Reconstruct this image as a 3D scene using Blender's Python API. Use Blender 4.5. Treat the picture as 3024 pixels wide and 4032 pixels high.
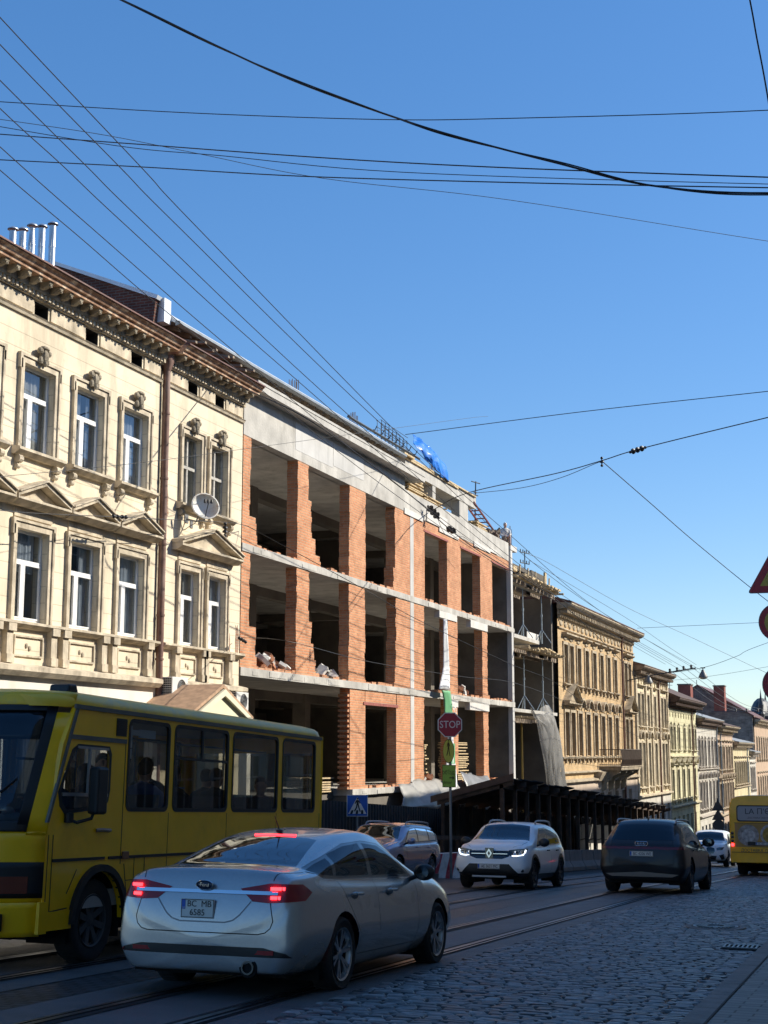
import bpy, bmesh, math, random
import numpy as np
from mathutils import Vector, Matrix
for o in list(bpy.data.objects): bpy.data.objects.remove(o)
scene = bpy.context.scene
C = scene.collection
PI = math.pi
R = math.radians
# ------------------------------------------------------------------ camera, sky, sun, exposure
cam = bpy.data.cameras.new('camera'); cam_o = bpy.data.objects.new('camera', cam); C.objects.link(cam_o)
cam.sensor_fit = 'VERTICAL'; cam.sensor_height = 24.0; cam.lens = 24.0*5590/4032
cam.clip_end = 2000; cam.clip_start = 0.05
cam_o.location = (0, 0, 0); cam_o.rotation_euler = (R(90+9.66), 0, R(20.1))
scene.camera = cam_o
SUN_EL, SUN_AZ = 34.0, 57.0          # azimuth clockwise from +Y
w = bpy.data.worlds.new('World'); scene.world = w; w.use_nodes = True
nt = w.node_tree; sky = nt.nodes.new('ShaderNodeTexSky'); sky.sky_type = 'NISHITA'; sky.sun_disc = False
sky.sun_elevation = R(SUN_EL); sky.sun_rotation = R(SUN_AZ); sky.altitude = 300
sky.air_density = 1.0; sky.dust_density = 0.3; sky.ozone_density = 4.5
hs = nt.nodes.new('ShaderNodeHueSaturation'); hs.inputs['Saturation'].default_value = 1.4; hs.inputs['Hue'].default_value = .507; gm = nt.nodes.new('ShaderNodeGamma'); gm.inputs[1].default_value = .72; nt.links.new(sky.outputs[0], gm.inputs[0]); nt.links.new(gm.outputs[0], hs.inputs['Color'])
nt.links.new(hs.outputs[0], nt.nodes['Background'].inputs[0]); nt.nodes['Background'].inputs[1].default_value = 0.124
sl = bpy.data.lights.new('sun', 'SUN'); sl.energy = 3.4; sl.angle = R(0.5); sl.color = (1, 0.93, 0.80)
so = bpy.data.objects.new('sun', sl); C.objects.link(so); so.location = (40, 30, 60)
sd = Vector((math.cos(R(SUN_EL))*math.sin(R(SUN_AZ)), math.cos(R(SUN_EL))*math.cos(R(SUN_AZ)), math.sin(R(SUN_EL))))
so.rotation_euler = sd.to_track_quat('Z', 'Y').to_euler()
scene.view_settings.view_transform = 'Standard'; scene.view_settings.look = 'None'
scene.view_settings.exposure = 1.1; scene.view_settings.gamma = 1.0
scene.render.engine = 'CYCLES'
scene.cycles.max_bounces = 8; scene.cycles.transparent_max_bounces = 24; scene.cycles.glossy_bounces = 4

# ------------------------------------------------------------------ helpers
PT = [(-60, 1.0), (0, -1.5), (12, -2.06), (32, -3.02), (52, -4.17), (67, -5.03), (100, -6.9), (200, -11.5), (400, -20), (900, -20)]
def zg(Y):
    for (a, b), (c, d) in zip(PT, PT[1:]):
        if Y <= c: return b+(d-b)*(Y-a)/(c-a)
    return PT[-1][1]
FX = -17.6                              # plane of the left-hand fronts

def tag(o, label=None, cat=None, group=None, kind=None):
    if label: o['label'] = label
    if cat: o['category'] = cat
    if group: o['group'] = group
    if kind: o['kind'] = kind
    return o
def thing(name, label, cat, loc=(0, 0, 0), rz=0, group=None, rot=None):
    o = bpy.data.objects.new(name, None); C.objects.link(o); o.empty_display_size = .3
    o.location = loc; o.rotation_euler = rot if rot else (0, 0, rz)
    return tag(o, label, cat, group)

def rebase(t, loc):
    """parts were built in world coordinates under an Empty at the origin: move the Empty to the thing's base"""
    for c in t.children: c.location = Vector(c.location)-Vector(loc)
    t.location = loc
class MB:
    """collects shapes and links them as one mesh object"""
    def __init__(s): s.v = []; s.f = []; s.m = []
    def add(s, vs, fs, mi=0):
        b = len(s.v); s.v += [tuple(p) for p in vs]
        for f in fs: s.f.append(tuple(i+b for i in f)); s.m.append(mi)
    def box(s, x0, x1, y0, y1, z0, z1, mi=0):
        if x0 > x1: x0, x1 = x1, x0
        if y0 > y1: y0, y1 = y1, y0
        if z0 > z1: z0, z1 = z1, z0
        s.add([(x0,y0,z0),(x1,y0,z0),(x1,y1,z0),(x0,y1,z0),(x0,y0,z1),(x1,y0,z1),(x1,y1,z1),(x0,y1,z1)],
              [(0,3,2,1),(4,5,6,7),(0,1,5,4),(1,2,6,5),(2,3,7,6),(3,0,4,7)], mi)
    def obox(s, c, ax, ay, az, mi=0):
        c = Vector(c); ax = Vector(ax); ay = Vector(ay); az = Vector(az)
        vs = [c+ax*i+ay*j+az*k for k in (-1, 1) for (i, j) in ((-1,-1),(1,-1),(1,1),(-1,1))]
        s.add(vs, [(0,3,2,1),(4,5,6,7),(0,1,5,4),(1,2,6,5),(2,3,7,6),(3,0,4,7)], mi)
    def prism(s, pts, axis, a, b, mi=0):
        """extrude a 2D outline along an axis; axis x: pts (y,z), y: pts (x,z), z: pts (x,y)"""
        def P(p, t):
            return {'x': (t, p[0], p[1]), 'y': (p[0], t, p[1]), 'z': (p[0], p[1], t)}[axis]
        n = len(pts); vs = [P(p, a) for p in pts]+[P(p, b) for p in pts]
        s.add(vs, [tuple(range(n))[::-1], tuple(range(n, 2*n))]+[(i, (i+1) % n, n+(i+1) % n, n+i) for i in range(n)], mi)
    def quad(s, a, b, c, d, mi=0): s.add([a, b, c, d], [(0, 1, 2, 3)], mi)
    def tube(s, pts, r, n=8, mi=0, cap=True):
        pts = [Vector(p) for p in pts]; rs = r if isinstance(r, (list, tuple)) else [r]*len(pts)
        rings = []
        up = None
        for i, p in enumerate(pts):
            t = (pts[min(i+1, len(pts)-1)]-pts[max(i-1, 0)])
            if t.length < 1e-9: t = Vector((0, 0, 1))
            t.normalize()
            if up is None or abs(up.dot(t)) > .95:
                up = Vector((0, 0, 1)) if abs(t.z) < .9 else Vector((1, 0, 0))
            a = t.cross(up).normalized(); b = a.cross(t); up = b
            rings.append([p+(a*math.cos(2*PI*k/n)+b*math.sin(2*PI*k/n))*rs[i] for k in range(n)])
        vs = [q for ring in rings for q in ring]; fs = []
        for i in range(len(pts)-1):
            for k in range(n):
                fs.append((i*n+k, i*n+(k+1) % n, (i+1)*n+(k+1) % n, (i+1)*n+k))
        if cap: fs.append(tuple(range(n))[::-1]); fs.append(tuple(range((len(pts)-1)*n, len(pts)*n)))
        s.add(vs, fs, mi)
    def lathe(s, prof, c=(0,0,0), axis='z', n=24, mi=0, cap=False):
        """prof: (radius, height) pairs turned round an axis"""
        vs = []; fs = []; c = Vector(c)
        for (r, h) in prof:
            for k in range(n):
                a = 2*PI*k/n; u, v_ = r*math.cos(a), r*math.sin(a)
                p = {'z': (u, v_, h), 'y': (v_, h, u), 'x': (h, u, v_)}[axis]
                vs.append(c+Vector(p))
        for i in range(len(prof)-1):
            for k in range(n): fs.append((i*n+k, i*n+(k+1) % n, (i+1)*n+(k+1) % n, (i+1)*n+k))
        if cap and prof[0][0] > 1e-6: fs.append(tuple(range(n))[::-1])
        if cap and prof[-1][0] > 1e-6: fs.append(tuple(range((len(prof)-1)*n, len(prof)*n)))
        s.add(vs, fs, mi)
    def ell(s, c, rx, ry, rz, n=12, m=8, mi=0):
        vs = []; fs = []
        for i in range(m+1):
            th = PI*i/m
            for k in range(n):
                a = 2*PI*k/n
                vs.append((c[0]+rx*math.sin(th)*math.cos(a), c[1]+ry*math.sin(th)*math.sin(a), c[2]+rz*math.cos(th)))
        for i in range(m):
            for k in range(n): fs.append((i*n+k, (i+1)*n+k, (i+1)*n+(k+1) % n, i*n+(k+1) % n))
        s.add(vs, fs, mi)
    def build(s, name, mats, parent=None, smooth=False, bevel=0, loc=None):
        me = bpy.data.meshes.new(name); me.from_pydata(s.v, [], s.f)
        ms = mats if isinstance(mats, (list, tuple)) else [mats]
        for m in ms: me.materials.append(m)
        me.polygons.foreach_set('material_index', s.m)
        if smooth: me.polygons.foreach_set('use_smooth', [True]*len(s.f))
        me.update()
        bm = bmesh.new(); bm.from_mesh(me); bmesh.ops.recalc_face_normals(bm, faces=bm.faces)
        bm.to_mesh(me); bm.free()
        o = bpy.data.objects.new(name, me); C.objects.link(o)
        if parent: o.parent = parent
        if loc: o.location = loc
        if bevel:
            b = o.modifiers.new('bevel', 'BEVEL'); b.width = bevel; b.segments = 2; b.limit_method = 'ANGLE'; b.angle_limit = R(50)
        if smooth:
            try: me.set_sharp_from_angle(angle=R(42))
            except Exception: pass
        return o

def smooth_pts(pts, k=6):
    """Catmull-Rom through the points"""
    P = [Vector(p) for p in pts]; P = [P[0]*2-P[1]]+P+[P[-1]*2-P[-2]]; out = []
    for i in range(1, len(P)-2):
        for j in range(k):
            t = j/k; a, b, c, d = P[i-1], P[i], P[i+1], P[i+2]
            out.append(.5*((2*b)+(c-a)*t+(2*a-5*b+4*c-d)*t*t+(3*b-a-3*c+d)*t**3))
    out.append(P[-2]); return out

# ------------------------------------------------------------------ materials
MATS = {}
def mat(name, col, rough=.7, metal=0, spec=.5, noise=0, nscale=3, bump=0, bscale=30, coat=0, emit=None, es=1, dirt=None, streak=0, dirt_amt=.5, detail=6, coords='Object'):
    if name in MATS: return MATS[name]
    m = bpy.data.materials.new(name); m.use_nodes = True; MATS[name] = m
    N = m.node_tree.nodes; L = m.node_tree.links; b = N['Principled BSDF']
    c = tuple(col)+(1,) if len(col) == 3 else col
    b.inputs['Base Color'].default_value = c; b.inputs['Roughness'].default_value = rough
    b.inputs['Metallic'].default_value = metal; b.inputs['Specular IOR Level'].default_value = spec
    if coat: b.inputs['Coat Weight'].default_value = coat; b.inputs['Coat Roughness'].default_value = .04
    tc = N.new('ShaderNodeTexCoord'); co = tc.outputs[coords]
    src = None
    if noise:
        n1 = N.new('ShaderNodeTexNoise'); n1.inputs['Scale'].default_value = nscale; n1.inputs['Detail'].default_value = detail; L.new(co, n1.inputs['Vector'])
        mr = N.new('ShaderNodeMapRange'); mr.inputs[1].default_value = .3; mr.inputs[2].default_value = .7
        mr.inputs[3].default_value = 1-noise; mr.inputs[4].default_value = 1+noise*.6; L.new(n1.outputs[0], mr.inputs[0])
        mx = N.new('ShaderNodeMix'); mx.data_type = 'RGBA'; mx.blend_type = 'MULTIPLY'; mx.inputs[0].default_value = 1
        mx.inputs[6].default_value = c; L.new(mr.outputs[0], mx.inputs[7]); src = mx.outputs[2]
    if dirt:
        mp = N.new('ShaderNodeMapping'); mp.inputs['Scale'].default_value = (1, 1, .18 if streak else 1); L.new(co, mp.inputs[0])
        n2 = N.new('ShaderNodeTexNoise'); n2.inputs['Scale'].default_value = nscale*.9+.4; n2.inputs['Detail'].default_value = 8; n2.inputs['Roughness'].default_value = .68
        L.new(mp.outputs[0], n2.inputs['Vector'])
        cr = N.new('ShaderNodeMapRange'); cr.inputs[1].default_value = .5; cr.inputs[2].default_value = .72; cr.inputs[3].default_value = 0; cr.inputs[4].default_value = dirt_amt
        L.new(n2.outputs[0], cr.inputs[0])
        m2 = N.new('ShaderNodeMix'); m2.data_type = 'RGBA'; L.new(cr.outputs[0], m2.inputs[0])
        if src: L.new(src, m2.inputs[6])
        else: m2.inputs[6].default_value = c
        m2.inputs[7].default_value = tuple(dirt)+(1,); src = m2.outputs[2]
    if src: L.new(src, b.inputs['Base Color'])
    if bump:
        n3 = N.new('ShaderNodeTexNoise'); n3.inputs['Scale'].default_value = bscale; n3.inputs['Detail'].default_value = 5; L.new(co, n3.inputs['Vector'])
        bp = N.new('ShaderNodeBump'); bp.inputs['Strength'].default_value = min(1, bump); bp.inputs['Distance'].default_value = .02; L.new(n3.outputs[0], bp.inputs['Height'])
        L.new(bp.outputs[0], b.inputs['Normal'])
    if emit: b.inputs['Emission Color'].default_value = tuple(emit)+(1,); b.inputs['Emission Strength'].default_value = es
    return m

def brick_mat(name, c1, c2, mortar, bw=.25, bh=.078, msize=.012, swap=True, bump=.6, var=.35, dirt=(.2,.12,.08), dirt_amt=.4, scale=1.0, rough=.9, offset=.5, nscale=1.3):
    """brick bond on surfaces that run along Y (swap) with rows in Z"""
    if name in MATS: return MATS[name]
    m = bpy.data.materials.new(name); m.use_nodes = True; MATS[name] = m
    N = m.node_tree.nodes; L = m.node_tree.links; b = N['Principled BSDF']; b.inputs['Roughness'].default_value = rough; b.inputs['Specular IOR Level'].default_value = .2
    tc = N.new('ShaderNodeTexCoord'); sp = N.new('ShaderNodeSeparateXYZ'); L.new(tc.outputs['Object'], sp.inputs[0])
    cb = N.new('ShaderNodeCombineXYZ')
    if swap == 'flat':
        L.new(sp.outputs[0], cb.inputs[0]); L.new(sp.outputs[1], cb.inputs[1])
    else:
        ad = N.new('ShaderNodeMath'); ad.operation = 'ADD'; L.new(sp.outputs[0], ad.inputs[0]); L.new(sp.outputs[1], ad.inputs[1])
        L.new(ad.outputs[0], cb.inputs[0]); L.new(sp.outputs[2], cb.inputs[1])
    # wobble so that courses are hand-laid
    nz = N.new('ShaderNodeTexNoise'); nz.inputs['Scale'].default_value = 2.5; L.new(tc.outputs['Object'], nz.inputs['Vector'])
    va = N.new('ShaderNodeVectorMath'); va.operation = 'MULTIPLY_ADD'; L.new(nz.outputs['Color'], va.inputs[0]); va.inputs[1].default_value = (.025, .02, 0); L.new(cb.outputs[0], va.inputs[2])
    br = N.new('ShaderNodeTexBrick'); L.new(va.outputs[0], br.inputs['Vector']); br.inputs['Scale'].default_value = scale
    br.inputs['Brick Width'].default_value = bw; br.inputs['Row Height'].default_value = bh; br.inputs['Mortar Size'].default_value = msize
    br.inputs['Mortar Smooth'].default_value = .3; br.inputs['Bias'].default_value = 0; br.offset = offset
    br.inputs['Color1'].default_value = tuple(c1)+(1,); br.inputs['Color2'].default_value = tuple(c2)+(1,); br.inputs['Mortar'].default_value = tuple(mortar)+(1,)
    n1 = N.new('ShaderNodeTexNoise'); n1.inputs['Scale'].default_value = nscale; n1.inputs['Detail'].default_value = 9; n1.inputs['Roughness'].default_value = .65; L.new(tc.outputs['Object'], n1.inputs['Vector'])
    mr = N.new('ShaderNodeMapRange'); mr.inputs[1].default_value = .3; mr.inputs[2].default_value = .7; mr.inputs[3].default_value = 1-var; mr.inputs[4].default_value = 1+var*.6; L.new(n1.outputs[0], mr.inputs[0])
    mx = N.new('ShaderNodeMix'); mx.data_type = 'RGBA'; mx.blend_type = 'MULTIPLY'; mx.inputs[0].default_value = 1; L.new(br.outputs[0], mx.inputs[6]); L.new(mr.outputs[0], mx.inputs[7])
    n2 = N.new('ShaderNodeTexNoise'); n2.inputs['Scale'].default_value = 11; n2.inputs['Detail'].default_value = 4; L.new(tc.outputs['Object'], n2.inputs['Vector'])
    cr = N.new('ShaderNodeMapRange'); cr.inputs[1].default_value = .6; cr.inputs[2].default_value = .75; cr.inputs[4].default_value = dirt_amt; L.new(n2.outputs[0], cr.inputs[0])
    m2 = N.new('ShaderNodeMix'); m2.data_type = 'RGBA'; L.new(cr.outputs[0], m2.inputs[0]); L.new(mx.outputs[2], m2.inputs[6]); m2.inputs[7].default_value = tuple(dirt)+(1,)
    L.new(m2.outputs[2], b.inputs['Base Color'])
    if bump:
        inv = N.new('ShaderNodeMath'); inv.operation = 'MULTIPLY_ADD'; inv.inputs[1].default_value = -1; L.new(br.outputs['Fac'], inv.inputs[0]); 
        mm = N.new('ShaderNodeMath'); mm.operation = 'MULTIPLY'; mm.inputs[1].default_value = .5; L.new(n2.outputs[0], mm.inputs[0]); L.new(mm.outputs[0], inv.inputs[2])
        bp = N.new('ShaderNodeBump'); bp.inputs['Strength'].default_value = bump; bp.inputs['Distance'].default_value = .015; L.new(inv.outputs[0], bp.inputs['Height']); L.new(bp.outputs[0], b.inputs['Normal'])
    return m

def glass_mat(name, tint=(.3,.33,.35), refl=.12, rough=.02, gl=(.9,.95,1)):
    """tinted pane: what is behind shows through, the street shows in it"""
    if name in MATS: return MATS[name]
    m = bpy.data.materials.new(name); m.use_nodes = True; MATS[name] = m
    N = m.node_tree.nodes; L = m.node_tree.links; N.remove(N['Principled BSDF']); out = N['Material Output']
    t = N.new('ShaderNodeBsdfTransparent'); t.inputs[0].default_value = tuple(tint)+(1,)
    g = N.new('ShaderNodeBsdfGlossy'); g.inputs['Roughness'].default_value = rough; g.inputs[0].default_value = tuple(gl)+(1,)
    fr = N.new('ShaderNodeFresnel'); ge = N.new('ShaderNodeNewGeometry'); bi = N.new('ShaderNodeMapRange'); bi.inputs[3].default_value = 1.5; bi.inputs[4].default_value = 1/1.5   # a pane reflects alike from both sides
    L.new(ge.outputs['Backfacing'], bi.inputs[0]); L.new(bi.outputs[0], fr.inputs[0])
    pw = N.new('ShaderNodeMath'); pw.operation = 'MULTIPLY'; pw.inputs[1].default_value = refl*10; pw.use_clamp = True; L.new(fr.outputs[0], pw.inputs[0])
    mx = N.new('ShaderNodeMixShader'); L.new(pw.outputs[0], mx.inputs[0]); L.new(t.outputs[0], mx.inputs[1]); L.new(g.outputs[0], mx.inputs[2]); L.new(mx.outputs[0], out.inputs[0])
    return m

def plaster(name, col, groove=.36, dirt=(.23,.19,.13), dirt_amt=.45, groove_dark=.72):
    """old lime render with horizontal drafted joints; only for faces along Y"""
    if name in MATS: return MATS[name]
    m = mat(name, col, .92, spec=.15, noise=.16, nscale=.8, dirt=dirt, streak=1, dirt_amt=dirt_amt)
    N = m.node_tree.nodes; L = m.node_tree.links; b = N['Principled BSDF']
    src = b.inputs['Base Color'].links[0].from_socket
    tc = N.new('ShaderNodeTexCoord'); sp = N.new('ShaderNodeSeparateXYZ'); L.new(tc.outputs['Object'], sp.inputs[0])
    hs = None
    if groove:
        a = N.new('ShaderNodeMath'); a.operation = 'DIVIDE'; a.inputs[1].default_value = groove; L.new(sp.outputs[2], a.inputs[0])
        f = N.new('ShaderNodeMath'); f.operation = 'FRACT'; L.new(a.outputs[0], f.inputs[0])
        g = N.new('ShaderNodeMath'); g.operation = 'LESS_THAN'; g.inputs[1].default_value = .055; L.new(f.outputs[0], g.inputs[0])
        k = N.new('ShaderNodeMath'); k.operation = 'MULTIPLY'; k.inputs[1].default_value = 1-groove_dark; L.new(g.outputs[0], k.inputs[0])
        mx = N.new('ShaderNodeMix'); mx.data_type = 'RGBA'; L.new(k.outputs[0], mx.inputs[0]); L.new(src, mx.inputs[6]); mx.inputs[7].default_value = (.05, .04, .025, 1)
        src = mx.outputs[2]; hs = g.outputs[0]
    # small scuffs and patches
    n = N.new('ShaderNodeTexNoise'); n.inputs['Scale'].default_value = 5; n.inputs['Detail'].default_value = 10; n.inputs['Roughness'].default_value = .75; L.new(tc.outputs['Object'], n.inputs['Vector'])
    cr = N.new('ShaderNodeMapRange'); cr.inputs[1].default_value = .56; cr.inputs[2].default_value = .7; cr.inputs[4].default_value = .35; L.new(n.outputs[0], cr.inputs[0])
    m3 = N.new('ShaderNodeMix'); m3.data_type = 'RGBA'; L.new(cr.outputs[0], m3.inputs[0]); L.new(src, m3.inputs[6]); m3.inputs[7].default_value = (col[0]*.55, col[1]*.5, col[2]*.45, 1)
    L.new(m3.outputs[2], b.inputs['Base Color'])
    bp = N.new('ShaderNodeBump'); bp.inputs['Strength'].default_value = .5; bp.inputs['Distance'].default_value = .012
    s2 = N.new('ShaderNodeMath'); s2.operation = 'SUBTRACT'; L.new(n.outputs[0], s2.inputs[0])
    if hs: L.new(hs, s2.inputs[1])
    else: s2.inputs[1].default_value = 0
    L.new(s2.outputs[0], bp.inputs['Height']); L.new(bp.outputs[0], b.inputs['Normal'])
    return m

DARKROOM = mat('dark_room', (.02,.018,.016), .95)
def text_part(name, txt, size, m, parent, loc, rot, ext=.003, align='CENTER', xs=1.0, font=None):
    cu = bpy.data.curves.new(name, 'FONT'); cu.body = txt; cu.size = size; cu.extrude = ext; cu.align_x = align; cu.align_y = 'CENTER'; cu.resolution_u = 3
    tmp = bpy.data.objects.new(name, cu); C.objects.link(tmp)
    dg = bpy.context.evaluated_depsgraph_get(); me = bpy.data.meshes.new_from_object(tmp.evaluated_get(dg)); bpy.data.objects.remove(tmp)
    me.name = name; me.materials.clear(); me.materials.append(m)
    o = bpy.data.objects.new(name, me); C.objects.link(o); o.parent = parent; o.location = loc; o.rotation_euler = rot; o.scale = (xs, 1, 1)
    return o
# ------------------------------------------------------------------ ground, road, tram tracks, paving
def drift(Y): return -.013*(max(min(Y, 90), -5)-12)
def kerbx(Y): return -1.68+drift(Y)*1.3
def sheet(name, xl, xr, dz, m, y0, y1, step=2.0, kind='structure', nx=1, thick=0):
    vs = []; fs = []; ys = []
    y = y0
    while y < y1-1e-6: ys.append(y); y += step
    ys.append(y1)
    for Y in ys:
        a, b = (xl(Y) if callable(xl) else xl), (xr(Y) if callable(xr) else xr)
        for i in range(nx+1): vs.append((a+(b-a)*i/nx, Y, zg(Y)+dz))
    for j in range(len(ys)-1):
        for i in range(nx): k = j*(nx+1)+i; fs.append((k, k+1, k+nx+2, k+nx+1))
    mb = MB(); mb.add(vs, fs)
    if thick:
        n = len(ys); 
        for side in (0, nx):
            idx = [j*(nx+1)+side for j in range(n)]
            for j in range(n-1):
                p, q = Vector(vs[idx[j]]), Vector(vs[idx[j+1]])
                mb.quad(p, q, q-Vector((0,0,thick)), p-Vector((0,0,thick)))
    o = mb.build(name, m, smooth=False); tag(o, kind=kind); return o
M_ter = mat('packed_earth', (.12,.105,.085), .95, noise=.3, nscale=.6, bump=.5, bscale=5)
M_asph = mat('asphalt', (.075,.075,.076), .62, noise=.3, nscale=1.3, bump=.6, bscale=140, dirt=(.12,.115,.105), dirt_amt=.6)
M_asph2 = mat('tram_bed_asphalt', (.092,.092,.092), .55, noise=.25, nscale=2.2, bump=.5, bscale=160, dirt=(.05,.05,.05), dirt_amt=.6)
M_steel = mat('worn_steel', (.26,.27,.29), .30, metal=1, noise=.3, nscale=6)
M_groove = mat('rail_groove', (.012,.012,.012), .8)
M_kerb = mat('kerb_stone', (.15,.14,.13), .7, noise=.35, nscale=4, bump=.6, bscale=25)
M_pave = brick_mat('paving_slab', (.17,.16,.15), (.12,.115,.11), (.025,.025,.022), bw=.30, bh=.15, msize=.009, swap='flat', bump=.8, var=.3, dirt=(.05,.048,.045), dirt_amt=.5, rough=.55)
M_cob2 = brick_mat('sett_paving', (.085,.086,.09), (.055,.057,.06), (.012,.012,.012), bw=.2, bh=.11, msize=.014, swap='flat', bump=1, var=.4, dirt=(.03,.03,.03), dirt_amt=.5, rough=.42)
sheet('ground', -220, 220, -.3, M_ter, -60, 900, 20, nx=8)
sheet('road', -12.55, lambda Y: kerbx(Y)+.1, -.02, M_asph, -12, 330, 2)
sheet('tram_bed', lambda Y: -6.78+drift(Y), lambda Y: -4.66+drift(Y), -.008, M_asph2, -12, 200, 2)
sheet('tram_bed', lambda Y: -9.75+drift(Y), lambda Y: -7.45+drift(Y), -.008, M_asph2, -12, 200, 2)
sheet('sett_strip', lambda Y: -7.43+drift(Y), lambda Y: -6.80+drift(Y), -.010, M_cob2, -12, 200, 2)
sheet('sett_strip', lambda Y: -12.5, lambda Y: -9.77+drift(Y), -.010, M_cob2, -12, 200, 2)
sheet('pavement', -17.5, -12.75, .11, mat('old_pavement', (.17,.16,.145), .85, noise=.3, nscale=2, bump=.5, bscale=30), -12, 330, 2)
sheet('kerb', -12.75, -12.53, .115, M_kerb, -12, 330, 2, thick=.2)
sheet('pavement', lambda Y: kerbx(Y)+.18, 3.2, .11, M_pave, -12, 200, 2)
sheet('kerb', lambda Y: kerbx(Y)+.0, lambda Y: kerbx(Y)+.17, .115, M_kerb, -12, 200, .9, thick=.2)
mb = MB(); y = 6.0
while y < 50: mb.quad((kerbx(y)-.002, y, zg(y)+.119), (kerbx(y)+.19, y, zg(y)+.119), (kerbx(y)+.19, y+.014, zg(y+.014)+.119), (kerbx(y)-.002, y+.014, zg(y+.014)+.119)); y += .92
for k in range(44): y = 6+k; mb.quad((kerbx(y)+.168, y, zg(y)+.1185), (kerbx(y)+.185, y, zg(y)+.1185), (kerbx(y+1)+.185, y+1, zg(y+1)+.1185), (kerbx(y+1)+.168, y+1, zg(y+1)+.1185))
tag(mb.build('kerb_joints', M_groove), kind='structure')
for c in (-5.15, -6.15, -8.0, -9.0):
    mb = MB(); s = 1 if c in (-5.15, -8.0) else -1
    ys = [-12+2*i for i in range(96)]
    def line(a, b, dz, mi):
        a, b = sorted((a*s, b*s))
        for y, y2 in zip(ys, ys[1:]):
            x, x2 = c+drift(y), c+drift(y2)
            mb.quad((x+a, y, zg(y)+dz), (x+b, y, zg(y)+dz), (x2+b, y2, zg(y2)+dz), (x2+a, y2, zg(y2)+dz), mi)
    line(-.075, .105, .000, 1); line(-.05, .012, .008, 0); line(.052, .085, .006, 0); line(-.13, -.09, .001, 1)
    tag(mb.build('tram_rail', [M_steel, M_groove]), kind='structure')

# granite setts beside the right-hand kerb: every stone modelled
rnd = random.Random(5)
def cobbles(name, xl, xr, y0, y1):
    vs = []; fs = []; tone = []
    y = y0
    while y < y1:
        rh = rnd.uniform(.078, .102)
        x = xl(y)+rnd.uniform(-.12, 0)+.02; xe = xr(y)
        while x < xe:
            ln = rnd.uniform(.13, .27)
            if x+ln > xe: ln = xe-x
            if ln < .05: break
            g = .0075; h = .021+rnd.uniform(-.003, .004); hw = ln/2-g; hh = rh/2-g
            cx = x+ln/2; cy = y+rh/2+rnd.uniform(-.007, .007)+.012*math.sin(x*2.3+y*.7); tx = rnd.uniform(-.025, .025); ty = rnd.uniform(-.03, .03)
            sk = rnd.uniform(-.012, .012); z = zg(cy)-.012
            b = len(vs)
            for (ox, oy) in ((-1,-1),(1,-1),(1,1),(-1,1)): vs.append((cx+ox*hw+oy*sk, cy+oy*hh, z))
            for k, (ix, hz) in enumerate(((.010, -.006), (.020, 0))):
                for (ox, oy) in ((-1,-1),(1,-1),(1,1),(-1,1)):
                    jx, jy = rnd.uniform(-.004,.004), rnd.uniform(-.004,.004)
                    px = ox*(hw-ix)+oy*sk+jx; py = oy*(hh-ix*.62)+jy
                    vs.append((cx+px, cy+py, z+h+hz+px*tx+py*ty))
            for k in (0, 4):
                for i in range(4): fs.append((b+k+i, b+k+(i+1) % 4, b+k+4+(i+1) % 4, b+k+4+i))
            fs.append((b+8, b+9, b+10, b+11)); t = rnd.random(); tone += [t]*9
            x += ln
        y += rh
    me = bpy.data.meshes.new(name); me.from_pydata(vs, [], fs); me.polygons.foreach_set('use_smooth', [True]*len(fs))
    at = me.attributes.new('tone', 'FLOAT', 'FACE'); at.data.foreach_set('value', tone)
    m = mat('granite_sett', (.15,.148,.145), .5, noise=.35, nscale=14, bump=.35, bscale=60, dirt=(.05,.05,.053), dirt_amt=.5)
    N = m.node_tree.nodes; L = m.node_tree.links; b = N['Principled BSDF']; src = b.inputs['Base Color'].links[0].from_socket
    a = N.new('ShaderNodeAttribute'); a.attribute_name = 'tone'; mr = N.new('ShaderNodeMapRange'); mr.inputs[3].default_value = .55; mr.inputs[4].default_value = 1.3; L.new(a.outputs['Fac'], mr.inputs[0])
    mx = N.new('ShaderNodeMix'); mx.data_type = 'RGBA'; mx.blend_type = 'MULTIPLY'; mx.inputs[0].default_value = 1; L.new(src, mx.inputs[6]); L.new(mr.outputs[0], mx.inputs[7]); L.new(mx.outputs[2], b.inputs['Base Color'])
    r2 = N.new('ShaderNodeMapRange'); r2.inputs[3].default_value = .36; r2.inputs[4].default_value = .62; L.new(a.outputs['Fac'], r2.inputs[0]); L.new(r2.outputs[0], b.inputs['Roughness'])
    me.materials.append(m); o = bpy.data.objects.new(name, me); C.objects.link(o); tag(o, kind='structure'); return o
sheet('sett_bed', lambda Y: -4.66+drift(Y), kerbx, -.006, mat('sett_joints', (.05,.045,.038), .9, noise=.3, nscale=20), -12, 68, 2)
cobbles('sett_paving', lambda Y: -4.52+drift(Y), lambda Y: kerbx(Y)-.30, 7.5, 66)
cobbles('sett_gutter', lambda Y: kerbx(Y)-.29, lambda Y: kerbx(Y)-.02, 7.5, 40)
cobbles('sett_edge', lambda Y: -4.66+drift(Y), lambda Y: -4.53+drift(Y), 7.5, 40)
sheet('sett_paving_far', lambda Y: -4.66+drift(Y), kerbx, -.004, M_cob2, 68, 200, 3)
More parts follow.
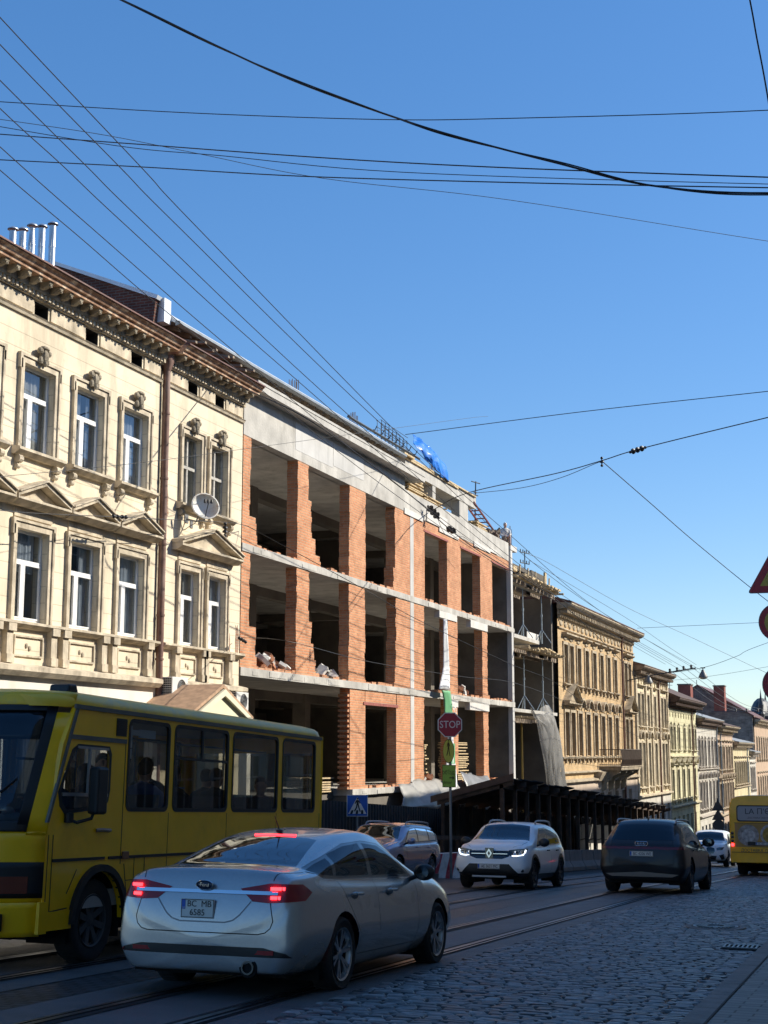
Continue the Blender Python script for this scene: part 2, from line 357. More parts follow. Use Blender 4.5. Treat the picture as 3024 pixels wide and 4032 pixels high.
# manhole cover and gully grate
t = thing('manhole_cover', 'round cast iron manhole cover with radial slots set in the setts', 'manhole cover', (-2.85, 22.0, zg(22.0)+.02))
mb = MB(); mb.lathe([(.0,.012),(.30,.012),(.31,.02),(.33,.02),(.33,0)], n=32); mb.build('cover', mat('cast_iron', (.09,.095,.1), .4, metal=.6, bump=.3, bscale=40), t, True)
mb = MB(); mb.lathe([(.34,0),(.345,.016),(.43,.012),(.44,-.02)], n=32); mb.build('cover_ring', M_kerb, t, True)
mb = MB()
for k in range(28):
    a = 2*PI*k/28; d = Vector((math.cos(a), math.sin(a), 0)); n_ = Vector((-d.y, d.x, 0)); mb.obox(d*.2+Vector((0,0,.02)), d*.075, n_*.012, (0,0,.006))
mb.build('rib', MATS['cast_iron'], t)
t = thing('drain_grate', 'small square iron drain grate at the edge of the gutter', 'drain', (-2.06, 18.3, zg(18.3)+.02))
mb = MB(); mb.box(-.24,.24,-.02,.02,0,.02); mb.box(-.24,.24,.26,.30,0,.02)
for k in range(9): mb.box(-.24+k*.055,-.215+k*.055,.02,.26,0,.02)
mb.build('grate', MATS['cast_iron'], t)
mb = MB(); mb.box(-.26,.26,-.04,.32,-.03,.004); mb.build('pit', M_groove, t)
# ------------------------------------------------------------------ facade helpers (fronts run along Y, outward is +X)
def wall_open(mb, ya, yb, za, zb, x, ops, depth=.3, mi=0, rmi=None):
    """a front with rectangular openings and their reveals; za may be a function of y"""
    rmi = mi if rmi is None else rmi
    zaf = za if callable(za) else (lambda y: za)
    zmin = min([zb]+[o[2] for o in ops])
    ys = sorted({ya, yb}|{o[0] for o in ops}|{o[1] for o in ops}); zs = sorted({zb}|{o[2] for o in ops}|{o[3] for o in ops})
    ys = [y for y in ys if ya-1e-6 <= y <= yb+1e-6]
    for i in range(len(ys)-1):
        y0, y1 = ys[i], ys[i+1]; ym = (y0+y1)/2; col = [None]+zs; start = None
        for j in range(len(zs)):
            z1 = zs[j]; z0a, z0b = (zaf(y0), zaf(y1)) if j == 0 else (zs[j-1], zs[j-1])
            zm = z1-1e-3 if j == 0 else (zs[j-1]+z1)/2
            if any(o[0] < ym < o[1] and o[2] < zm < o[3] for o in ops): continue
            if z1 > min(z0a, z0b): mb.quad((x, y0, z0a), (x, y1, z0b), (x, y1, z1), (x, y0, z1), mi)
    for (y0, y1, z0, z1) in [o[:4] for o in ops]:
        X = x-depth
        mb.quad((x,y0,z0),(x,y0,z1),(X,y0,z1),(X,y0,z0), rmi); mb.quad((x,y1,z0),(X,y1,z0),(X,y1,z1),(x,y1,z1), rmi)
        mb.quad((x,y0,z1),(x,y1,z1),(X,y1,z1),(X,y0,z1), rmi); mb.quad((x,y0,z0),(X,y0,z0),(X,y1,z0),(x,y1,z0), rmi)

M_pvc = mat('white_window_frame', (.78,.78,.77), .35, noise=.06)
M_oldwood = mat('old_painted_frame', (.42,.40,.36), .7, noise=.3, nscale=9)
M_curt = mat('net_curtain', (.42,.44,.46), .9, noise=.2, nscale=4)
M_blind = mat('cream_curtain', (.5,.46,.38), .9, noise=.2, nscale=3)
G_win = glass_mat('window_glass', (.62,.66,.70), .20, .015, (.85,.92,1))
def window(parent, y0, y1, z0, z1, x, style='pvc', rnd=random, curtain=None, fm=None):
    """glazing set into an opening: frame > pane, curtain"""
    mb = MB(); t = .055; d = .06; W = y1-y0; H = z1-z0; fm = fm or (M_pvc if style == 'pvc' else M_oldwood)
    mb.box(x-d, x, y0, y0+t, z0, z1); mb.box(x-d, x, y1-t, y1, z0, z1); mb.box(x-d, x, y0+t, y1-t, z1-t, z1); mb.box(x-d, x, y0+t, y1-t, z0, z0+t)
    zt = z0+H*.66
    if style == 'pvc':
        mb.box(x-d, x+.01, y0+t, y1-t, zt-.045, zt+.03); ym = y0+W*.4
        mb.box(x-d, x+.01, ym-.05, ym+.05, z0+t, zt-.045)
        for (a, b) in ((y0+t, ym-.05), (ym+.05, y1-t)):
            mb.box(x-.03, x+.015, a, a+.035, z0+t, zt-.045); mb.box(x-.03, x+.015, b-.035, b, z0+t, zt-.045)
            mb.box(x-.03, x+.015, a+.035, b-.035, z0+t, z0+t+.035); mb.box(x-.03, x+.015, a+.035, b-.035, zt-.08, zt-.045)
    elif style == 'old':
        zt = z0+H*.55; mb.box(x-d, x+.02, y0+t, y1-t, zt-.04, zt+.04); ym = (y0+y1)/2; mb.box(x-d, x+.01, ym-.04, ym+.04, z0+t, zt-.04); mb.box(x-d, x+.01, ym-.035, ym+.035, zt+.04, z1-t)
    else:
        ym = (y0+y1)/2; mb.box(x-d, x+.005, ym-.03, ym+.03, z0+t, z1-t); mb.box(x-d, x+.007, y0+t, ym-.03, zt-.03, zt+.03); mb.box(x-d, x+.007, ym+.03, y1-t, zt-.03, zt+.03)
    f = mb.build('window', fm, parent)
    mb = MB(); mb.quad((x-.035, y0+t, z0+t), (x-.035, y1-t, z0+t), (x-.035, y1-t, z1-t), (x-.035, y0+t, z1-t)); mb.build('pane', G_win, f)
    if curtain:
        mb = MB(); 
        for (a, b, lo) in curtain:
            n = max(4, int((b-a)*W*26)); ya = y0+a*W; yb = y0+b*W
            P = [(x-.16+.022*math.sin(k*1.9)+.01*math.sin(k*.7), ya+(yb-ya)*k/n) for k in range(n+1)]
            for k in range(n): mb.quad((P[k][0], P[k][1], z0+lo*H), (P[k+1][0], P[k+1][1], z0+lo*H), (P[k+1][0], P[k+1][1], z1), (P[k][0], P[k][1], z1))
        mb.build('curtain', M_curt if rnd.random() < .75 else M_blind, f, True)
    return f
def cartouche(mb, y, z, x, s=1.0, mi=0):
    """small carved mask-and-scroll keystone"""
    mb.ell((x+.05*s, y, z), .09*s, .10*s, .15*s, 8, 6, mi)
    for sg in (-1, 1):
        mb.ell((x+.05*s, y+sg*.14*s, z+.10*s), .06*s, .07*s, .07*s, 8, 5, mi); mb.ell((x+.04*s, y+sg*.10*s, z-.08*s), .05*s, .055*s, .08*s, 8, 5, mi)
    mb.ell((x+.06*s, y, z+.17*s), .07*s, .14*s, .045*s, 8, 5, mi); mb.ell((x+.08*s, y, z-.13*s), .05*s, .05*s, .07*s, 8, 5, mi)
def console(mb, y, z, x, s=1.0, mi=0):
    """scroll bracket hanging under a sill"""
    mb.lathe([(0,-.075*s),(.085*s,-.07*s),(.085*s,.07*s),(0,.075*s)], (x+.07*s, y, z-.08*s), 'y', 10, mi)
    mb.lathe([(0,-.06*s),(.055*s,-.055*s),(.055*s,.055*s),(0,.06*s)], (x+.04*s, y, z-.23*s), 'y', 10, mi)
    mb.box(x, x+.05*s, y-.05*s, y+.05*s, z-.28*s, z, mi)
def corn(mb, ya, yb, z, x, prof, mi=0):
    """run a moulding along the front: prof = [(projection, dz)] outline from the wall and back"""
    mb.prism([(x+p, z+h) for p, h in prof], 'y', ya, yb, mi)
def surround(mb, y0, y1, z0, z1, x, w=.17, p=.05, ear=.06, mi=0):
    mb.box(x, x+p, y0-w, y0, z0, z1+w, mi); mb.box(x, x+p, y1, y1+w, z0, z1+w, mi); mb.box(x, x+p, y0, y1, z1, z1+w, mi)
    mb.box(x, x+p+.035, y0-w-.025, y0-w+.04, z0, z1+w*.4, mi); mb.box(x, x+p+.035, y1+w-.04, y1+w+.025, z0, z1+w*.4, mi)
    mb.box(x, x+p+.035, y0-w-ear, y0-w+.03, z1-.15, z1+w+.05, mi); mb.box(x, x+p+.035, y1+w-.03, y1+w+ear, z1-.15, z1+w+.05, mi)
    mb.box(x, x+p+.035, y0-w+.03, y1+w-.03, z1+w-.015, z1+w+.045, mi)
def pediment(mb, y0, y1, z, x, h=.45, d=.33, mi=0):
    """triangular hood: bed cornice, tympanum and two raking cornices"""
    ym = (y0+y1)/2; t = .085
    mb.prism([(x, z-.10), (x+d*.5, z-.10), (x+d, z), (x+d, z+.05), (x, z+.07)], 'y', y0, y1, mi)
    mb.prism([(y0+.12, z+.06), (y1-.12, z+.06), (ym, z+h-.02)], 'x', x+.0, x+d*.35, mi)
    for (a, b) in ((y0, ym), (ym, y1)):
        za, zb = (z+.05, z+h) if a == y0 else (z+h, z+.05)
        mb.prism([(a, za), (b, zb), (b, zb+t), (a, za+t)], 'x', x, x+d, mi)
        mb.prism([(a, za+t), (b, zb+t), (b, zb+t+.035), (a, za+t+.035)], 'x', x, x+d+.05, mi)
    
# ------------------------------------------------------------------ cream tenement on the left
M_cream = plaster('cream_render', (.74,.64,.48), dirt_amt=.5)
M_cream_s = plaster('cream_smooth_render', (.55,.46,.29), groove=0, dirt_amt=.5)
M_stone = mat('weathered_ornament', (.58,.50,.38), .9, spec=.1, noise=.35, nscale=3, dirt=(.20,.165,.12), streak=1, dirt_amt=.7, bump=.5, bscale=25)
M_dstone = mat('sooty_ornament', (.38,.33,.25), .95, spec=.1, noise=.4, nscale=4, dirt=(.07,.055,.04), streak=1, dirt_amt=.8, bump=.5, bscale=25)
M_rusty = mat('flaking_cornice_paint', (.36,.20,.12), .85, noise=.5, nscale=4, dirt=(.72,.62,.46), dirt_amt=1.0, bump=.5, bscale=18)
M_redroof = mat('red_oxide_sheet', (.13,.05,.035), .55, noise=.4, nscale=3, dirt=(.2,.12,.08), dirt_amt=.5)
M_whitewall = mat('whitewashed_wall', (.72,.68,.60), .9, noise=.12, nscale=.8, dirt=(.4,.35,.28), streak=1, dirt_amt=.4)
def cream_front(root, ya, yb, cols, ped_pairs, rows_style, ornament_single):
    ops = []; 
    for (c, w_) in cols:
        ops += [(c-w_/2, c+w_/2, 6.48, 8.37), (c-w_/2, c+w_/2, 2.79, 4.75), (c-.27, c+.27, 9.55, 9.86)]
    mb = MB(); wall_open(mb, ya, yb, 1.62, 10.4, FX, ops, .34); mb.build('wall', M_cream, root)
    rr = random.Random(int(ya*10)); orn = MB()
    for k, (c, w_) in enumerate(cols):
        a, b = c-w_/2, c+w_/2
        s3, s2 = rows_style[k]
        cu = rr.choice([[(0,.35,0),(.62,1,0)], [(0,.55,0),(.75,1,0)], [(.05,1,0)], [(0,.3,0),(.5,.95,.3)]])
        window(root, a, b, 6.48, 8.37, FX-.13, s3, rr, cu)
        window(root, a, b, 2.79, 4.75, FX-.13, s2, rr, rr.choice([[(0,.25,0),(.7,1,0)], [(.1,.9,.55)], [(0,1,0)]]))
        m2 = MB(); m2.box(FX-.33, FX-.30, c-.25, c+.25, 9.57, 9.84); m2.box(FX-.33, FX-.006, c-.268, c-.25, 9.552, 9.858); m2.box(FX-.33, FX-.006, c+.25, c+.268, 9.552, 9.858); m2.box(FX-.33, FX-.006, c-.25, c+.25, 9.84, 9.858); m2.box(FX-.33, FX-.006, c-.25, c+.25, 9.552, 9.57); m2.build('attic_hatch', DARKROOM, root)  # near-black lining: shade and soot of the reveals put into the colour
        surround(orn, a, b, 6.45, 8.37, FX, .15); dk = MB(); cartouche(dk, c, 8.63, FX+.07, 1.15); dk.build('keystone', M_dstone, root)
        # sill with two consoles
        corn(orn, a-.3, b+.3, 6.36, FX, [(0,-.06),(.10,-.06),(.22,.03),(.22,.09),(0,.13)])
        for sg in (-1, 1): console(orn, c+sg*(w_/2+.12), 6.30, FX, 1.05)
        surround(orn, a, b, 2.75, 4.75, FX, .15)
        orn.box(FX, FX+.03, a-.12, b+.12, 4.99, 5.18)
        # parapet panel under the window with plinth strips
        for (yy, ww) in ((a-.22, .11), (b+.22, .11)): orn.box(FX, FX+.13, yy-ww, yy+ww, 1.87, 2.6); orn.box(FX, FX+.16, yy-ww-.02, yy+ww+.02, 1.87, 2.05); orn.box(FX, FX+.19, yy-ww-.03, yy+ww+.03, 2.53, 2.72)
        p0, p1, q0, q1 = a+.06, b-.06, 2.03, 2.48
        for (y0, y1, z0, z1) in ((p0,p1,q0,q0+.04),(p0,p1,q1-.04,q1),(p0,p0+.04,q0+.04,q1-.04),(p1-.04,p1,q0+.04,q1-.04)): orn.box(FX, FX+.045, y0, y1, z0, z1)
        orn.ell((FX+.01, c-.05, 2.27), .03, .05, .06, 8, 5); orn.ell((FX+.01, c+.07, 2.22), .03, .05, .06, 8, 5)
    for (y0, y1, h) in ped_pairs:
        pediment(orn, y0, y1, 5.30, FX, h)
    # attic panels between the hatches
    edges = [ya]+sum([[c-.27, c+.27] for c, _ in cols], [])+[yb]
    for y0, y1 in zip(edges[::2], edges[1::2]):
        if y1-y0 > .3: orn.box(FX, FX+.035, y0+.07, y1-.07, 9.56, 9.86)
    corn(orn, ya, yb, 9.47, FX, [(0,-.05),(.05,-.05),(.07,0),(.10,.03),(0,.05)])
    corn(orn, ya, yb, 2.70, FX, [(0,-.09),(.1,-.07),(.2,0),(.2,.05),(0,.09)])
    corn(orn, ya, yb, 1.63, FX, [(0,-.02),(.20,-.02),(.30,.08),(.30,.18),(.05,.24),(0,.24)])
    orn.build('ornament', M_stone, root)
    # main cornice: dentils, brackets, corona
    mb = MB(); y = ya+.03
    while y < yb-.08: mb.box(FX, FX+.16, y, y+.085, 9.915, 10.02); y += .155
    corn(mb, ya, yb, 9.90, FX, [(0,-.01),(.09,-.01),(.09,.03),(0,.03)])
    mb.build('dentil_course', M_stone, root)
    mb = MB(); corn(mb, ya, yb, 10.02, FX, [(0,0),(.18,0),(.20,.05),(0,.05)])
    y = ya+.15
    while y < yb-.1: mb.prism([(FX+.16,10.07),(FX+.3,10.08),(FX+.45,10.16),(FX+.47,10.22),(FX,10.22)], 'y', y, y+.13); mb.ell((FX+.44, y+.065, 10.12), .04, .05, .04, 6, 4); y += .41
    mb.box(FX, FX+.2, ya, yb, 10.07, 10.22)
    mb.build('cornice_brackets', M_dstone, root)
    mb = MB(); corn(mb, ya-.02, yb+.04, 10.22, FX, [(0,0),(.50,0),(.50,.07),(.56,.09),(.60,.16),(.66,.20),(.66,.24),(0,.27)]); mb.build('cornice', M_rusty, root)
    mb = MB(); corn(mb, ya-.02, yb+.04, 10.46, FX, [(.70,-.02),(.70,.015),(-.4,.20),(-.4,.05)]); mb.build('eaves_sheet', M_redroof, root)

t = thing('tenement_house', 'long cream rendered tenement with triangular window hoods beyond the near yellow bus', 'building', (FX, 23, zg(23)))
t.location = (0, 0, 0)
colsA = [(c, 1.2) for c in (15.4, 17.5, 19.6, 21.7, 23.8, 25.92, 28.02, 30.12)]
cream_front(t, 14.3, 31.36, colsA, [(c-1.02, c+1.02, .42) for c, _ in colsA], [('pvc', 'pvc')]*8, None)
colsB = [(33.12, 1.02), (34.72, 1.02)]
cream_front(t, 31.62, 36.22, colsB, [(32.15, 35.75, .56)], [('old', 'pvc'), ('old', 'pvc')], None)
mb = MB(); ops = [(15+2.4*k, 16.7+2.4*k, -2.0, .75) for k in range(7)]
wall_open(mb, 14.3, 31.5, lambda y: zg(y)-.3, 1.61, FX+.06, ops, .4)
for k in range(8): mb.box(FX+.06, FX+.16, 14.35+2.4*k, 14.75+2.4*k, -2.2, 1.2)
mb.build('ground_floor_wall', M_whitewall, t)
mb = MB(); wall_open(mb, 31.5, 36.22, lambda y: zg(y)-.3, 1.61, FX+.04, [(32.2, 35.0, -2.7, .9)], .4); mb.build('entrance_wall', mat('entrance_render', (.55,.48,.33), .9, noise=.15, nscale=1, dirt=(.3,.25,.17), dirt_amt=.4), t)
for k in range(7):
    f = MB(); y0, y1 = ops[k][:2]
    for yy in (y0, (y0+y1)/2-.03, y1-.06): f.box(FX-.25, FX-.2, yy, yy+.06, -2.0, .75)
    f.box(FX-.25, FX-.2, y0+.06, y1-.06, .69, .75); f = f.build('shop_window', M_pvc, t)
    g = MB(); g.quad((FX-.23, y0, -2), (FX-.23, y1, -2), (FX-.23, y1, .72), (FX-.23, y0, .72)); g.build('pane', G_win, f)
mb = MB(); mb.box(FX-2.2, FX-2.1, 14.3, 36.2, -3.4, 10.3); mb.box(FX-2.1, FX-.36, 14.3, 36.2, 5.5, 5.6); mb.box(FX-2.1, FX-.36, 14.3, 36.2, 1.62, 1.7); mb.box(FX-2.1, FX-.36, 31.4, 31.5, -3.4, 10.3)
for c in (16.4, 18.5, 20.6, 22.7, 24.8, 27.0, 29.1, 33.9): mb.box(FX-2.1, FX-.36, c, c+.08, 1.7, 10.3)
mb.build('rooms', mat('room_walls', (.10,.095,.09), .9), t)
mb = MB(); mb.prism([(14.3,-3.4),(36.2,-3.9),(36.2,10.3),(14.3,10.3)], 'x', -28, FX-2.3); mb.build('house_body', M_cream_s, t)
mb = MB(); mb.prism([(FX-.3,10.5),(FX-.3,10.6),(-26,12.4),(-26,12.2)], 'y', 14.3, 31.3); mb.build('roof', M_redroof, t)
M_pipe = mat('rusty_brown_pipe', (.17,.085,.06), .6, noise=.45, nscale=5, dirt=(.34,.26,.22), streak=1, dirt_amt=.6)
mb = MB(); px = FX+.10; mb.tube([(px, 31.49, 10.0), (px, 31.49, 2.4)], .095, 14); mb.tube([(px, 31.49, 2.4), (px+.02, 31.47, 2.0), (px+.02, 31.45, zg(31)+.3)], .085, 14)
for z in (8.6, 6.9, 5.2, 3.4, 2.3): mb.tube([(px, 31.49, z), (px, 31.49, z+.05)], .11, 14)
mb.lathe([(.10,9.75),(.18,10.0),(.18,10.15),(.1,10.15)], (px, 31.49, 0), 'z', 12)
mb.build('downpipe', M_pipe, t, True)
mb = MB(); mb.box(FX-.3, FX-.05, 31.36, 31.62, 1.6, 10.2); mb.build('joint_recess', M_dstone, t)
# bare patches where the render has come away beside the pipe
mb = MB(); rr = random.Random(3)
for (yc, zc, ry, rz_) in ((31.80, 6.3, .13, .55), (31.72, 8.3, .07, .8), (36.05, 3.1, .12, .5), (31.75, 3.6, .08, .35), (35.55, 2.95, .10, .45)):
    P = [(yc+ry*math.cos(a)*rr.uniform(.6,1.3), zc+rz_*math.sin(a)*rr.uniform(.7,1.2)) for a in [2*PI*k/14 for k in range(14)]]
    mb.prism(P, 'x', FX-.01, FX+.006)
mb.build('bare_patch', brick_mat('bare_old_brick', (.35,.2,.13), (.42,.28,.2), (.4,.34,.26), bump=.6), t)
rebase(t, (FX, 23, zg(23)))
# brick fire wall and metal flashing rising above the eaves
t = thing('fire_wall', 'dark red brick fire wall with light metal capping above the cream cornice', 'wall', (-20, 31.5, 10.4))
M_dbrick = brick_mat('dark_red_brick', (.16,.06,.04), (.10,.045,.035), (.16,.14,.12), var=.4)
mb = MB(); mb.prism([(-17.8-.2, 10.2-10.4+10.4), (-17.85, 11.72), (-21.0, 13.02), (-25.5, 13.6), (-25.5, 10.4)], 'y', 31.42, 31.9)
o = mb.build('brickwork', M_dbrick); o.parent = t; o.location = (20, -31.5, -10.4)
M_zinc = mat('zinc_sheet', (.5,.53,.55), .38, metal=.75, noise=.15, nscale=2)
M_whitemetal = mat('pale_sheet_metal', (.68,.71,.73), .45, metal=.3, noise=.1, nscale=2)
mb = MB(); mb.prism([(-17.80, 11.70), (-21.0, 13.03), (-25.5, 13.62), (-25.5, 13.72), (-21.0, 13.13), (-17.76, 11.80)], 'y', 31.36, 31.98); mb.box(-17.95, -17.70, 31.62, 31.98, 11.15, 11.80)
o = mb.build('capping', M_whitemetal); o.parent = t; o.location = (20, -31.5, -10.4)
# five flues
FL = [(27.4, 12.47, 0), (27.8, 12.60, 0), (28.18, 12.84, 1), (28.6, 12.97, 2), (29.06, 13.2, 0)]
for i, (y, zt, kd) in enumerate(FL):
    names = ['first and shortest of the five steel flues on the cream roof, at its left end', 'second steel flue from the left in the row of five', 'middle steel flue of five, with a ball cap on a narrow neck', 'fourth steel flue from the left in the row of five', 'rightmost and tallest of the five shiny steel flues on the roof']
    t = thing('flue_pipe', names[i], 'flue', (-19.5, y, 10.9), group='steel flues on the cream tenement roof')
    h = zt-10.9; r = .085; mb = MB(); mb.lathe([(r, 0), (r, h*.35), (r+.006, h*.35), (r+.006, h*.36), (r, h*.37), (r, h*.7), (r+.006, h*.7), (r+.006, h*.71), (r, h*.72), (r*.7 if kd == 1 else r, h-.17), (r*.7 if kd == 1 else r, h-.12)], n=16); mb.build('pipe', M_zinc, t, True)
    mb = MB(); mb.lathe([(.0, h+.0), (.05, h-.01), (.13, h-.06), (.135, h-.08), (0, h-.05)], n=16)
    if kd == 1: mb.ell((0, 0, h-.16), .07, .07, .06)
    for a in range(3): mb.tube([(r*.9*math.cos(a*2.1), r*.9*math.sin(a*2.1), h-.14), (.11*math.cos(a*2.1), .11*math.sin(a*2.1), h-.07)], .007, 4)
    mb.build('rain_cap', M_zinc, t, True)
# satellite dish
t = thing('satellite_dish', 'white satellite dish with rust stains on a bracket beside an old upper window', 'satellite dish', (FX, 32.9, 6.0))
mb = MB(); Rr = .37
prof = [(Rr*math.sin(a)*1.0, .11*(1-math.cos(a))*1.6) for a in [k*PI/2/10 for k in range(11)]]
mb.lathe([(p, h) for p, h in prof]+[(Rr+.012, .165), (Rr+.012, .185), (Rr-.02, .19)]+[(p*.97, h+.012) for p, h in prof[::-1]], n=36)
d = mb.build('dish', mat('dish_paint', (.68,.67,.62), .5, noise=.08, dirt=(.45,.22,.10), nscale=5, dirt_amt=.7), t, True); d.location = (.50, 0.02, .34); d.rotation_euler = Vector((.62, -.62, .30)).to_track_quat('Z', 'Y').to_euler()
mb = MB(); mb.tube([(0,.0,.10),(.30,0,.02),(.55,0,.05)], .022, 8); mb.tube([(.30,0,.02),(.45,0,.33)], .02, 8); mb.tube([(0,.3,-.02),(.2,.1,-.02),(.3,0,.02)], .012, 6); mb.box(0,.02,-.1,.1,0,.22); mb.box(0,.02,.22,.36,-.1,.1)
mb.build('bracket', mat('grey_steel', (.2,.2,.2), .5, metal=.6), t, True)
mb = MB(); D = Vector((.62,-.62,.30)).normalized(); c0 = Vector((.5,.02,.34)); tip = c0+D*.42-Vector((0,0,.05)); base = c0+Vector((.05,-.05,-.34))
mb.tube([base, tip], .012, 6)
for s in (-.09, 0, .09): mb.lathe([(.0,0),(.035,.01),(.035,.08),(.02,.11)], tip+Vector((s*.7, s*.7, 0)), 'z', 8)
mb.build('receiver_arm', mat('black_plastic', (.02,.02,.02), .5), t, True)
# two outdoor air-conditioning units
def ac(y, z, label, s=1):
    t = thing('air_conditioner', label, 'air conditioner', (FX+.12, y, z), group='outdoor air conditioning units on the tenement')
    M = mat('ac_casing', (.66,.65,.61), .5, noise=.08, dirt=(.4,.36,.3), dirt_amt=.3)
    mb = MB(); mb.box(0, .34, -.42*s, .42*s, 0, .56*s); b = mb.build('casing', M, t, bevel=.015)
    mb = MB()
    for rr_ in (.22, .18, .14, .10, .06): mb.lathe([(rr_*s, .342), (rr_*s+.008, .352), (rr_*s+.016, .342)], (0, .07*s, .28*s), 'x', 28)
    for k in range(12): a = k*PI/6; mb.tube([(.347, .07*s+.04*math.cos(a), .28*s+.04*math.sin(a)), (.347, .07*s+.23*s*math.cos(a), .28*s+.23*s*math.sin(a))], .004, 4)
    mb.build('fan_grille', mat('ac_grille', (.28,.28,.27), .5), t)
    mb = MB(); mb.lathe([(0, .341), (.225*s, .3415)], (0, .07*s, .28*s), 'x', 28); mb.build('fan', DARKROOM, t)
    mb = MB()
    for i in range(5):
        for j in range(9): mb.box(.04+i*.055, .085+i*.055, -.422*s-.002, -.42*s+.001, .05+j*.055, .085+j*.055)
    mb.build('side_vent', DARKROOM, t)
    mb = MB(); mb.box(-.12,.36,-.3*s,-.27*s,-.05,0); mb.box(-.12,.36,.27*s,.3*s,-.05,0); mb.box(-.12,-.09,-.3*s,-.27*s,-.3,-.05); mb.box(-.12,-.09,.27*s,.3*s,-.3,-.05); mb.build('wall_bracket', MATS['grey_steel'], t)
ac(31.95, 1.33, 'larger dusty white air conditioner on the wall beside the downpipe')
ac(35.55, 1.16, 'smaller white air conditioner between the gabled porch and the unfinished building', .9)
# gabled porch over the entrance
t = thing('entrance_canopy', 'small gabled porch roof with a cream tympanum over the tenement entrance', 'canopy', (FX, 32.05, -1.9))
mb = MB(); y0, y1, zp, ze = -1.75, 1.75, 1.62+1.9, .98+1.9-.12
mb.prism([(y0, ze), (0, zp), (y1, ze), (y1, ze+.08), (0, zp+.09), (y0, ze+.08)], 'x', 0.06, 1.62); mb.build('roof', mat('porch_tiles', (.42,.27,.17), .8, noise=.3, nscale=6), t)
mb = MB(); mb.prism([(y0, ze-.04), (0, zp-.04), (y1, ze-.04), (y1-.25, ze-.04), (0, zp-.2), (y0+.25, ze-.04)], 'x', 1.60, 1.68); mb.build('bargeboard', mat('cream_boards', (.72,.66,.48), .7, noise=.08), t)
mb = MB(); mb.prism([(y0+.2, ze-.03), (0, zp-.08), (y1-.2, ze-.03)], 'x', 1.5, 1.58); mb.build('tympanum', mat('cream_panel', (.74,.68,.46), .8, noise=.06), t)
for yy in (-1.5, 1.5):
    mb = MB(); mb.box(1.4, 1.62, yy-.11, yy+.11, zg(32.05)+1.9-.1, ze-.04); mb.build('post', M_whitewall, t)
# ------------------------------------------------------------------ unfinished brick and concrete building
M_conc = mat('raw_concrete', (.50,.48,.44), .9, spec=.15, noise=.22, nscale=1.4, dirt=(.22,.21,.19), streak=1, dirt_amt=.6, bump=.5, bscale=14)
M_conc2 = mat('smooth_concrete', (.54,.53,.51), .85, noise=.15, nscale=.9, dirt=(.3,.3,.29), streak=1, dirt_amt=.6, bump=.25, bscale=9)
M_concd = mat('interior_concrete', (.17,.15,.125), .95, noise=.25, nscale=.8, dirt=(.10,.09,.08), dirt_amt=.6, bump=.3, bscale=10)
M_brick = brick_mat('orange_brick', (.67,.315,.165), (.53,.22,.11), (.53,.37,.25), bw=.27, bh=.085, msize=.013, bump=.9, var=.28, dirt=(.24,.10,.055), dirt_amt=.7)
M_brickr = mat('brick_rubble', (.40,.18,.10), .95, noise=.4, nscale=8, bump=.6)
M_lintel = mat('red_steel_lintel', (.30,.09,.07), .7, noise=.3, nscale=6)
M_conw = mat('pale_concrete_block', (.62,.60,.56), .9, noise=.12, nscale=2)
M_timber = mat('raw_timber', (.55,.42,.24), .8, noise=.3, nscale=6, bump=.4)
M_timberw = mat('weathered_timber', (.26,.20,.145), .85, noise=.35, nscale=5, bump=.4)
M_rebar = mat('rusty_rebar', (.10,.06,.045), .8, noise=.3)
bld = thing('unfinished_building', 'unfinished three storey building of orange brick piers and bare concrete slabs', 'building')
Y0, Y1 = 36.28, 66.2; XB = -29.5
def jag(mb, ya, yb, za, zb, x0, x1, jl=0, jr=0, seed=0, stepl=None, stepr=None, h=.17):
    """a brick pier laid in courses; jl / jr: how ragged its left / right edge is; step: extra width towards the foot as [(z_top, width)]"""
    r = random.Random(seed); z = za; dl = dr = 0
    while z < zb-1e-3:
        z2 = min(z+h, zb); dl = .4*dl+r.uniform(-1, 1)*jl*1.25; dr = .4*dr+r.uniform(-1, 1)*jr*1.25
        el = max([w for (zt, w) in (stepl or []) if z < zt-.02]+[0]); er = max([w for (zt, w) in (stepr or []) if z < zt-.02]+[0])
        mb.box(x0, x1+.0*r.random(), ya-el+dl, yb+er+dr, z, z2); z = z2
TH = .38
def pier(name, ya, yb, za, zb, **k):
    mb = MB(); jag(mb, ya, yb, za, zb, FX-TH, FX-.012, **k); return mb.build(name, M_brick, bld)
# slabs: floor plates running back into the building, with a pale front edge
for (z0, z1, x1) in ((5.72, 5.95, FX+.02), (2.17, 2.41, FX+.03), (-1.38, -1.17, FX+.10)):
    ya = 44.79 if z0 < 0 else Y0
    mb = MB(); mb.box(XB, x1, ya, Y1, z0, z1)
    r = random.Random(int(z0*10))
    for k in range(26):
        y = r.uniform(ya, Y1-.6); mb.box(x1-.01, x1+.003+.0006*k, y, y+r.uniform(.3,1.4), z0+.004+r.uniform(0,.05), z1-r.uniform(.02,.08))
    mb.build('floor_slab', M_conc, bld)
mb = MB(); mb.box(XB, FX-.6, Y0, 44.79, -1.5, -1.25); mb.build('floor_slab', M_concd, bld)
# pieces of a broken brick course left on the slab edges
mb = MB(); r = random.Random(8)
for z in (5.95, 2.41, -1.17):
    y = Y0+.2
    while y < Y1-.5:
        if z > 0 or y > 45: 
            hh = r.uniform(.03, .12); mb.box(FX-.22, FX-.02+r.uniform(-.03,.0), y, y+r.uniform(.2,.5), z, z+hh)
        y += r.uniform(.22, .7)
o = mb.build('broken_brick_course', M_brick, bld); o['kind'] = 'stuff'
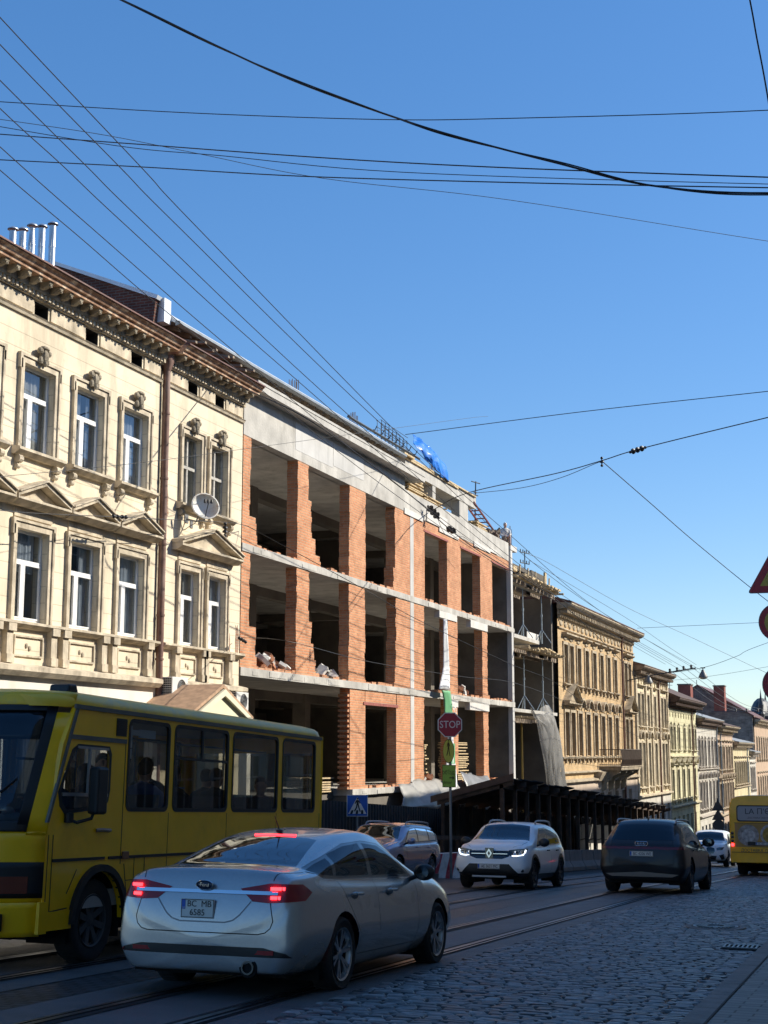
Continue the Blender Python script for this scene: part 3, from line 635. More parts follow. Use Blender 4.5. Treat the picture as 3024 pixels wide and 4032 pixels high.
# wall beam over the top storey, ledge above it, parapet to the right
mb = MB(); mb.box(FX-.35, FX, Y0, 50.42, 9.12, 10.42); mb.build('wall_beam', M_conc, bld)
mb = MB(); mb.box(FX, FX+.006, 40.0, 43.1, 9.42, 10.3); mb.box(FX, FX+.007, 43.15, 46.0, 9.5, 10.28); mb.build('shuttered_panel', M_conc2, bld)
mb = MB(); mb.box(-20, FX+.42, Y0+.05, 51.6, 10.42, 10.62); mb.box(FX+.24, FX+.44, Y0+.02, 51.6, 10.62, 10.70); mb.build('ledge_slab', M_conc, bld)
mb = MB(); mb.box(FX-.3, FX, 50.42, 65.5, 9.12, 9.98); mb.box(XB, FX-.3, Y0, Y1, 9.12, 9.32); mb.build('parapet', M_conc, bld)
mb = MB()
for (a, b, z0, z1) in ((50.3,52.5,9.02,9.24),(53.0,55.7,9.14,9.62),(54.6,57.3,8.96,9.13),(59.6,62.2,9.04,9.26),(62.2,63.4,9.14,9.32)): mb = MB(); mb.box(FX+.003, FX+.035, a, b, z0, z1); mb.build('pale_lintel_block', M_conw, bld)
for (a, b, z0, z1) in ((54.55,56.95,5.44,5.715),(58.95,61.6,5.4,5.715),(55.7,57.0,1.9,2.165),(58.7,61.7,1.85,2.165)): mb = MB(); mb.box(FX-.2, FX+.03, a, b, z0, z1); mb.build('pale_lintel_block', M_conw, bld)
# brick piers, top storey
pier('brick_pier', Y0+.02, 36.8, 5.95, 9.12, jr=.03, seed=1, stepr=[(6.72,.42),(6.25,.5)])
pier('brick_pier', 40.24, 41.05, 5.95, 9.12, jl=.02, jr=.05, seed=2, stepr=[(8.0,.3),(6.8,.65),(6.3,.95),(6.1,1.05)])
pier('brick_pier', 44.67, 46.22, 5.95, 9.12, jl=.03, jr=.03, seed=3)
pier('brick_pier', 49.3, 51.02, 5.95, 9.12, jl=.04, seed=4, stepl=[(6.8,.14)])
mb = MB(); jag(mb, 51.46, 52.8, 5.95, 8.74, FX-TH, FX-.012); jag(mb, 55.74, 57.68, 5.95, 8.74, FX-TH, FX-.012); jag(mb, 60.62, 62.58, 5.95, 8.74, FX-TH, FX-.012)
mb.box(FX-TH, FX-.012, 51.46, 65.5, 8.74, 9.12); mb.build('brick_wall', M_brick, bld)
mb = MB()
for (a, b) in ((52.7, 55.85), (57.6, 60.72), (62.5, 65.5)): mb = MB(); mb.box(FX-.05, FX+.012, a, b, 8.68, 8.76); mb.build('steel_lintel', M_lintel, bld)
# middle storey
pier('brick_pier', Y0+.02, 36.85, 2.41, 5.72, jr=.03, seed=11, stepr=[(3.55,.45),(2.7,.55)])
pier('brick_pier', 40.24, 41.2, 2.41, 5.72, jl=.03, jr=.05, seed=12, stepr=[(4.0,.18),(3.3,.45),(2.9,.6)])
pier('brick_pier', 44.67, 46.2, 2.41, 5.72, jl=.03, jr=.04, seed=13)
pier('brick_pier', 49.4, 51.02, 2.41, 5.72, jl=.05, seed=14, stepl=[(3.0,.15)])
pier('brick_pier', 51.46, 52.7, 2.41, 5.72, jr=.03, seed=15)
pier('brick_pier', 55.78, 57.1, 2.41, 5.72, jl=.03, jr=.03, seed=16)
pier('brick_pier', 60.82, 61.62, 2.41, 5.72, jl=.03, jr=.05, seed=17, stepr=[(2.6,.3)])
# ground storey
mb = MB(); jag(mb, 44.79, 46.25, -1.17, 2.17, FX-TH, FX-.012); jag(mb, 49.43, 51.02, -1.17, 2.17, FX-TH, FX-.012, seed=5); mb.box(FX-TH, FX-.012, 46.2, 49.5, 1.75, 2.17); mb.build('brick_wall', M_brick, bld)
mb = MB(); mb.box(FX-.05, FX+.012, 46.05, 49.6, 1.66, 1.76); mb.build('steel_lintel', M_lintel, bld)
mb = MB(); z = -1.17                      # toothing at the left end of the ground floor wall
while z < 2.0: mb.box(FX-TH, FX-.03, 44.62, 44.82, z, z+.085); z += .17
mb.build('brick_toothing', M_brick, bld)
pier('brick_pier', 51.46, 52.62, -1.17, 2.17, jr=.04, seed=21)
pier('brick_pier', 55.85, 57.05, -1.17, 2.17, jl=.03, jr=.04, seed=22)
pier('brick_pier', 60.9, 61.68, -1.17, 2.17, jl=.03, jr=.05, seed=23)
# concrete columns
for (y, w_, x, za, zb) in ((51.04,.4,FX,-1.17,9.12),):
    mb = MB()
    for (a, b) in ((-1.17,2.17),(2.41,5.72),(5.95,9.12)): mb.box(x-.35, x-.004, y, y+w_, a, b)
    mb.build('concrete_column', M_conc2, bld)
mb = MB()
for (a, b) in ((-3.8,-1.38),(-1.17,2.17),(2.41,5.72),(5.95,9.7)): mb.box(FX-.2, FX+.02, 65.78, 66.12, a, b)
mb.box(FX-.4, FX+.05, 65.7, 66.9, 9.7, 9.95); mb.build('concrete_column', M_conc2, bld)
for yc in (38.7, 43.6, 48.4, 53.6, 58.2, 63.2):
    mb = MB()
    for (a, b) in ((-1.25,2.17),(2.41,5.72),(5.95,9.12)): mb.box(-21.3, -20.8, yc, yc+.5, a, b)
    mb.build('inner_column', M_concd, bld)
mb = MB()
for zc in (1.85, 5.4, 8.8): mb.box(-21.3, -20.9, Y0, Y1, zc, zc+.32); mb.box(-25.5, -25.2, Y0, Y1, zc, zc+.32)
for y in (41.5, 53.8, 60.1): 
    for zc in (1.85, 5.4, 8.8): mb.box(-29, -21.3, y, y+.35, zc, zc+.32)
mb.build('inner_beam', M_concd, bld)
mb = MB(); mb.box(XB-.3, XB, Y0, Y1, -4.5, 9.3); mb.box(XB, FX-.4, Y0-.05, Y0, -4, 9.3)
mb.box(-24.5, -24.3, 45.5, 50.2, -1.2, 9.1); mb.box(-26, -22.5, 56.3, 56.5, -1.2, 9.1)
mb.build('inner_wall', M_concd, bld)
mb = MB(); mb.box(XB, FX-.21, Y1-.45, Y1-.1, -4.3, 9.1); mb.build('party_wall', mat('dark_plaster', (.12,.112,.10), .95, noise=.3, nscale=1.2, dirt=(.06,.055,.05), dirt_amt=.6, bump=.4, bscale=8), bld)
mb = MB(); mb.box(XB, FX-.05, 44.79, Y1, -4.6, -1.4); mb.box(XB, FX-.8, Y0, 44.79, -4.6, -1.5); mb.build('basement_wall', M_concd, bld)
# set-back frame over the right-hand half
mb = MB(); mb.box(-19.2, -18.0, 51.6, 61.4, 11.0, 11.5); mb.box(-24, -19.2, 51.6, 61.4, 11.3, 11.5); mb.build('frame_beam', M_conc, bld)
mb = MB(); mb.box(-18.9, -17.92, 51.7, 61.2, 11.5, 11.56); mb.box(-17.99, -17.93, 51.5, 58.5, 11.42, 11.5); mb.box(-18.3, -17.8, 51.0, 52.2, 11.5, 11.66); mb.build('shuttering_edge_board', M_timber, bld)
mb = MB()
for (a, b) in ((51.6,52.0),(55.1,55.5),(58.9,60.2)): mb.box(-18.4, -18.02, a, b, 9.32, 11.0)
for a in (52.2, 60.0): mb.box(-24, -23.6, a, a+.4, 9.32, 11.3)
mb.build('frame_post', M_conc, bld)
# new sheet metal roof over the left half with rafters showing below
mb = MB(); mb.prism([(FX+.05, 11.20), (FX+.05, 11.27), (FX-.35, 11.60), (-24, 13.7), (-24, 13.4), (FX-.35, 11.40)], 'y', 32.0, 50.2); mb.build('metal_roof', M_whitemetal, bld)
mb = MB(); mb.prism([(FX+.09, 11.14), (FX+.17, 11.18), (FX+.17, 11.25), (FX+.03, 11.28), (FX+.03, 11.14)], 'y', 32.0, 50.2); mb.build('gutter', mat('grey_gutter', (.3,.32,.33), .45, metal=.5, noise=.2, nscale=3), bld)
mb = MB(); y = 32.3
while y < 50: mb.prism([(FX-.02, 11.06), (FX-.02, 11.18), (-20.5, 12.1), (-20.5, 11.98)], 'y', y, y+.09); y += .62
mb.box(FX-.55, FX-.42, 32.1, 50.2, 10.62, 10.9); mb.build('rafter', M_timberw, bld)
mb = MB(); mb.box(-20.2, -20.0, 31.9, 50.2, 10.3, 12.0); mb.build('attic_wall', DARKROOM, bld)
mb = MB(); r = random.Random(4)
for k in range(9): y = 32.2+k*.42+r.uniform(0,.2); mb.obox((FX+.15, y, 10.82+r.uniform(-.05,.1)), (.4, r.uniform(-.15,.15), r.uniform(-.12,.02)), (0,.05,0), (0,0,.03))
mb.build('broken_rafter', M_timberw, bld)
# short gutter length with hooks past the metal roof
mb = MB(); y = 46.6
while y < 51.8: mb.tube([(FX-.1, y, 11.5), (FX+.2, y, 11.45), (FX+.28, y, 11.60)], .02, 5); y += .75
mb.tube([(FX+.12, 44.2, 11.42), (FX+.12, 51.8, 11.42)], .05, 8); mb.build('gutter_hook', mat('dark_steel', (.07,.08,.09), .5, metal=.5), bld)
rebase(bld, (FX, 51, zg(51)))

# starter bars
def rebar(y, x, z, h, n, label, lean=0):
    t = thing('rebar_bundle', label, 'rebar', (x, y, z), group='starter bars standing on the unfinished building'); r = random.Random(int(y*7)); mb = MB()
    for k in range(n):
        dx, dy = (k % 3)*.11-.11, (k//3)*.13-.15; mb.tube([(dx, dy, 0), (dx+r.uniform(-.02,.02), dy+r.uniform(-.03,.03)+lean, h*r.uniform(.85,1.05))], .014, 5)
    mb.build('bar', M_rebar, t)
rebar(41.9, -18.5, 11.4, .85, 9, 'bundle of starter bars above the pale metal roof, leftmost of the upright bundles')
rebar(47.3, -18.5, 11.4, .95, 9, 'bundle of starter bars at the right end of the pale metal roof')
rebar(57.0, -18.6, 11.5, 1.35, 7, 'dark starter bars leaning out just right of the blue tarpaulin', .1)
rebar(66.3, FX-.2, 9.95, .95, 9, 'tangled starter bars on the right corner column of the unfinished building')
t = thing('rebar_cage', 'flat reinforcement cage of steel ladders standing on the roof edge left of the blue tarpaulin', 'rebar cage', (-18.5, 51.3, 11.9))
mb = MB()
for k in range(8): y = -1.5+k*.42; mb.tube([(0, y, -.4), (0, y, .72-.03*k), (.18, y, .72-.03*k), (.18, y, -.4)], .013, 5)
for z in (-.25, .0, .22, .45, .7): mb.tube([(0, -1.6, z), (0, 1.55, z-.05)], .012, 5); mb.tube([(.18, -1.6, z), (.18, 1.55, z-.05)], .012, 5)
mb.build('bars', MATS['dark_steel'], t)
# blue tarpaulin
def drape(name, m, P, parent=None, k=5, amp=.05, seed=1, thick=.01, folds=False):
    """a cloth through a grid of points P[row][col], rumpled between them"""
    r = random.Random(seed); rows = [smooth_pts(row, k) for row in P]; cols = list(zip(*rows)); grid = [smooth_pts(c, k) for c in cols]
    n, m_ = len(grid), len(grid[0]); vs = []
    for i, c in enumerate(grid):
        for j, p in enumerate(c):
            q = Vector(p); ph = i*.9+j*.35
            if folds: q += Vector((math.sin(i*1.55+seed)*amp*(.5+.5*j/m_)+math.sin(j*.35+i*.3)*amp*.25, math.cos(i*.9)*amp*.3, 0)); vs.append(q); continue
            q += Vector((math.sin(ph)*amp*.8+math.sin(i*2.3+seed)*amp*.5, math.sin(j*1.7+i*.5)*amp*.4, math.cos(i*1.3+j*.8)*amp*.5)); vs.append(q)
    fs = [(i*m_+j, (i+1)*m_+j, (i+1)*m_+j+1, i*m_+j+1) for i in range(n-1) for j in range(m_-1)]
    mb = MB(); mb.add(vs, fs); o = mb.build(name, m, parent, True)
    s = o.modifiers.new('thickness', 'SOLIDIFY'); s.thickness = thick; return o
M_tarp = mat('blue_tarpaulin_cloth', (.015,.17,.62), .38, noise=.25, nscale=3, bump=.8, bscale=5)
o = drape('blue_tarpaulin', M_tarp, [[(-18.5,53.85,12.95),(-18.4,54.3,12.88),(-18.4,55.1,12.76),(-18.5,55.9,12.86)], [(-18.3,53.45,12.6),(-18.05,54.3,12.5),(-18.05,55.3,12.42),(-18.3,56.3,12.6)], [(-18.1,53.1,12.25),(-17.85,54.2,12.1),(-17.85,55.4,12.0),(-18.0,56.8,12.1)], [(-17.95,53.7,11.95),(-17.85,54.7,11.66),(-17.85,55.8,11.5),(-17.9,57.2,11.45)]], amp=.05, k=8)
tag(o, 'crumpled bright blue tarpaulin draped over the roof edge', 'tarpaulin')
# timber stacks
def stack(y0, y1, x0, x1, z0, z1, label, seed=0, name='timber_stack', dy=.0):
    t = thing(name, label, 'timber', (x1, (y0+y1)/2, z0), group='stacks of shuttering timber'); r = random.Random(seed); z = z0; mb = MB()
    ymid = (y0+y1)/2
    while z < z1:
        x = x0
        while x < x1-.08:
            e = r.uniform(-.12, .12); mb.box(x-x1, x-x1+.10, y0-ymid+e, y1-ymid+e+r.uniform(-.1,.25), z-z0, z-z0+.045); x += .125
        z += .075
        if r.random() < .4: mb.box(x0-x1, 0, y0-ymid+.2, y0-ymid+.28, z-z0, z-z0+.05); z += .055
    mb.build('plank', M_timber, t); return t
stack(51.0, 53.2, -18.9, -17.75, 10.0, 10.95, 'tall stack of yellow planks on the parapet below the concrete frame beam', 3)
stack(53.2, 55.6, -18.6, -17.7, 9.98, 10.35, 'lower stack of planks sliding to the right on the parapet', 4)
stack(56.0, 58.2, -18.3, -17.75, 9.98, 10.14, 'thin scatter of planks lying on the parapet under the frame', 5)
stack(58.4, 60.2, -18.9, -18.1, -1.17, .45, 'stack of grey-yellow boards inside a ground floor bay right of the green detour sign', 6)
stack(53.2, 54.6, -19.3, -18.2, -1.17, .35, 'board stack inside the ground floor bay left of the green detour sign', 7)
stack(43.3, 44.5, -19.2, -18.1, -1.25, -.75, 'stack of boards and pallets inside the dark ground floor bay beside the bus', 8)
stack(60.9, 62.4, -18.4, -17.8, 9.98, 10.32, 'bundle of dark shuttering panels on the parapet at the foot of the red ladder', 9)
# red steel inclined track
t = thing('inclined_hoist', 'dark red steel ladder track sloping down from the concrete frame to the parapet', 'hoist', (-18.2, 66.0, 10.0))
mb = MB()
for dx in (-.22, .22): mb.tube([(dx, -5.0, 1.25), (dx, 0, 0)], .05, 6)
for k in range(12): f = k/11; mb.tube([(-.22, -5*f, 1.25*f), (.22, -5*f, 1.25*f)], .03, 6)
mb.build('track', mat('maroon_steel', (.28,.09,.08), .6, noise=.2), t)
# rubble in the bays
def rubble(y0, y1, x0, x1, z, n, label, seed, k_=.75, ms=None):
    t = thing('rubble_heap', label, 'rubble', (x1, (y0+y1)/2, z), group='heaps of rubble'); r = random.Random(seed); mb = MB()
    for k in range(n):
        f = r.uniform(-1, 1); c = ((x0-x1)*r.random()*.7, f*(y1-y0)/2, r.uniform(.05,.2+.3*(1-abs(f)))); s = r.uniform(.05,.2)*k_
        a = Vector((r.uniform(-1,1), r.uniform(-1,1), r.uniform(-1,1))).normalized(); b_ = a.cross(Vector((.3,.5,.8))).normalized(); cc = a.cross(b_)
        mb.obox(c, a*s*r.uniform(.8,2), b_*s, cc*s*.45, r.choice([0,0,1]))
    mb.build('debris', ms or [M_conw, M_brickr], t)
rubble(37.5, 40.1, -18.6, -17.8, 2.41, 60, 'heap of broken brick and concrete in the left middle storey bay', 1)
rubble(42.6, 44.4, -18.6, -17.9, 2.41, 22, 'small rubble heap in the second bay of the middle storey', 2)
rubble(57.9, 59.4, -18.4, -17.8, 2.41, 14, 'few bricks on the middle storey slab edge right of the hanging banner', 3)
rubble(52.8, 54.2, -18.3, -17.8, -1.17, 24, 'pile of white sacks and rubble behind the stop sign post', 4)
rubble(62.5, 66.2, -18.2, -17.75, 9.98, 40, 'dark clutter of fittings on the parapet beside the worker', 5, .5, [M_timberw, M_rebar])
# plastic sheeting over the plinth
M_film = mat('grey_plastic_film', (.30,.285,.25), .45, noise=.25, nscale=2, bump=.9, bscale=3)
o = drape('plastic_sheet', M_film, [[(-17.45,49.0,-1.12),(-17.45,51.5,-.98),(-17.45,53.5,-1.0),(-17.5,56.0,-1.05)], [(-17.2,48.7,-1.5),(-17.1,51.4,-1.5),(-17.15,53.8,-1.35),(-17.2,56.3,-1.5)], [(-17.0,48.2,-1.85),(-16.9,51.3,-2.0),(-16.9,54,-2.0),(-17.0,56.4,-2.0)]], amp=.09, seed=2)
tag(o, 'torn grey plastic sheet hanging over the plinth left of the stop sign', 'plastic sheet', 'plastic sheets over the plinth')
o = drape('plastic_sheet', mat('blue_grey_film', (.20,.20,.20), .45, noise=.3, nscale=2, bump=.9, bscale=3), [[(-17.5,56.8,-.75),(-17.5,58.6,-.85),(-17.5,60.8,-1.0)], [(-17.2,56.6,-1.3),(-17.1,58.6,-1.3),(-17.2,61,-1.35)], [(-17.0,56.5,-1.9),(-16.9,58.7,-2.0),(-17.0,61.2,-2.0)]], amp=.1, seed=3)
tag(o, 'dark grey plastic sheet bunched on the plinth right of the stop sign', 'plastic sheet', 'plastic sheets over the plinth')
# torn banner
M_ban = mat('white_banner_cloth', (.72,.73,.74), .6, noise=.12, nscale=2, bump=.4, bscale=4); M_bang = mat('green_print', (.12,.36,.17), .6, noise=.1)
t = thing('hanging_banner', 'long torn white and green banner twisted down the brick front behind the stop sign', 'banner', (-17.3, 54.7, -1.5))
B = [(54.05,54.35,5.3),(54.0,54.4,4.7),(54.05,54.7,3.6),(53.95,54.72,3.2),(53.4,54.8,2.5)]
G = [(53.75,54.8,2.47),(54.05,55.0,2.0),(54.15,55.1,1.55),(54.5,55.05,1.1)]
W2 = [(54.45,55.05,1.1),(54.5,55.1,.6),(54.45,55.25,.0),(54.3,55.5,-.7),(54.2,55.75,-1.6)]
for nm, S, m_ in (('white_strip', B, M_ban), ('green_strip', G, M_bang), ('lower_strip', W2, M_ban)):
    o = drape(nm, m_, [[(.05, a-54.7, z+1.5), (.16, (a+b)/2-54.7, z+1.5), (.06, b-54.7, z+1.5)] for a, b, z in S], t, amp=.02, seed=4)
text_part('banner_letters', 'GO', .42, M_ban, t, (.24, .15, 3.28), (R(90), R(35), R(90)), .002)
mb = MB(); mb.box(.14, .17, -.15, .38, 1.1, 1.9); mb.build('green_patch', M_bang, t)
# worker in a white cap on the parapet edge
def remesh_part(name, prims, m, parent, vox=.02, sm=3):
    mb = MB()
    for p in prims:
        if p[0] == 'e': mb.ell(p[1], *p[2], 14, 10)
        else: mb.tube(p[1], p[2], 10)
    o = mb.build(name, m, parent, True); r_ = o.modifiers.new('remesh', 'REMESH'); r_.mode = 'VOXEL'; r_.voxel_size = vox; r_.use_smooth_shade = True
    s_ = o.modifiers.new('smooth', 'SMOOTH'); s_.iterations = sm; s_.factor = .6
    return o
M_skin = mat('skin', (.45,.26,.18), .55, noise=.08); M_hair = mat('dark_hair', (.02,.015,.012), .6)
def head_prims(c, f=1.0):
    c = Vector(c); return [('e', tuple(c), (.095,.078,.118)), ('e', tuple(c+Vector((.035,0,-.055))), (.065,.058,.065)), ('e', tuple(c+Vector((.095,0,-.012))), (.022,.014,.025)), ('e', tuple(c+Vector((.085,0,-.065))), (.018,.028,.010)), ('e', tuple(c+Vector((0,.082,-.005))), (.018,.012,.03)), ('e', tuple(c+Vector((0,-.082,-.005))), (.018,.012,.03)),
        ('e', tuple(c+Vector((.082,.03,.015))), (.012,.016,.008)), ('e', tuple(c+Vector((.082,-.03,.015))), (.012,.016,.008))]
def seated(name, label, loc, rz, cloth, hair=(.02,.015,.012), group=None, arm=None, hands=True, hairlen=0, skin=None):
    """a seated passenger: body and head one surface; hair and jacket over it; x forward"""
    t = thing(name, label, 'person', loc, rz, group); sk = skin or M_skin
    hd = (.06, 0, .70)
    aL = arm or [(0,.20,.46),(.06,.25,.24),(.26,.17,.12),(.38,.12,.13)]; aR = [(0,-.20,.46),(.06,-.25,.24),(.26,-.17,.12),(.36,-.10,.12)]
    P = head_prims(hd)+[('t', [(.02,0,.5),(.035,0,.66)], [.062,.055]), ('e', (0,0,.34), (.12,.17,.20)), ('e', (0,0,.10), (.13,.17,.14)), ('e', (0,0,.46), (.10,.20,.09)),
        ('t', aL, [.05,.044,.038,.03]), ('t', aR, [.05,.044,.038,.03]), ('t', [(0,.1,.05),(.42,.12,.06),(.44,.12,-.35)], [.085,.07,.05]), ('t', [(0,-.1,.05),(.42,-.12,.06),(.44,-.12,-.35)], [.085,.07,.05])]
    for A in (aL, aR):
        h = Vector(A[-1]); d = (h-Vector(A[-2])).normalized(); sd_ = d.cross(Vector((0,0,1))).normalized()
        P.append(('e', tuple(h+d*.04), (.045,.04,.025)))
        for k, ln in enumerate((.075,.085,.08,.065)):
            b_ = h+d*.07+sd_*(k-1.5)*.02; P.append(('t', [b_, b_+d*ln*.6, b_+d*ln*.85-Vector((0,0,.025))], [.011,.010,.009]))
        th = h+d*.03+sd_*.035; P.append(('t', [th, th+sd_*.02+d*.035], [.012,.010]))
    remesh_part('body', P, sk, t, .0145, 2)
    c = Vector(hd); H = [('e', tuple(c+Vector((-.022,0,.035))), (.10,.09,.105)), ('e', tuple(c+Vector((.03,0,.085))), (.06,.07,.035))]
    if hairlen: H += [('e', tuple(c+Vector((-.05,0,-.08))), (.07,.10,.16))]
    remesh_part('hair', H, mat('hair_%d' % int(hair[0]*100), hair, .6), t, .02)
    J = [('e', (0,0,.34), (.142,.19,.22)), ('e', (0,0,.10), (.15,.19,.15)), ('e', (0,0,.47), (.115,.225,.10)), ('t', aL[:-1]+[tuple(Vector(aL[-2]).lerp(Vector(aL[-1]), .7))], [.068,.060,.05,.045]), ('t', aR[:-1]+[tuple(Vector(aR[-2]).lerp(Vector(aR[-1]), .7))], [.068,.060,.05,.045]), ('t', [(.0,0,.5),(.02,0,.58)], [.085,.07])]
    remesh_part('jacket', J, cloth, t, .022)
    return t
t = seated('person', 'worker in a white cap and pale shirt crouching on the right end of the parapet', (-17.9, 66.0, 10.25), R(-60), mat('pale_workwear', (.6,.58,.54), .8), hair=(.6,.6,.58))
# ------------------------------------------------------------------ infill bay with formwork
inf = thing('infill_building', 'narrow half-built bay of dark concrete with timber formwork decks and steel props', 'building')
mb = MB(); mb.box(-24, -20.2, 66.22, 75.35, -4.5, 8.6); mb.box(-20.2, FX-.25, 75.05, 75.35, -4.5, 8.3); mb.build('rear_wall', M_concd, inf)
mb = MB(); mb.box(-20.2, FX+.0, 66.22, 75.0, 1.98, 2.14); mb.box(-20.2, FX+.02, 66.22, 71.2, 5.52, 5.70); mb.build('floor_slab', M_conc, inf)
mb = MB(); mb.box(-20.2, FX-.1, 71.2, 75.0, 5.2, 5.36); mb.build('floor_slab', M_concd, inf)
def deck(z, seed, y0=66.3, y1=75.0):
    r = random.Random(seed); mb = MB()
    y = y0
    while y < y1: mb.box(-20.1, FX+r.uniform(.15,.75), y, y+.10, z-.06+r.uniform(-.02,.02), z+.03); y += r.uniform(.28,.42)
    mb.build('joist', M_timber, inf)
    mb = MB()
    for x in (-19.6, -18.6, -17.75): 
        a = y0
        while a < y1-1: b = a+r.uniform(2,4); mb.box(x, x+.12, a, min(b, y1+.1), z-.26+r.uniform(-.03,.03), z-.08); a += r.uniform(2,3.4)
    mb.build('bearer', M_timberw, inf)
deck(8.5, 1); deck(5.1, 2); deck(1.75, 3, 66.3, 71.0)
M_galv = mat('galvanised_prop', (.36,.42,.46), .5, metal=.4, noise=.2, nscale=8)
for i, (y, x) in enumerate([(67.0,-18.3),(67.9,-19.2),(69.6,-18.0),(71.2,-19.2),(73.1,-17.9)]):
    for (a, b) in ((5.70, 8.24), (2.14, 4.84)):
        mb = MB(); mb.tube([(x, y, a), (x, y, (a+b)/2+.2)], .038, 8); mb.tube([(x, y, (a+b)/2+.2), (x, y, b)], .028, 8); mb.tube([(x, y, (a+b)/2+.15), (x, y, (a+b)/2+.27)], .055, 8)
        mb.box(x-.08, x+.08, y-.08, y+.08, b-.01, b)
        if i in (2, 4):
            for k in range(3): q = 2*PI*k/3; mb.tube([(x, y, a+.75), (x+.5*math.cos(q), y+.5*math.sin(q), a+.02)], .022, 6)
        mb.build('steel_prop', M_galv, inf, True)
mb = MB(); mb.tube([(-17.9, 68.6, -3.6), (-17.9, 68.6, 1.6)], .05, 8); mb.build('steel_prop', mat('yellow_prop', (.45,.30,.07), .6), inf, True)
mb = MB(); r = random.Random(9)
for (a, b, z0, z1) in ((66.4,70.4,8.6,9.2),(70.6,73.3,8.6,9.3),(66.6,68.2,8.55,8.95),(68.3,70.2,8.55,9.0)):
    mb.box(FX-.25+r.uniform(-.1,.1), FX-.17, a, b, z0, z1)
mb.box(-20, -19.9, 66.4, 75, 8.6, 9.35); mb.build('shuttering_board', mat('dark_shuttering', (.10,.085,.065), .85, noise=.3, nscale=3), inf)
mb = MB()
for y in (67.2, 68.8, 70.3, 72.2, 73.3): mb.obox((FX+.1, y, 8.85), (.03,.0,.0), (0,.04,0), (0,.05,.32))
mb.box(FX-.2, FX+.05, 66.2, 66.9, 8.75, 9.0); mb.box(FX-.2, FX-.1, 73.3, 73.6, 8.5, 9.5)
for k in range(10): y = 66.6+k*.8; mb.box(FX-.1, FX+.5, y, y+.5, 8.52+r.uniform(0,.06), 8.60+r.uniform(0,.06))
for k in range(6): y = 69.5+k*.85; mb.obox((FX+.05, y, 5.25+r.uniform(-.1,.1)), (.35,0,0), (0,.35,-.02), (0,0,.03))
mb.build('loose_plank', M_timber, inf)
mb = MB(); mb.box(FX-.6, FX-.55, 71.0, 73.4, 5.72, 6.2); mb.build('white_panel', M_conw, inf)
rebase(inf, (FX, 70.8, zg(71)))
# sheer debris netting
M_net = bpy.data.materials.new('debris_netting'); M_net.use_nodes = True; N = M_net.node_tree.nodes; L = M_net.node_tree.links
b = N['Principled BSDF']; b.inputs['Base Color'].default_value = (.36,.35,.33,1); b.inputs['Roughness'].default_value = .8
tr = N.new('ShaderNodeBsdfTransparent'); mx = N.new('ShaderNodeMixShader'); nz = N.new('ShaderNodeTexNoise'); nz.inputs['Scale'].default_value = 1.6; nz.inputs['Detail'].default_value = 6
tc = N.new('ShaderNodeTexCoord'); mp = N.new('ShaderNodeMapping'); mp.inputs['Scale'].default_value = (1, 2.2, .4); L.new(tc.outputs['Object'], mp.inputs[0]); L.new(mp.outputs[0], nz.inputs['Vector'])
mr = N.new('ShaderNodeMapRange'); mr.inputs[1].default_value = .35; mr.inputs[2].default_value = .65; mr.inputs[3].default_value = .12; mr.inputs[4].default_value = .72; L.new(nz.outputs[0], mr.inputs[0])
L.new(mr.outputs[0], mx.inputs[0]); L.new(tr.outputs[0], mx.inputs[1]); L.new(b.outputs[0], mx.inputs[2]); L.new(mx.outputs[0], N['Material Output'].inputs[0])
o = drape('debris_netting', M_net, [[(-16.9,66.5,2.2),(-17.0,67.6,1.75),(-16.9,69.6,2.4),(-17.1,71.6,1.8)], [(-16.7,67.3,1.2),(-16.6,68.6,1.2),(-16.6,70.2,1.4),(-16.9,71.9,1.2)], [(-16.6,67.7,0),(-16.5,69.0,0),(-16.5,70.6,0),(-16.8,72.2,0)], [(-16.5,68.3,-1.6),(-16.4,69.6,-1.7),(-16.4,71.2,-1.7),(-16.7,72.6,-1.7)], [(-16.4,68.7,-2.8),(-16.3,69.8,-2.8),(-16.3,71.4,-2.8),(-16.6,72.8,-2.8)]], amp=.11, seed=5, k=10, thick=.003, folds=True)
tag(o, 'grey see-through debris netting hanging from the formwork over the pavement shelter', 'netting')
# ------------------------------------------------------------------ ornate houses further down the street
G_far = mat('far_window_glass', (.035,.036,.036), .2, spec=.35, noise=.5, nscale=.9)
M_frfr = mat('brown_frame', (.22,.17,.12), .7, noise=.3)
M_wfr = mat('dull_white_frame', (.5,.5,.47), .6, noise=.15)
def fwin(root, y0, y1, z0, z1, x, fm):
    mb = MB(); t = .07; ym = (y0+y1)/2; zt = z0+(z1-z0)*.68
    mb.box(x-.05, x, y0, y0+t, z0, z1); mb.box(x-.05, x, y1-t, y1, z0, z1); mb.box(x-.05, x, y0+t, y1-t, z1-t, z1); mb.box(x-.05, x, y0+t, y1-t, z0, z0+t)
    mb.box(x-.05, x+.01, ym-.035, ym+.035, z0+t, z1-t); mb.box(x-.05, x+.012, y0+t, ym-.035, zt-.035, zt+.035); mb.box(x-.05, x+.012, ym+.035, y1-t, zt-.035, zt+.035)
    f = mb.build('window', fm, root)
    g = MB(); g.quad((x-.03, y0+t, z0+t), (x-.03, y1-t, z0+t), (x-.03, y1-t, z1-t), (x-.03, y0+t, z1-t)); g.build('pane', G_far, f)
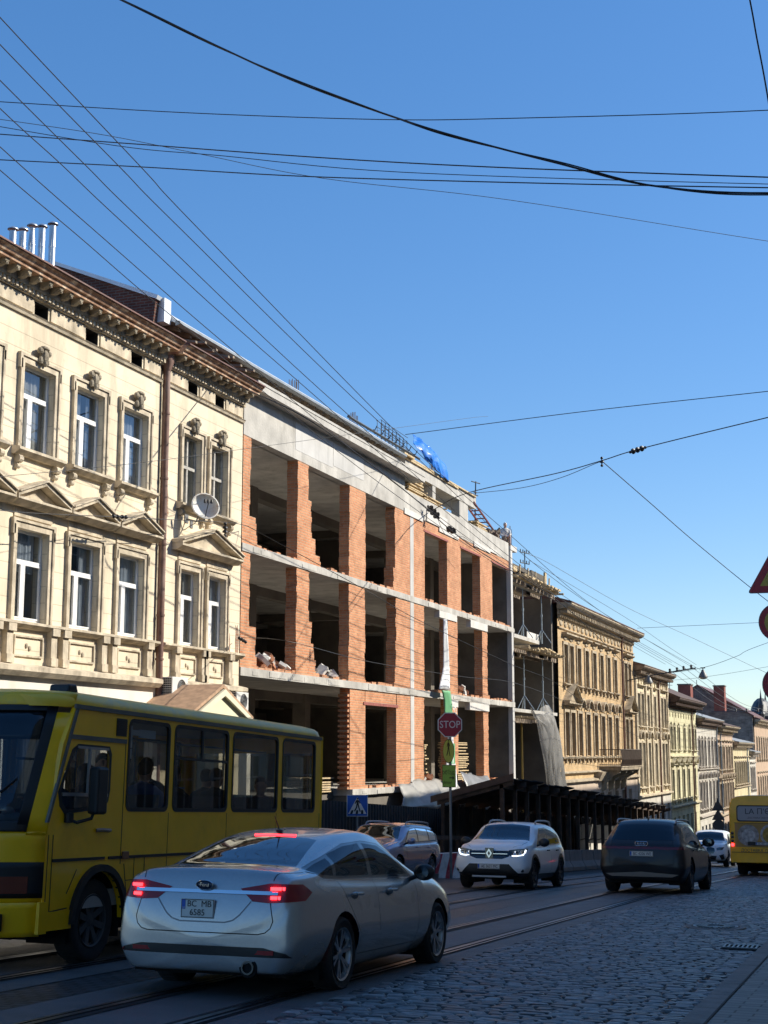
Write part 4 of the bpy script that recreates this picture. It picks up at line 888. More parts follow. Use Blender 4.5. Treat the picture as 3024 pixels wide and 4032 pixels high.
def arch_hood(mb, y0, y1, z, x, d=.25, rise=.45, t=.12):
    c, r = (y0+y1)/2, (y1-y0)/2; n = 10
    P = [(c-r*math.cos(PI*k/n), z+rise*math.sin(PI*k/n)) for k in range(n+1)]; Q = [(c-(r-t)*math.cos(PI*k/n), z+(rise-t)*math.sin(PI*k/n)) for k in range(n+1)]
    for k in range(n): mb.prism([P[k], P[k+1], Q[k+1], Q[k]], 'x', x, x+d)
    mb.prism(Q, 'x', x, x+d*.3)
def house(name, label, y0, y1, mw, mo, rows, ctop, roofm, cats='building', overhang=.55, gf=None, gfz=None, pil=False, pipes=(), roofh=2.2, dent=.45, cm=None, bodyh=None, x=FX, attic=None):
    t = thing(name, label, cats); ops = []; cm = cm or mo
    for rw in rows: ops += [(c-rw['w']/2, c+rw['w']/2, rw['z0'], rw['z1']) for c in rw['cols']]
    if attic: ops += [(c-.2, c+.2, attic[0], attic[1]) for c in attic[2]]
    gz = gfz if gfz is not None else zg(y0)+3.2
    aops = []
    mb = MB(); wall_open(mb, y0, y1, gz, ctop-.3, x, ops, .28); mb.build('wall', mw, t)
    gops = []; y = y0+.9
    while y < y1-1.6: gops.append((y, y+1.1, zg(y)+.5, gz-.7)); y += 2.3
    mb = MB(); wall_open(mb, y0, y1, lambda q: zg(q)-.3, gz, x+.06, gops, .4); mb.build('ground_floor_wall', gf or mw, t)
    for (a, b, c, d) in gops: fwin(t, a, b, c, d, x-.2, M_frfr)
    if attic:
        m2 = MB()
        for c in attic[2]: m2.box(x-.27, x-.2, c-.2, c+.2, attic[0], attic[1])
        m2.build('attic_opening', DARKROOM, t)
    orn = MB(); r = random.Random(int(y0))
    for rw in rows:
        z0, z1, ww = rw['z0'], rw['z1'], rw['w']; hd = rw.get('hood')
        for i, c in enumerate(rw['cols']):
            a, b = c-ww/2, c+ww/2; fwin(t, a, b, z0, z1, x-.2, rw.get('fm', M_frfr))
            orn.box(x, x+.07, a-.15, a, z0-.1, z1+.15); orn.box(x, x+.07, b, b+.15, z0-.1, z1+.15); orn.box(x, x+.07, a, b, z1, z1+.15)
            corn(orn, a-.24, b+.24, z0-.14, x, [(0,-.05),(.10,-.04),(.20,.02),(.20,.08),(0,.10)])
            if rw.get('cons', True):
                for q in (a-.02, b+.02): orn.box(x, x+.12, q-.06, q+.06, z0-.42, z0-.2)
            if rw.get('frz'): orn.ell((x+.03, c, z1+.32), .05, .22, .10, 8, 5); orn.ell((x+.04, c-.27, z1+.32), .04, .1, .07, 6, 4); orn.ell((x+.04, c+.27, z1+.32), .04, .1, .07, 6, 4)
            h = hd[i] if isinstance(hd, (list, tuple)) else hd
            if h == 'flat': corn(orn, a-.26, b+.26, z1+.50, x, [(0,-.06),(.10,-.04),(.26,.05),(.26,.12),(0,.16)])
            elif h == 'ped': pediment(orn, a-.3, b+.3, z1+.40, x, .42, .3)
            elif h == 'arch': arch_hood(orn, a-.24, b+.24, z1+.32, x, .28, .55)
            elif h == 'key': orn.ell((x+.06, c, z1+.2), .08, .12, .2, 8, 5)
        for (p0, p1, h) in rw.get('wide', []): pediment(orn, p0, p1, z1+.45, x, h, .4)
        for bz in rw.get('bands', []): corn(orn, y0, y1, bz, x, [(0,-.08),(.1,-.06),(.2,.0),(.2,.06),(0,.1)])
    corn(orn, y0, y1, gz, x, [(0,-.05),(.14,-.03),(.28,.06),(.28,.15),(0,.22)])
    if pil:
        for q in pil: orn.box(x, x+.12, q-.25, q+.25, gz+.2, ctop-.8)
    orn.build('ornament', mo, t)
    # cornice
    k = MB(); corn(k, y0-.05, y1+.05, ctop-.3, x, [(0,-.05),(overhang*.5,-.02),(overhang*.8,.02),(overhang,.12),(overhang+.08,.20),(overhang+.08,.27),(0,.32)])
    q = y0+.1
    while q < y1-.1: k.box(x, x+overhang*.75, q, q+.16, ctop-.55, ctop-.36); k.box(x, x+.16, q+.02, q+.10, ctop-.78, ctop-.66); q += dent
    k.box(x, x+.10, y0, y1, ctop-.64, ctop-.36); k.build('cornice', cm, t)
    if roofm:
        mb = MB(); mb.prism([(x+overhang+.1, ctop), (x+overhang+.1, ctop+.05), (x-4.5, ctop+roofh), (-27, ctop+.3), (-27, ctop)], 'y', y0-.05, y1+.05); mb.build('roof', roofm, t)
    mb = MB(); mb.box(-27, x-.3, y0+.02, y1-.02, zg(y1)-1, ctop-.05); mb.build('house_body', M_concd, t)
    for q in pipes: mb = MB(); mb.tube([(x+.2, q, ctop-.5), (x+.12, q, ctop-1.1), (x+.12, q, zg(q)+.2)], .07, 8); mb.build('downpipe', MATS['rusty_brown_pipe'] if r.random() < .5 else M_galv, t, True)
    rebase(t, (x, (y0+y1)/2, zg((y0+y1)/2))); return t
M_ybrick = brick_mat('yellow_brick', (.60,.42,.22), (.50,.33,.17), (.52,.42,.28), bw=.28, bh=.09, msize=.012, var=.25, dirt=(.25,.15,.07), dirt_amt=.35)
M_yst = mat('tan_ornament', (.44,.36,.25), .9, noise=.4, nscale=2.5, dirt=(.12,.085,.05), streak=1, dirt_amt=.8, bump=.5, bscale=20)
M_pink = plaster('pinkish_render', (.52,.42,.33), groove=.42, dirt_amt=.6)
M_pale = plaster('pale_yellow_render', (.70,.60,.42), groove=0, dirt_amt=.55); M_paleo = mat('pale_ornament', (.56,.47,.33), .9, noise=.4, nscale=2, dirt=(.15,.125,.08), streak=1, dirt_amt=.8, bump=.5, bscale=18)
M_green = plaster('pale_green_render', (.62,.58,.38), groove=.5, dirt_amt=.5); M_greeno = mat('green_ornament', (.52,.46,.31), .9, noise=.4, nscale=2, dirt=(.13,.12,.08), streak=1, dirt_amt=.75, bump=.5, bscale=18)
M_greyr = plaster('grey_white_render', (.55,.52,.46), groove=.45, dirt_amt=.55); M_greyo = mat('grey_ornament', (.44,.39,.33), .9, noise=.4, nscale=2, dirt=(.14,.11,.09), streak=1, dirt_amt=.8)
M_rose = plaster('rose_render', (.50,.38,.29), groove=0, dirt_amt=.6); M_cr2 = plaster('light_cream_render', (.60,.52,.33), groove=0, dirt_amt=.5); M_tan = plaster('tan_render', (.47,.34,.24), groove=0, dirt_amt=.5)
M_shingle = mat('dark_tile_roof', (.10,.06,.045), .8, noise=.45, nscale=4, bump=.6, bscale=12); M_brownroof = mat('brown_sheet_roof', (.16,.10,.085), .6, noise=.4, nscale=2)
M_slate = mat('pale_slate_roof', (.30,.32,.33), .6, noise=.3, nscale=2)
sing = [80.5, 82.65, 84.8, 86.95, 89.1, 91.3]
yb = house('brick_mansion', 'yellow brick house with arched window hoods, a long balcony and a heavy bracketed cornice', 75.45, 98.0, M_ybrick, M_yst,
    [dict(z0=3.85, z1=5.95, w=.95, cols=[77.15, 78.6]+sing+[94.9, 96.3], hood=[None, None]+['flat']*6+[None, None], frz=1, fm=M_wfr),
     dict(z0=-.1, z1=2.25, w=1.0, cols=[77.15, 78.65]+sing+[94.85, 96.35], hood=[None, None]+['arch']*6+[None, None], frz=1, wide=[(76.3, 79.6, 1.0), (94.1, 97.2, 1.0)], bands=[-.25, -1.05]),
     ], 8.1, M_redroof, overhang=.75, gf=M_pink, gfz=-1.6, pipes=(93.3,), roofh=1.6)
mb = MB()
for (a, b) in ((76.4, 79.4), (94.2, 97.1)): corn(mb, a, b, 6.42, FX, [(0,-.06),(.12,-.04),(.30,.05),(.30,.14),(0,.18)])
r = random.Random(1)
for k in range(20): mb.ell((FX+.03, 76.2+k*1.1, 7.05), .06, .3, .17, 8, 5)
corn(mb, 75.45, 98, 6.75, FX, [(0,-.04),(.1,0),(.1,.06),(0,.08)])
o = mb.build('frieze', M_yst); o.parent = yb; o.location = -Vector(yb.location)
# balcony
mb = MB(); mb.box(FX, FX+1.3, 85.8, 92.6, -.98, -.80); mb.box(FX, FX+1.35, 85.7, 92.7, -.80, -.74); corn(mb, 84.2, 94, -1.2, FX, [(0,-.5),(.25,-.4),(.45,0),(.5,.12),(0,.2)]); o = mb.build('balcony_slab', M_yst); o.parent = yb; o.location = -Vector(yb.location)
for q in (86.1, 88.2, 90.3, 92.2):
    mb = MB(); mb.prism([(FX, -2.3), (FX+.3, -2.1), (FX+.45, -1.5), (FX+1.15, -1.15), (FX+1.2, -.98), (FX, -.98)], 'y', q-.14, q+.14); o = mb.build('balcony_bracket', M_yst); o.parent = yb; o.location = -Vector(yb.location)
mb = MB()
for k in range(57):
    y = 85.8+k*.12; mb.tube([(FX+1.28, y, -.74), (FX+1.36, y, -.35), (FX+1.28, y, .25)], .014, 4)
for k in range(11):
    for y in (85.78, 92.62): mb.tube([(FX+.08+k*.12, y, -.74), (FX+.08+k*.12, y, .25)], .014, 4)
for z in (-.66, .25): mb.tube([(FX, 85.78, z), (FX+1.28, 85.78, z), (FX+1.28, 92.62, z), (FX, 92.62, z)], .024, 4)
o = mb.build('balcony_railing', mat('brown_ironwork', (.10,.07,.05), .7, noise=.3)); o.parent = yb; o.location = -Vector(yb.location)
house('yellow_plaster_house', 'tall pale yellow house with round window hoods and flat pilasters beside the yellow brick one', 98.05, 112.3, M_pale, M_paleo,
    [dict(z0=1.95, z1=4.15, w=.95, cols=[99.5, 101.0, 103.3, 106.2, 109.4, 110.8], hood='flat'),
     dict(z0=-2.25, z1=.75, w=1.0, cols=[99.5, 101.0, 103.3, 106.2, 109.4, 110.8], hood='arch', fm=M_wfr)],
    6.0, M_brownroof, overhang=.7, gf=M_greyr, gfz=-3.0, cm=mat('brown_cornice', (.26,.20,.15), .9, noise=.4, nscale=3, dirt=(.45,.38,.28), dirt_amt=.6), pil=[98.4, 102.3, 104.8, 108.1, 112.0], pipes=(107.6,), attic=(4.75, 5.2, [99.0+.95*k for k in range(14)]), roofh=1.6)
house('green_plaster_house', 'pale green house with pointed window hoods and tiny attic openings', 112.4, 127.9, M_green, M_greeno,
    [dict(z0=.35, z1=2.1, w=.9, cols=[113.6, 115.2, 117.5, 120.6, 123.4, 125.6, 126.9], hood='key', cons=False, bands=[-.25]),
     dict(z0=-3.5, z1=-1.25, w=1.05, cols=[113.8, 116.6, 119.4, 122.2, 125.8], hood='ped')],
    4.3, M_shingle, overhang=.9, gfz=-4.2, pipes=(124.6,), attic=(2.85, 3.25, [113.4+1.45*k for k in range(10)]), roofh=2.4, cm=M_shingle)
house('grey_plaster_house', 'grey white house with ornate round window hoods under a dark bracketed cornice', 128.0, 142.0, M_greyr, M_greyo,
    [dict(z0=-1.1, z1=1.2, w=.95, cols=[129.3, 131.2, 133.2, 135.8, 138.2, 140.4], hood='key', bands=[-1.4]),
     dict(z0=-4.8, z1=-2.5, w=1.0, cols=[129.3, 131.2, 133.2, 135.8, 138.2, 140.4], hood='arch')],
    3.1, M_slate, overhang=.7, gfz=-5.6, pipes=(141.0,), roofh=1.7, cm=mat('dark_cornice', (.20,.14,.11), .9, noise=.4, dirt=(.4,.33,.25), nscale=3))
house('rose_plaster_house', 'rosy beige house with closely spaced window hoods next to the grey white one', 142.1, 155.0, M_rose, M_yst,
    [dict(z0=-1.5, z1=.7, w=.95, cols=[143.3, 145.0, 147.0, 149.4, 151.5, 153.6], hood='flat'),
     dict(z0=-5.2, z1=-2.9, w=1.0, cols=[143.3, 145.3, 147.3, 149.4, 151.5, 153.6], hood='ped')],
    2.7, M_shingle, overhang=.8, gfz=-6.0, pipes=(143.9,), roofh=1.6)
house('cream_plaster_house', 'low cream house with a pale slate roof and flower boxes, far down the left side', 155.1, 171.0, M_cr2, M_yst,
    [dict(z0=-3.2, z1=-.9, w=1.0, cols=[156.6, 158.7, 160.8, 162.9, 165.0, 167.1, 169.3], hood='flat', bands=[-3.6])],
    1.2, M_slate, overhang=.6, gfz=-6.8, pipes=(167.9,), roofh=1.3)
house('small_grey_house', 'smallest grey house with a bluish roof at the far end of the left row', 171.1, 178.0, M_greyr, M_greyo,
    [dict(z0=-4.0, z1=-1.6, w=.9, cols=[172.3, 174.2, 176.2], hood='flat')], .2, M_slate, overhang=.6, gfz=-7.4, roofh=1.1)
tn = house('tan_corner_house', 'tan house with a dark dome and spikes, farthest of the row', 178.1, 230, M_tan, M_yst,
    [dict(z0=-.6, z1=2.0, w=1.0, cols=[180.5+2.9*k for k in range(16)], hood=None), dict(z0=-5.6, z1=-2.8, w=1.0, cols=[180.5+2.9*k for k in range(16)], hood='flat')],
    4.1, M_redroof, overhang=.7, gfz=-7.6, roofh=1.8)
mb = MB(); mb.ell((-19, 203, 4.6), 1.6, 3.4, 3.0, 16, 10); mb.box(-19.6, FX+.3, 199, 207, 4.2, 5.0)
for y in (196.5, 203, 209.5, 211.5): mb.lathe([(.35,4.2),(.5,5.2),(.28,5.6),(.35,6.4),(.12,7.4),(.0,8.6)], (-18.4, y, 0), 'z', 8)
o = mb.build('dome', mat('dark_copper', (.05,.055,.055), .5, noise=.3)); o.parent = tn; o.location = -Vector(tn.location)
# blind gable wall above the far roofs
gb = thing('gable_house', 'large grey stone gable wall rising behind the far roofs', 'building')
mb = MB(); mb.prism([(-17.7,-11), (-17.7,4.5), (-24.1,8.2), (-31,4.2), (-31,-11)], 'y', 177.6, 178.0)
mb.build('gable_wall', brick_mat('grey_rubble_wall', (.22,.21,.20), (.15,.145,.14), (.25,.23,.2), bw=.5, bh=.16, var=.45, dirt=(.25,.12,.09), dirt_amt=.5), gb)
mb = MB(); mb.prism([(-17.5,4.55), (-24.1,8.35), (-31.2,4.3), (-31.2,4.1), (-24.1,8.15), (-17.5,4.35)], 'y', 177.4, 190); mb.build('roof', M_redroof, gb); rebase(gb, (-24, 178, zg(178)))
def chimney(name, label, x, y, z0, z1, w_, d_):
    t = thing(name, label, 'chimney', (x, y, z0), group='brick chimneys behind the far roofs'); mb = MB(); mb.box(-w_/2, w_/2, -d_/2, d_/2, 0, z1-z0); mb.build('stack', mat('deep_red_brick', (.24,.07,.05), .9, noise=.35, nscale=1.5), t)
    mb = MB(); mb.box(-w_/2-.08, w_/2+.08, -d_/2-.08, d_/2+.08, z1-z0, z1-z0+.15); mb.build('cap', M_concd, t)
chimney('chimney', 'wide low brick chimney behind the pale green roof, left of the grey gable', -25.2, 175, 4.5, 8.15, 1.5, 2.0)
chimney('chimney', 'square tall red chimney standing on the right slope of the grey gable', -21.2, 175.5, 5.0, 7.95, 1.25, 1.6)
# roof aerials and masts
def aerial(name, label, x, y, z, h, bars, lean=0, cat='aerial'):
    t = thing(name, label, cat, (x, y, z), group='aerials and masts on the roofs'); mb = MB(); mb.tube([(0, 0, 0), (0, lean, h)], .03, 6); mb.build('mast', MATS['dark_steel'], t)
    if bars:
        mb = MB()
        for (f, w_, up) in bars:
            mb.tube([(-w_*.3, lean*f-w_, h*f), (w_*.3, lean*f+w_, h*f)], .028, 5)
            if up:
                for q in (-1, -.4, .4, 1): mb.tube([(q*w_*.3, lean*f+q*w_, h*f-.02), (q*w_*.3, lean*f+q*w_, h*f+.16)], .03, 5)
        mb.build('crossbar', MATS['dark_steel'], t)
    return t
aerial('utility_mast', 'dark roof mast with two insulator crossbars above the scaffolded bay', -18.6, 72.5, 8.6, 2.0, [(.94,.42,1),(.66,.42,1)])
aerial('antenna', 'thin leaning television aerial above the parapet, right of the concrete frame', -18.6, 63.2, 10.0, 2.7, [(.98,.35,0),(.75,.2,0),(.8,.12,0)], .25)
aerial('antenna', 'small aerial on the pale green house in front of the wide chimney', -19.5, 126, 4.6, 2.2, [(.95,.6,0),(.75,.8,0),(.6,.5,0)])
aerial('antenna', 'low aerial in front of the grey gable, right of the two posts', -20, 149, 2.6, 2.6, [(.95,.5,0),(.8,.7,0)])
aerial('roof_post', 'pale metal post on the far roofs beside a darker shorter one', -17.9, 131.5, 2.9, 3.7, None)
aerial('roof_post', 'dark lattice post on the far roofs right of the pale one', -17.7, 132.8, 2.9, 3.1, None)
# ------------------------------------------------------------------ houses on the shaded right side, outside the frame: they throw the street into shade
M_rt = [plaster('ochre_render', (.56,.48,.34), groove=.4), plaster('dull_beige_render', (.55,.50,.43), groove=0), plaster('grey_green_render', (.48,.48,.42), groove=.4)]
def right_house(y0, y1, zt, k, label):
    t = thing('street_house', label, 'building', (3.4, (y0+y1)/2, zg((y0+y1)/2))); L = Vector(t.location); mb = MB()
    P = [(0, y0-L.y, zg(y0)-1-L.z), (0, y1-L.y, zg(y1)-2-L.z)]
    mb.box(0, 10, y0-L.y, y1-L.y, zg(y1)-1-L.z, zt-.8-L.z); mb.build('wall', M_rt[k % 3], t)
    mb = MB(); mb.prism([(-.7, zt-.8-L.z), (-.7, zt-.5-L.z), (4.5, zt+1.6-L.z), (10.5, zt-.5-L.z), (10.5, zt-.8-L.z)], 'y', y0-L.y, y1-L.y); mb.build('roof', M_brownroof, t)
    proto = None; n = int((y1-y0)/2.4)
    for fl in range(4):
        for i in range(n):
            y = y0+1.2+(y1-y0-2.4)*(i+.5)/n-L.y; z = 1.0+fl*3.9+(zg(y0)-L.z)
            if z+2 > zt-1-L.z: continue
            if proto is None:
                mb = MB(); mb.box(-.06, 0, -.62, .62, -.1, 0); mb.box(-.05, 0, -.62, -.5, 0, 2); mb.box(-.05, 0, .5, .62, 0, 2); mb.box(-.12, 0, -.7, .7, 2, 2.15); mb.box(-.03, 0, -.03, .03, 0, 2); mb.box(-.03, 0, -.5, .5, 1.3, 1.36)
                proto = mb.build('window', M_wfr, t); g = MB(); g.quad((-.01,-.5,0),(-.01,.5,0),(-.01,.5,2),(-.01,-.5,2)); pg = g.build('pane', G_far, proto); w_ = proto
            else:
                w_ = proto.copy(); C.objects.link(w_); w_.parent = t; g = pg.copy(); C.objects.link(g); g.parent = w_
            w_.location = (0, y, z)
for k, (a, b, zt, lb) in enumerate([(-14, 14, 16.2, 'ochre house on the near right side of the street'), (14, 33, 14.2, 'beige house on the right side across from the bus'), (33, 52, 14.3, 'grey green house on the right side across from the unfinished building'),
        (52, 76, 15.0, 'ochre house on the right side before the side street'), (88, 112, 14.8, 'beige house on the right side just after the side street'), (112, 138, 13.2, 'grey green house far down the right side'), (138, 175, 10.0, 'ochre house farthest down the right side')]):
    right_house(a, b, zt, k, lb)
from mathutils.bvhtree import BVHTree
from mathutils.interpolate import poly_3d_calc
REF = None
# ------------------------------------------------------------------ vehicles: lofted bodies, panels cut out of the surface
def pch(xs, ys, x):
    """monotone cubic through the samples"""
    xs = np.array(xs, float); ys = np.array(ys, float); h = np.diff(xs); d = np.diff(ys)/h; m = np.zeros_like(ys); m[0] = d[0]; m[-1] = d[-1]
    for i in range(1, len(xs)-1):
        m[i] = 0 if d[i-1]*d[i] <= 0 else (2*h[i]+h[i-1]+h[i]+2*h[i-1])/((2*h[i]+h[i-1])/d[i-1]+(h[i]+2*h[i-1])/d[i])
    x = np.asarray(x, float); k = np.clip(np.searchsorted(xs, x)-1, 0, len(h)-1); t = (x-xs[k])/h[k]
    return ((1+2*t)*(1-t)**2*ys[k]+t*(1-t)**2*h[k]*m[k]+t*t*(3-2*t)*ys[k+1]+t*t*(t-1)*h[k]*m[k+1])
def loft(st, sub=7, ns=5, tuck=.10):
    """st: rows (x, zb, zs, zt, wb, w, ws, wt)"""
    st = np.array(st, float); xs = []
    for a, b in zip(st[:-1, 0], st[1:, 0]): n = max(2, min(sub, int((b-a)/.035)+1)); xs += [a+(b-a)*i/n for i in range(n)]
    xs.append(st[-1, 0]); c = [pch(st[:, 0], st[:, j], xs) for j in range(8)]
    bm = bmesh.new(); rings = []
    for i, x in enumerate(xs):
        zb, zs, zt, wb, w_, ws, wt = [c[j][i] for j in range(1, 8)]; hb = zs-zb; k = min(1, max(0, (zt-zs)/.35)); wt += .045*k; ws -= .03*k
        P = [(0, zb), (wb*.8, zb), (wb, zb+.03), (w_, zb+hb*.33), (w_*1.0, zb+hb*.60), ((w_*.62+ws*.38), zs-hb*.13), (ws, zs), (ws+(wt-ws)*.45+.02*k, zs+(zt-zs)*.45), (wt+.025*k, zt-.105*k-.012), (wt*.86, zt-.034*k-.004), (wt*.42, zt-.008*k), (0, zt)]
        Q = smooth_pts([Vector((0, p[0], p[1])) for p in P], ns)
        ring = [(x, max(0, q.y), q.z) for q in Q]; full = [(x, -y, z) for (x, y, z) in ring[::-1][:-1]]+ring[:-1] if False else ring+[(x, -y, z) for (x, y, z) in ring[::-1][1:-1]]
        rings.append([bm.verts.new(p) for p in full])
    n = len(rings[0])
    for a, b in zip(rings, rings[1:]):
        for k in range(n): bm.faces.new((a[k], a[(k+1) % n], b[(k+1) % n], b[k]))
    for end, ring in ((-1, rings[0]), (1, rings[-1])):
        zc = (min(v.co.z for v in ring)+max(v.co.z for v in ring))/2; x0 = ring[0].co.x; prev = ring
        for s_ in (.86, .68, .48, .26, .1):
            cur = [bm.verts.new((x0+end*.022*(1-s_), v.co.y*s_, zc+(v.co.z-zc)*s_)) for v in ring]
            for k in range(n): bm.faces.new((prev[k], prev[(k+1) % n], cur[(k+1) % n], cur[k]))
            prev = cur
        bm.faces.new(prev)
    for _ in range(4): bmesh.ops.smooth_vert(bm, verts=[v for v in bm.verts if v.co.x < rings[0][0].co.x+.35 or v.co.x > rings[-1][0].co.x-.3], factor=.4, use_axis_x=True, use_axis_y=True, use_axis_z=True)
    bmesh.ops.recalc_face_normals(bm, faces=bm.faces); bm.normal_update()
    global REF
    ref = bm.copy(); ref.verts.ensure_lookup_table(); ref.faces.ensure_lookup_table(); REF = (BVHTree.FromBMesh(ref), ref)
    return bm
def refn(p):
    loc, nn, fi, d = REF[0].find_nearest(Vector(p))
    f = REF[1].faces[fi]; w_ = poly_3d_calc([v.co for v in f.verts], loc); r = Vector((0, 0, 0))
    for v, q in zip(f.verts, w_): r += v.normal*q
    return r.normalized() if r.length > 1e-6 else nn
AX = {'x': 0, 'y': 1, 'z': 2}
def carve(bm, ax, poly, test, clip=()):
    """cut a convex outline (seen along the third axis) into the surface; returns the faces inside"""
    i, j = AX[ax[0]], AX[ax[1]]; cx = sum(p[0] for p in poly)/len(poly); cy = sum(p[1] for p in poly)/len(poly)
    lo = (min(p[0] for p in poly), min(p[1] for p in poly)); hi = (max(p[0] for p in poly), max(p[1] for p in poly))
    F = []
    for f in bm.faces:
        c = f.calc_center_median()
        if not test(c, f.normal): continue
        a = [v.co[i] for v in f.verts]; b = [v.co[j] for v in f.verts]
        if max(a) < lo[0] or min(a) > hi[0] or max(b) < lo[1] or min(b) > hi[1]: continue
        F.append(f)
    for k in range(len(poly)):
        p, q = poly[k], poly[(k+1) % len(poly)]; dx, dy = q[0]-p[0], q[1]-p[1]; n2 = (dy, -dx)
        if (cx-p[0])*n2[0]+(cy-p[1])*n2[1] > 0: n2 = (-n2[0], -n2[1])
        co = Vector((0, 0, 0)); no = Vector((0, 0, 0)); co[i], co[j] = p; no[i], no[j] = n2
        g = set(F)|{e for f in F for e in f.edges}|{v for f in F for v in f.verts}
        r = bmesh.ops.bisect_plane(bm, geom=list(g), plane_co=co, plane_no=no, dist=1e-6)
        F = [f for f in r['geom'] if isinstance(f, bmesh.types.BMFace) and f.is_valid and (f.calc_center_median()-co).dot(no) < 0]
    for co, no in clip:
        co, no = Vector(co), Vector(no); g = set(F)|{e for f in F for e in f.edges}|{v for f in F for v in f.verts}
        r = bmesh.ops.bisect_plane(bm, geom=list(g), plane_co=co, plane_no=no, dist=1e-6)
        F = [f for f in r['geom'] if isinstance(f, bmesh.types.BMFace) and f.is_valid and (f.calc_center_median()-co).dot(no) < 0]
    return F
def lift(bm, faces, name, m, parent, off=0.0, keep=False, thick=0):
    """take faces out of the body as a part of its own"""
    faces = [f for f in faces if f.is_valid]
    if not faces: return None
    idx = {}; vs = []; fs = []; ns_ = []
    for f in faces:
        t = []
        for v in f.verts:
            if v not in idx: q = refn(v.co); idx[v] = len(vs); vs.append(v.co+q*off); ns_.append(q)
            t.append(idx[v])
        fs.append(t)
    me = bpy.data.meshes.new(name); me.from_pydata([tuple(v) for v in vs], [], fs); me.materials.append(m); me.polygons.foreach_set('use_smooth', [True]*len(fs)); me.update(); me.normals_split_custom_set_from_vertices(ns_)
    o = bpy.data.objects.new(name, me); C.objects.link(o); o.parent = parent
    if thick: s = o.modifiers.new('thickness', 'SOLIDIFY'); s.thickness = thick; s.offset = -1
    if not keep: bmesh.ops.delete(bm, geom=faces, context='FACES')
    return o
def band(p, q, w=.008):
    a, b = Vector(p), Vector(q); d = (b-a).normalized(); n = Vector((-d.y, d.x))*w/2; return [tuple(a+n), tuple(b+n), tuple(b-n), tuple(a-n)]
def seams(bm, ax, lines, test, name, parent, w=.009, m=None):
    F = []
    for ln in lines:
        for p, q in zip(ln, ln[1:]):
            f = carve(bm, ax, band(p, q, w), test); o = None
            # take out at once so that later cuts do not touch it
            if f: F.append(lift(bm, f, name, m or M_groove, parent, -.004))
    F = [o for o in F if o]
    if not F: return
    base = F[0]; bmj = bmesh.new(); bmj.from_mesh(base.data)
    for o in F[1:]: bmj.from_mesh(o.data); bpy.data.objects.remove(o)
    bmj.to_mesh(base.data); bmj.free(); base.name = name; base.data.normals_split_custom_set_from_vertices([refn(v.co) for v in base.data.vertices])
def finish_body(bm, name, m, parent):
    me = bpy.data.meshes.new(name); bm.to_mesh(me); bm.free(); me.materials.append(m); me.polygons.foreach_set('use_smooth', [True]*len(me.polygons))
    me.update(); me.normals_split_custom_set_from_vertices([refn(v.co) for v in me.vertices])
    o = bpy.data.objects.new(name, me); C.objects.link(o); o.parent = parent; return o
M_rubber = mat('tyre_rubber', (.018,.018,.019), .8, noise=.2, nscale=10)
M_blackp = mat('black_trim', (.014,.014,.015), .45); M_bgloss = mat('gloss_black', (.008,.008,.009), .12, spec=.7, coat=.5)
M_alloy = mat('alloy_rim', (.42,.43,.45), .32, metal=.9, noise=.1, nscale=8); M_alloyd = mat('dark_alloy', (.10,.10,.11), .35, metal=.8)
M_chrome = mat('chrome', (.7,.7,.72), .12, metal=1)
G_car = glass_mat('car_glass', (.15,.18,.18), .14, .012, (.85,.93,1)); G_card = glass_mat('privacy_glass', (.03,.035,.04), .12, .015, (.85,.93,1))
M_well = mat('wheel_well', (.006,.006,.006), .95)
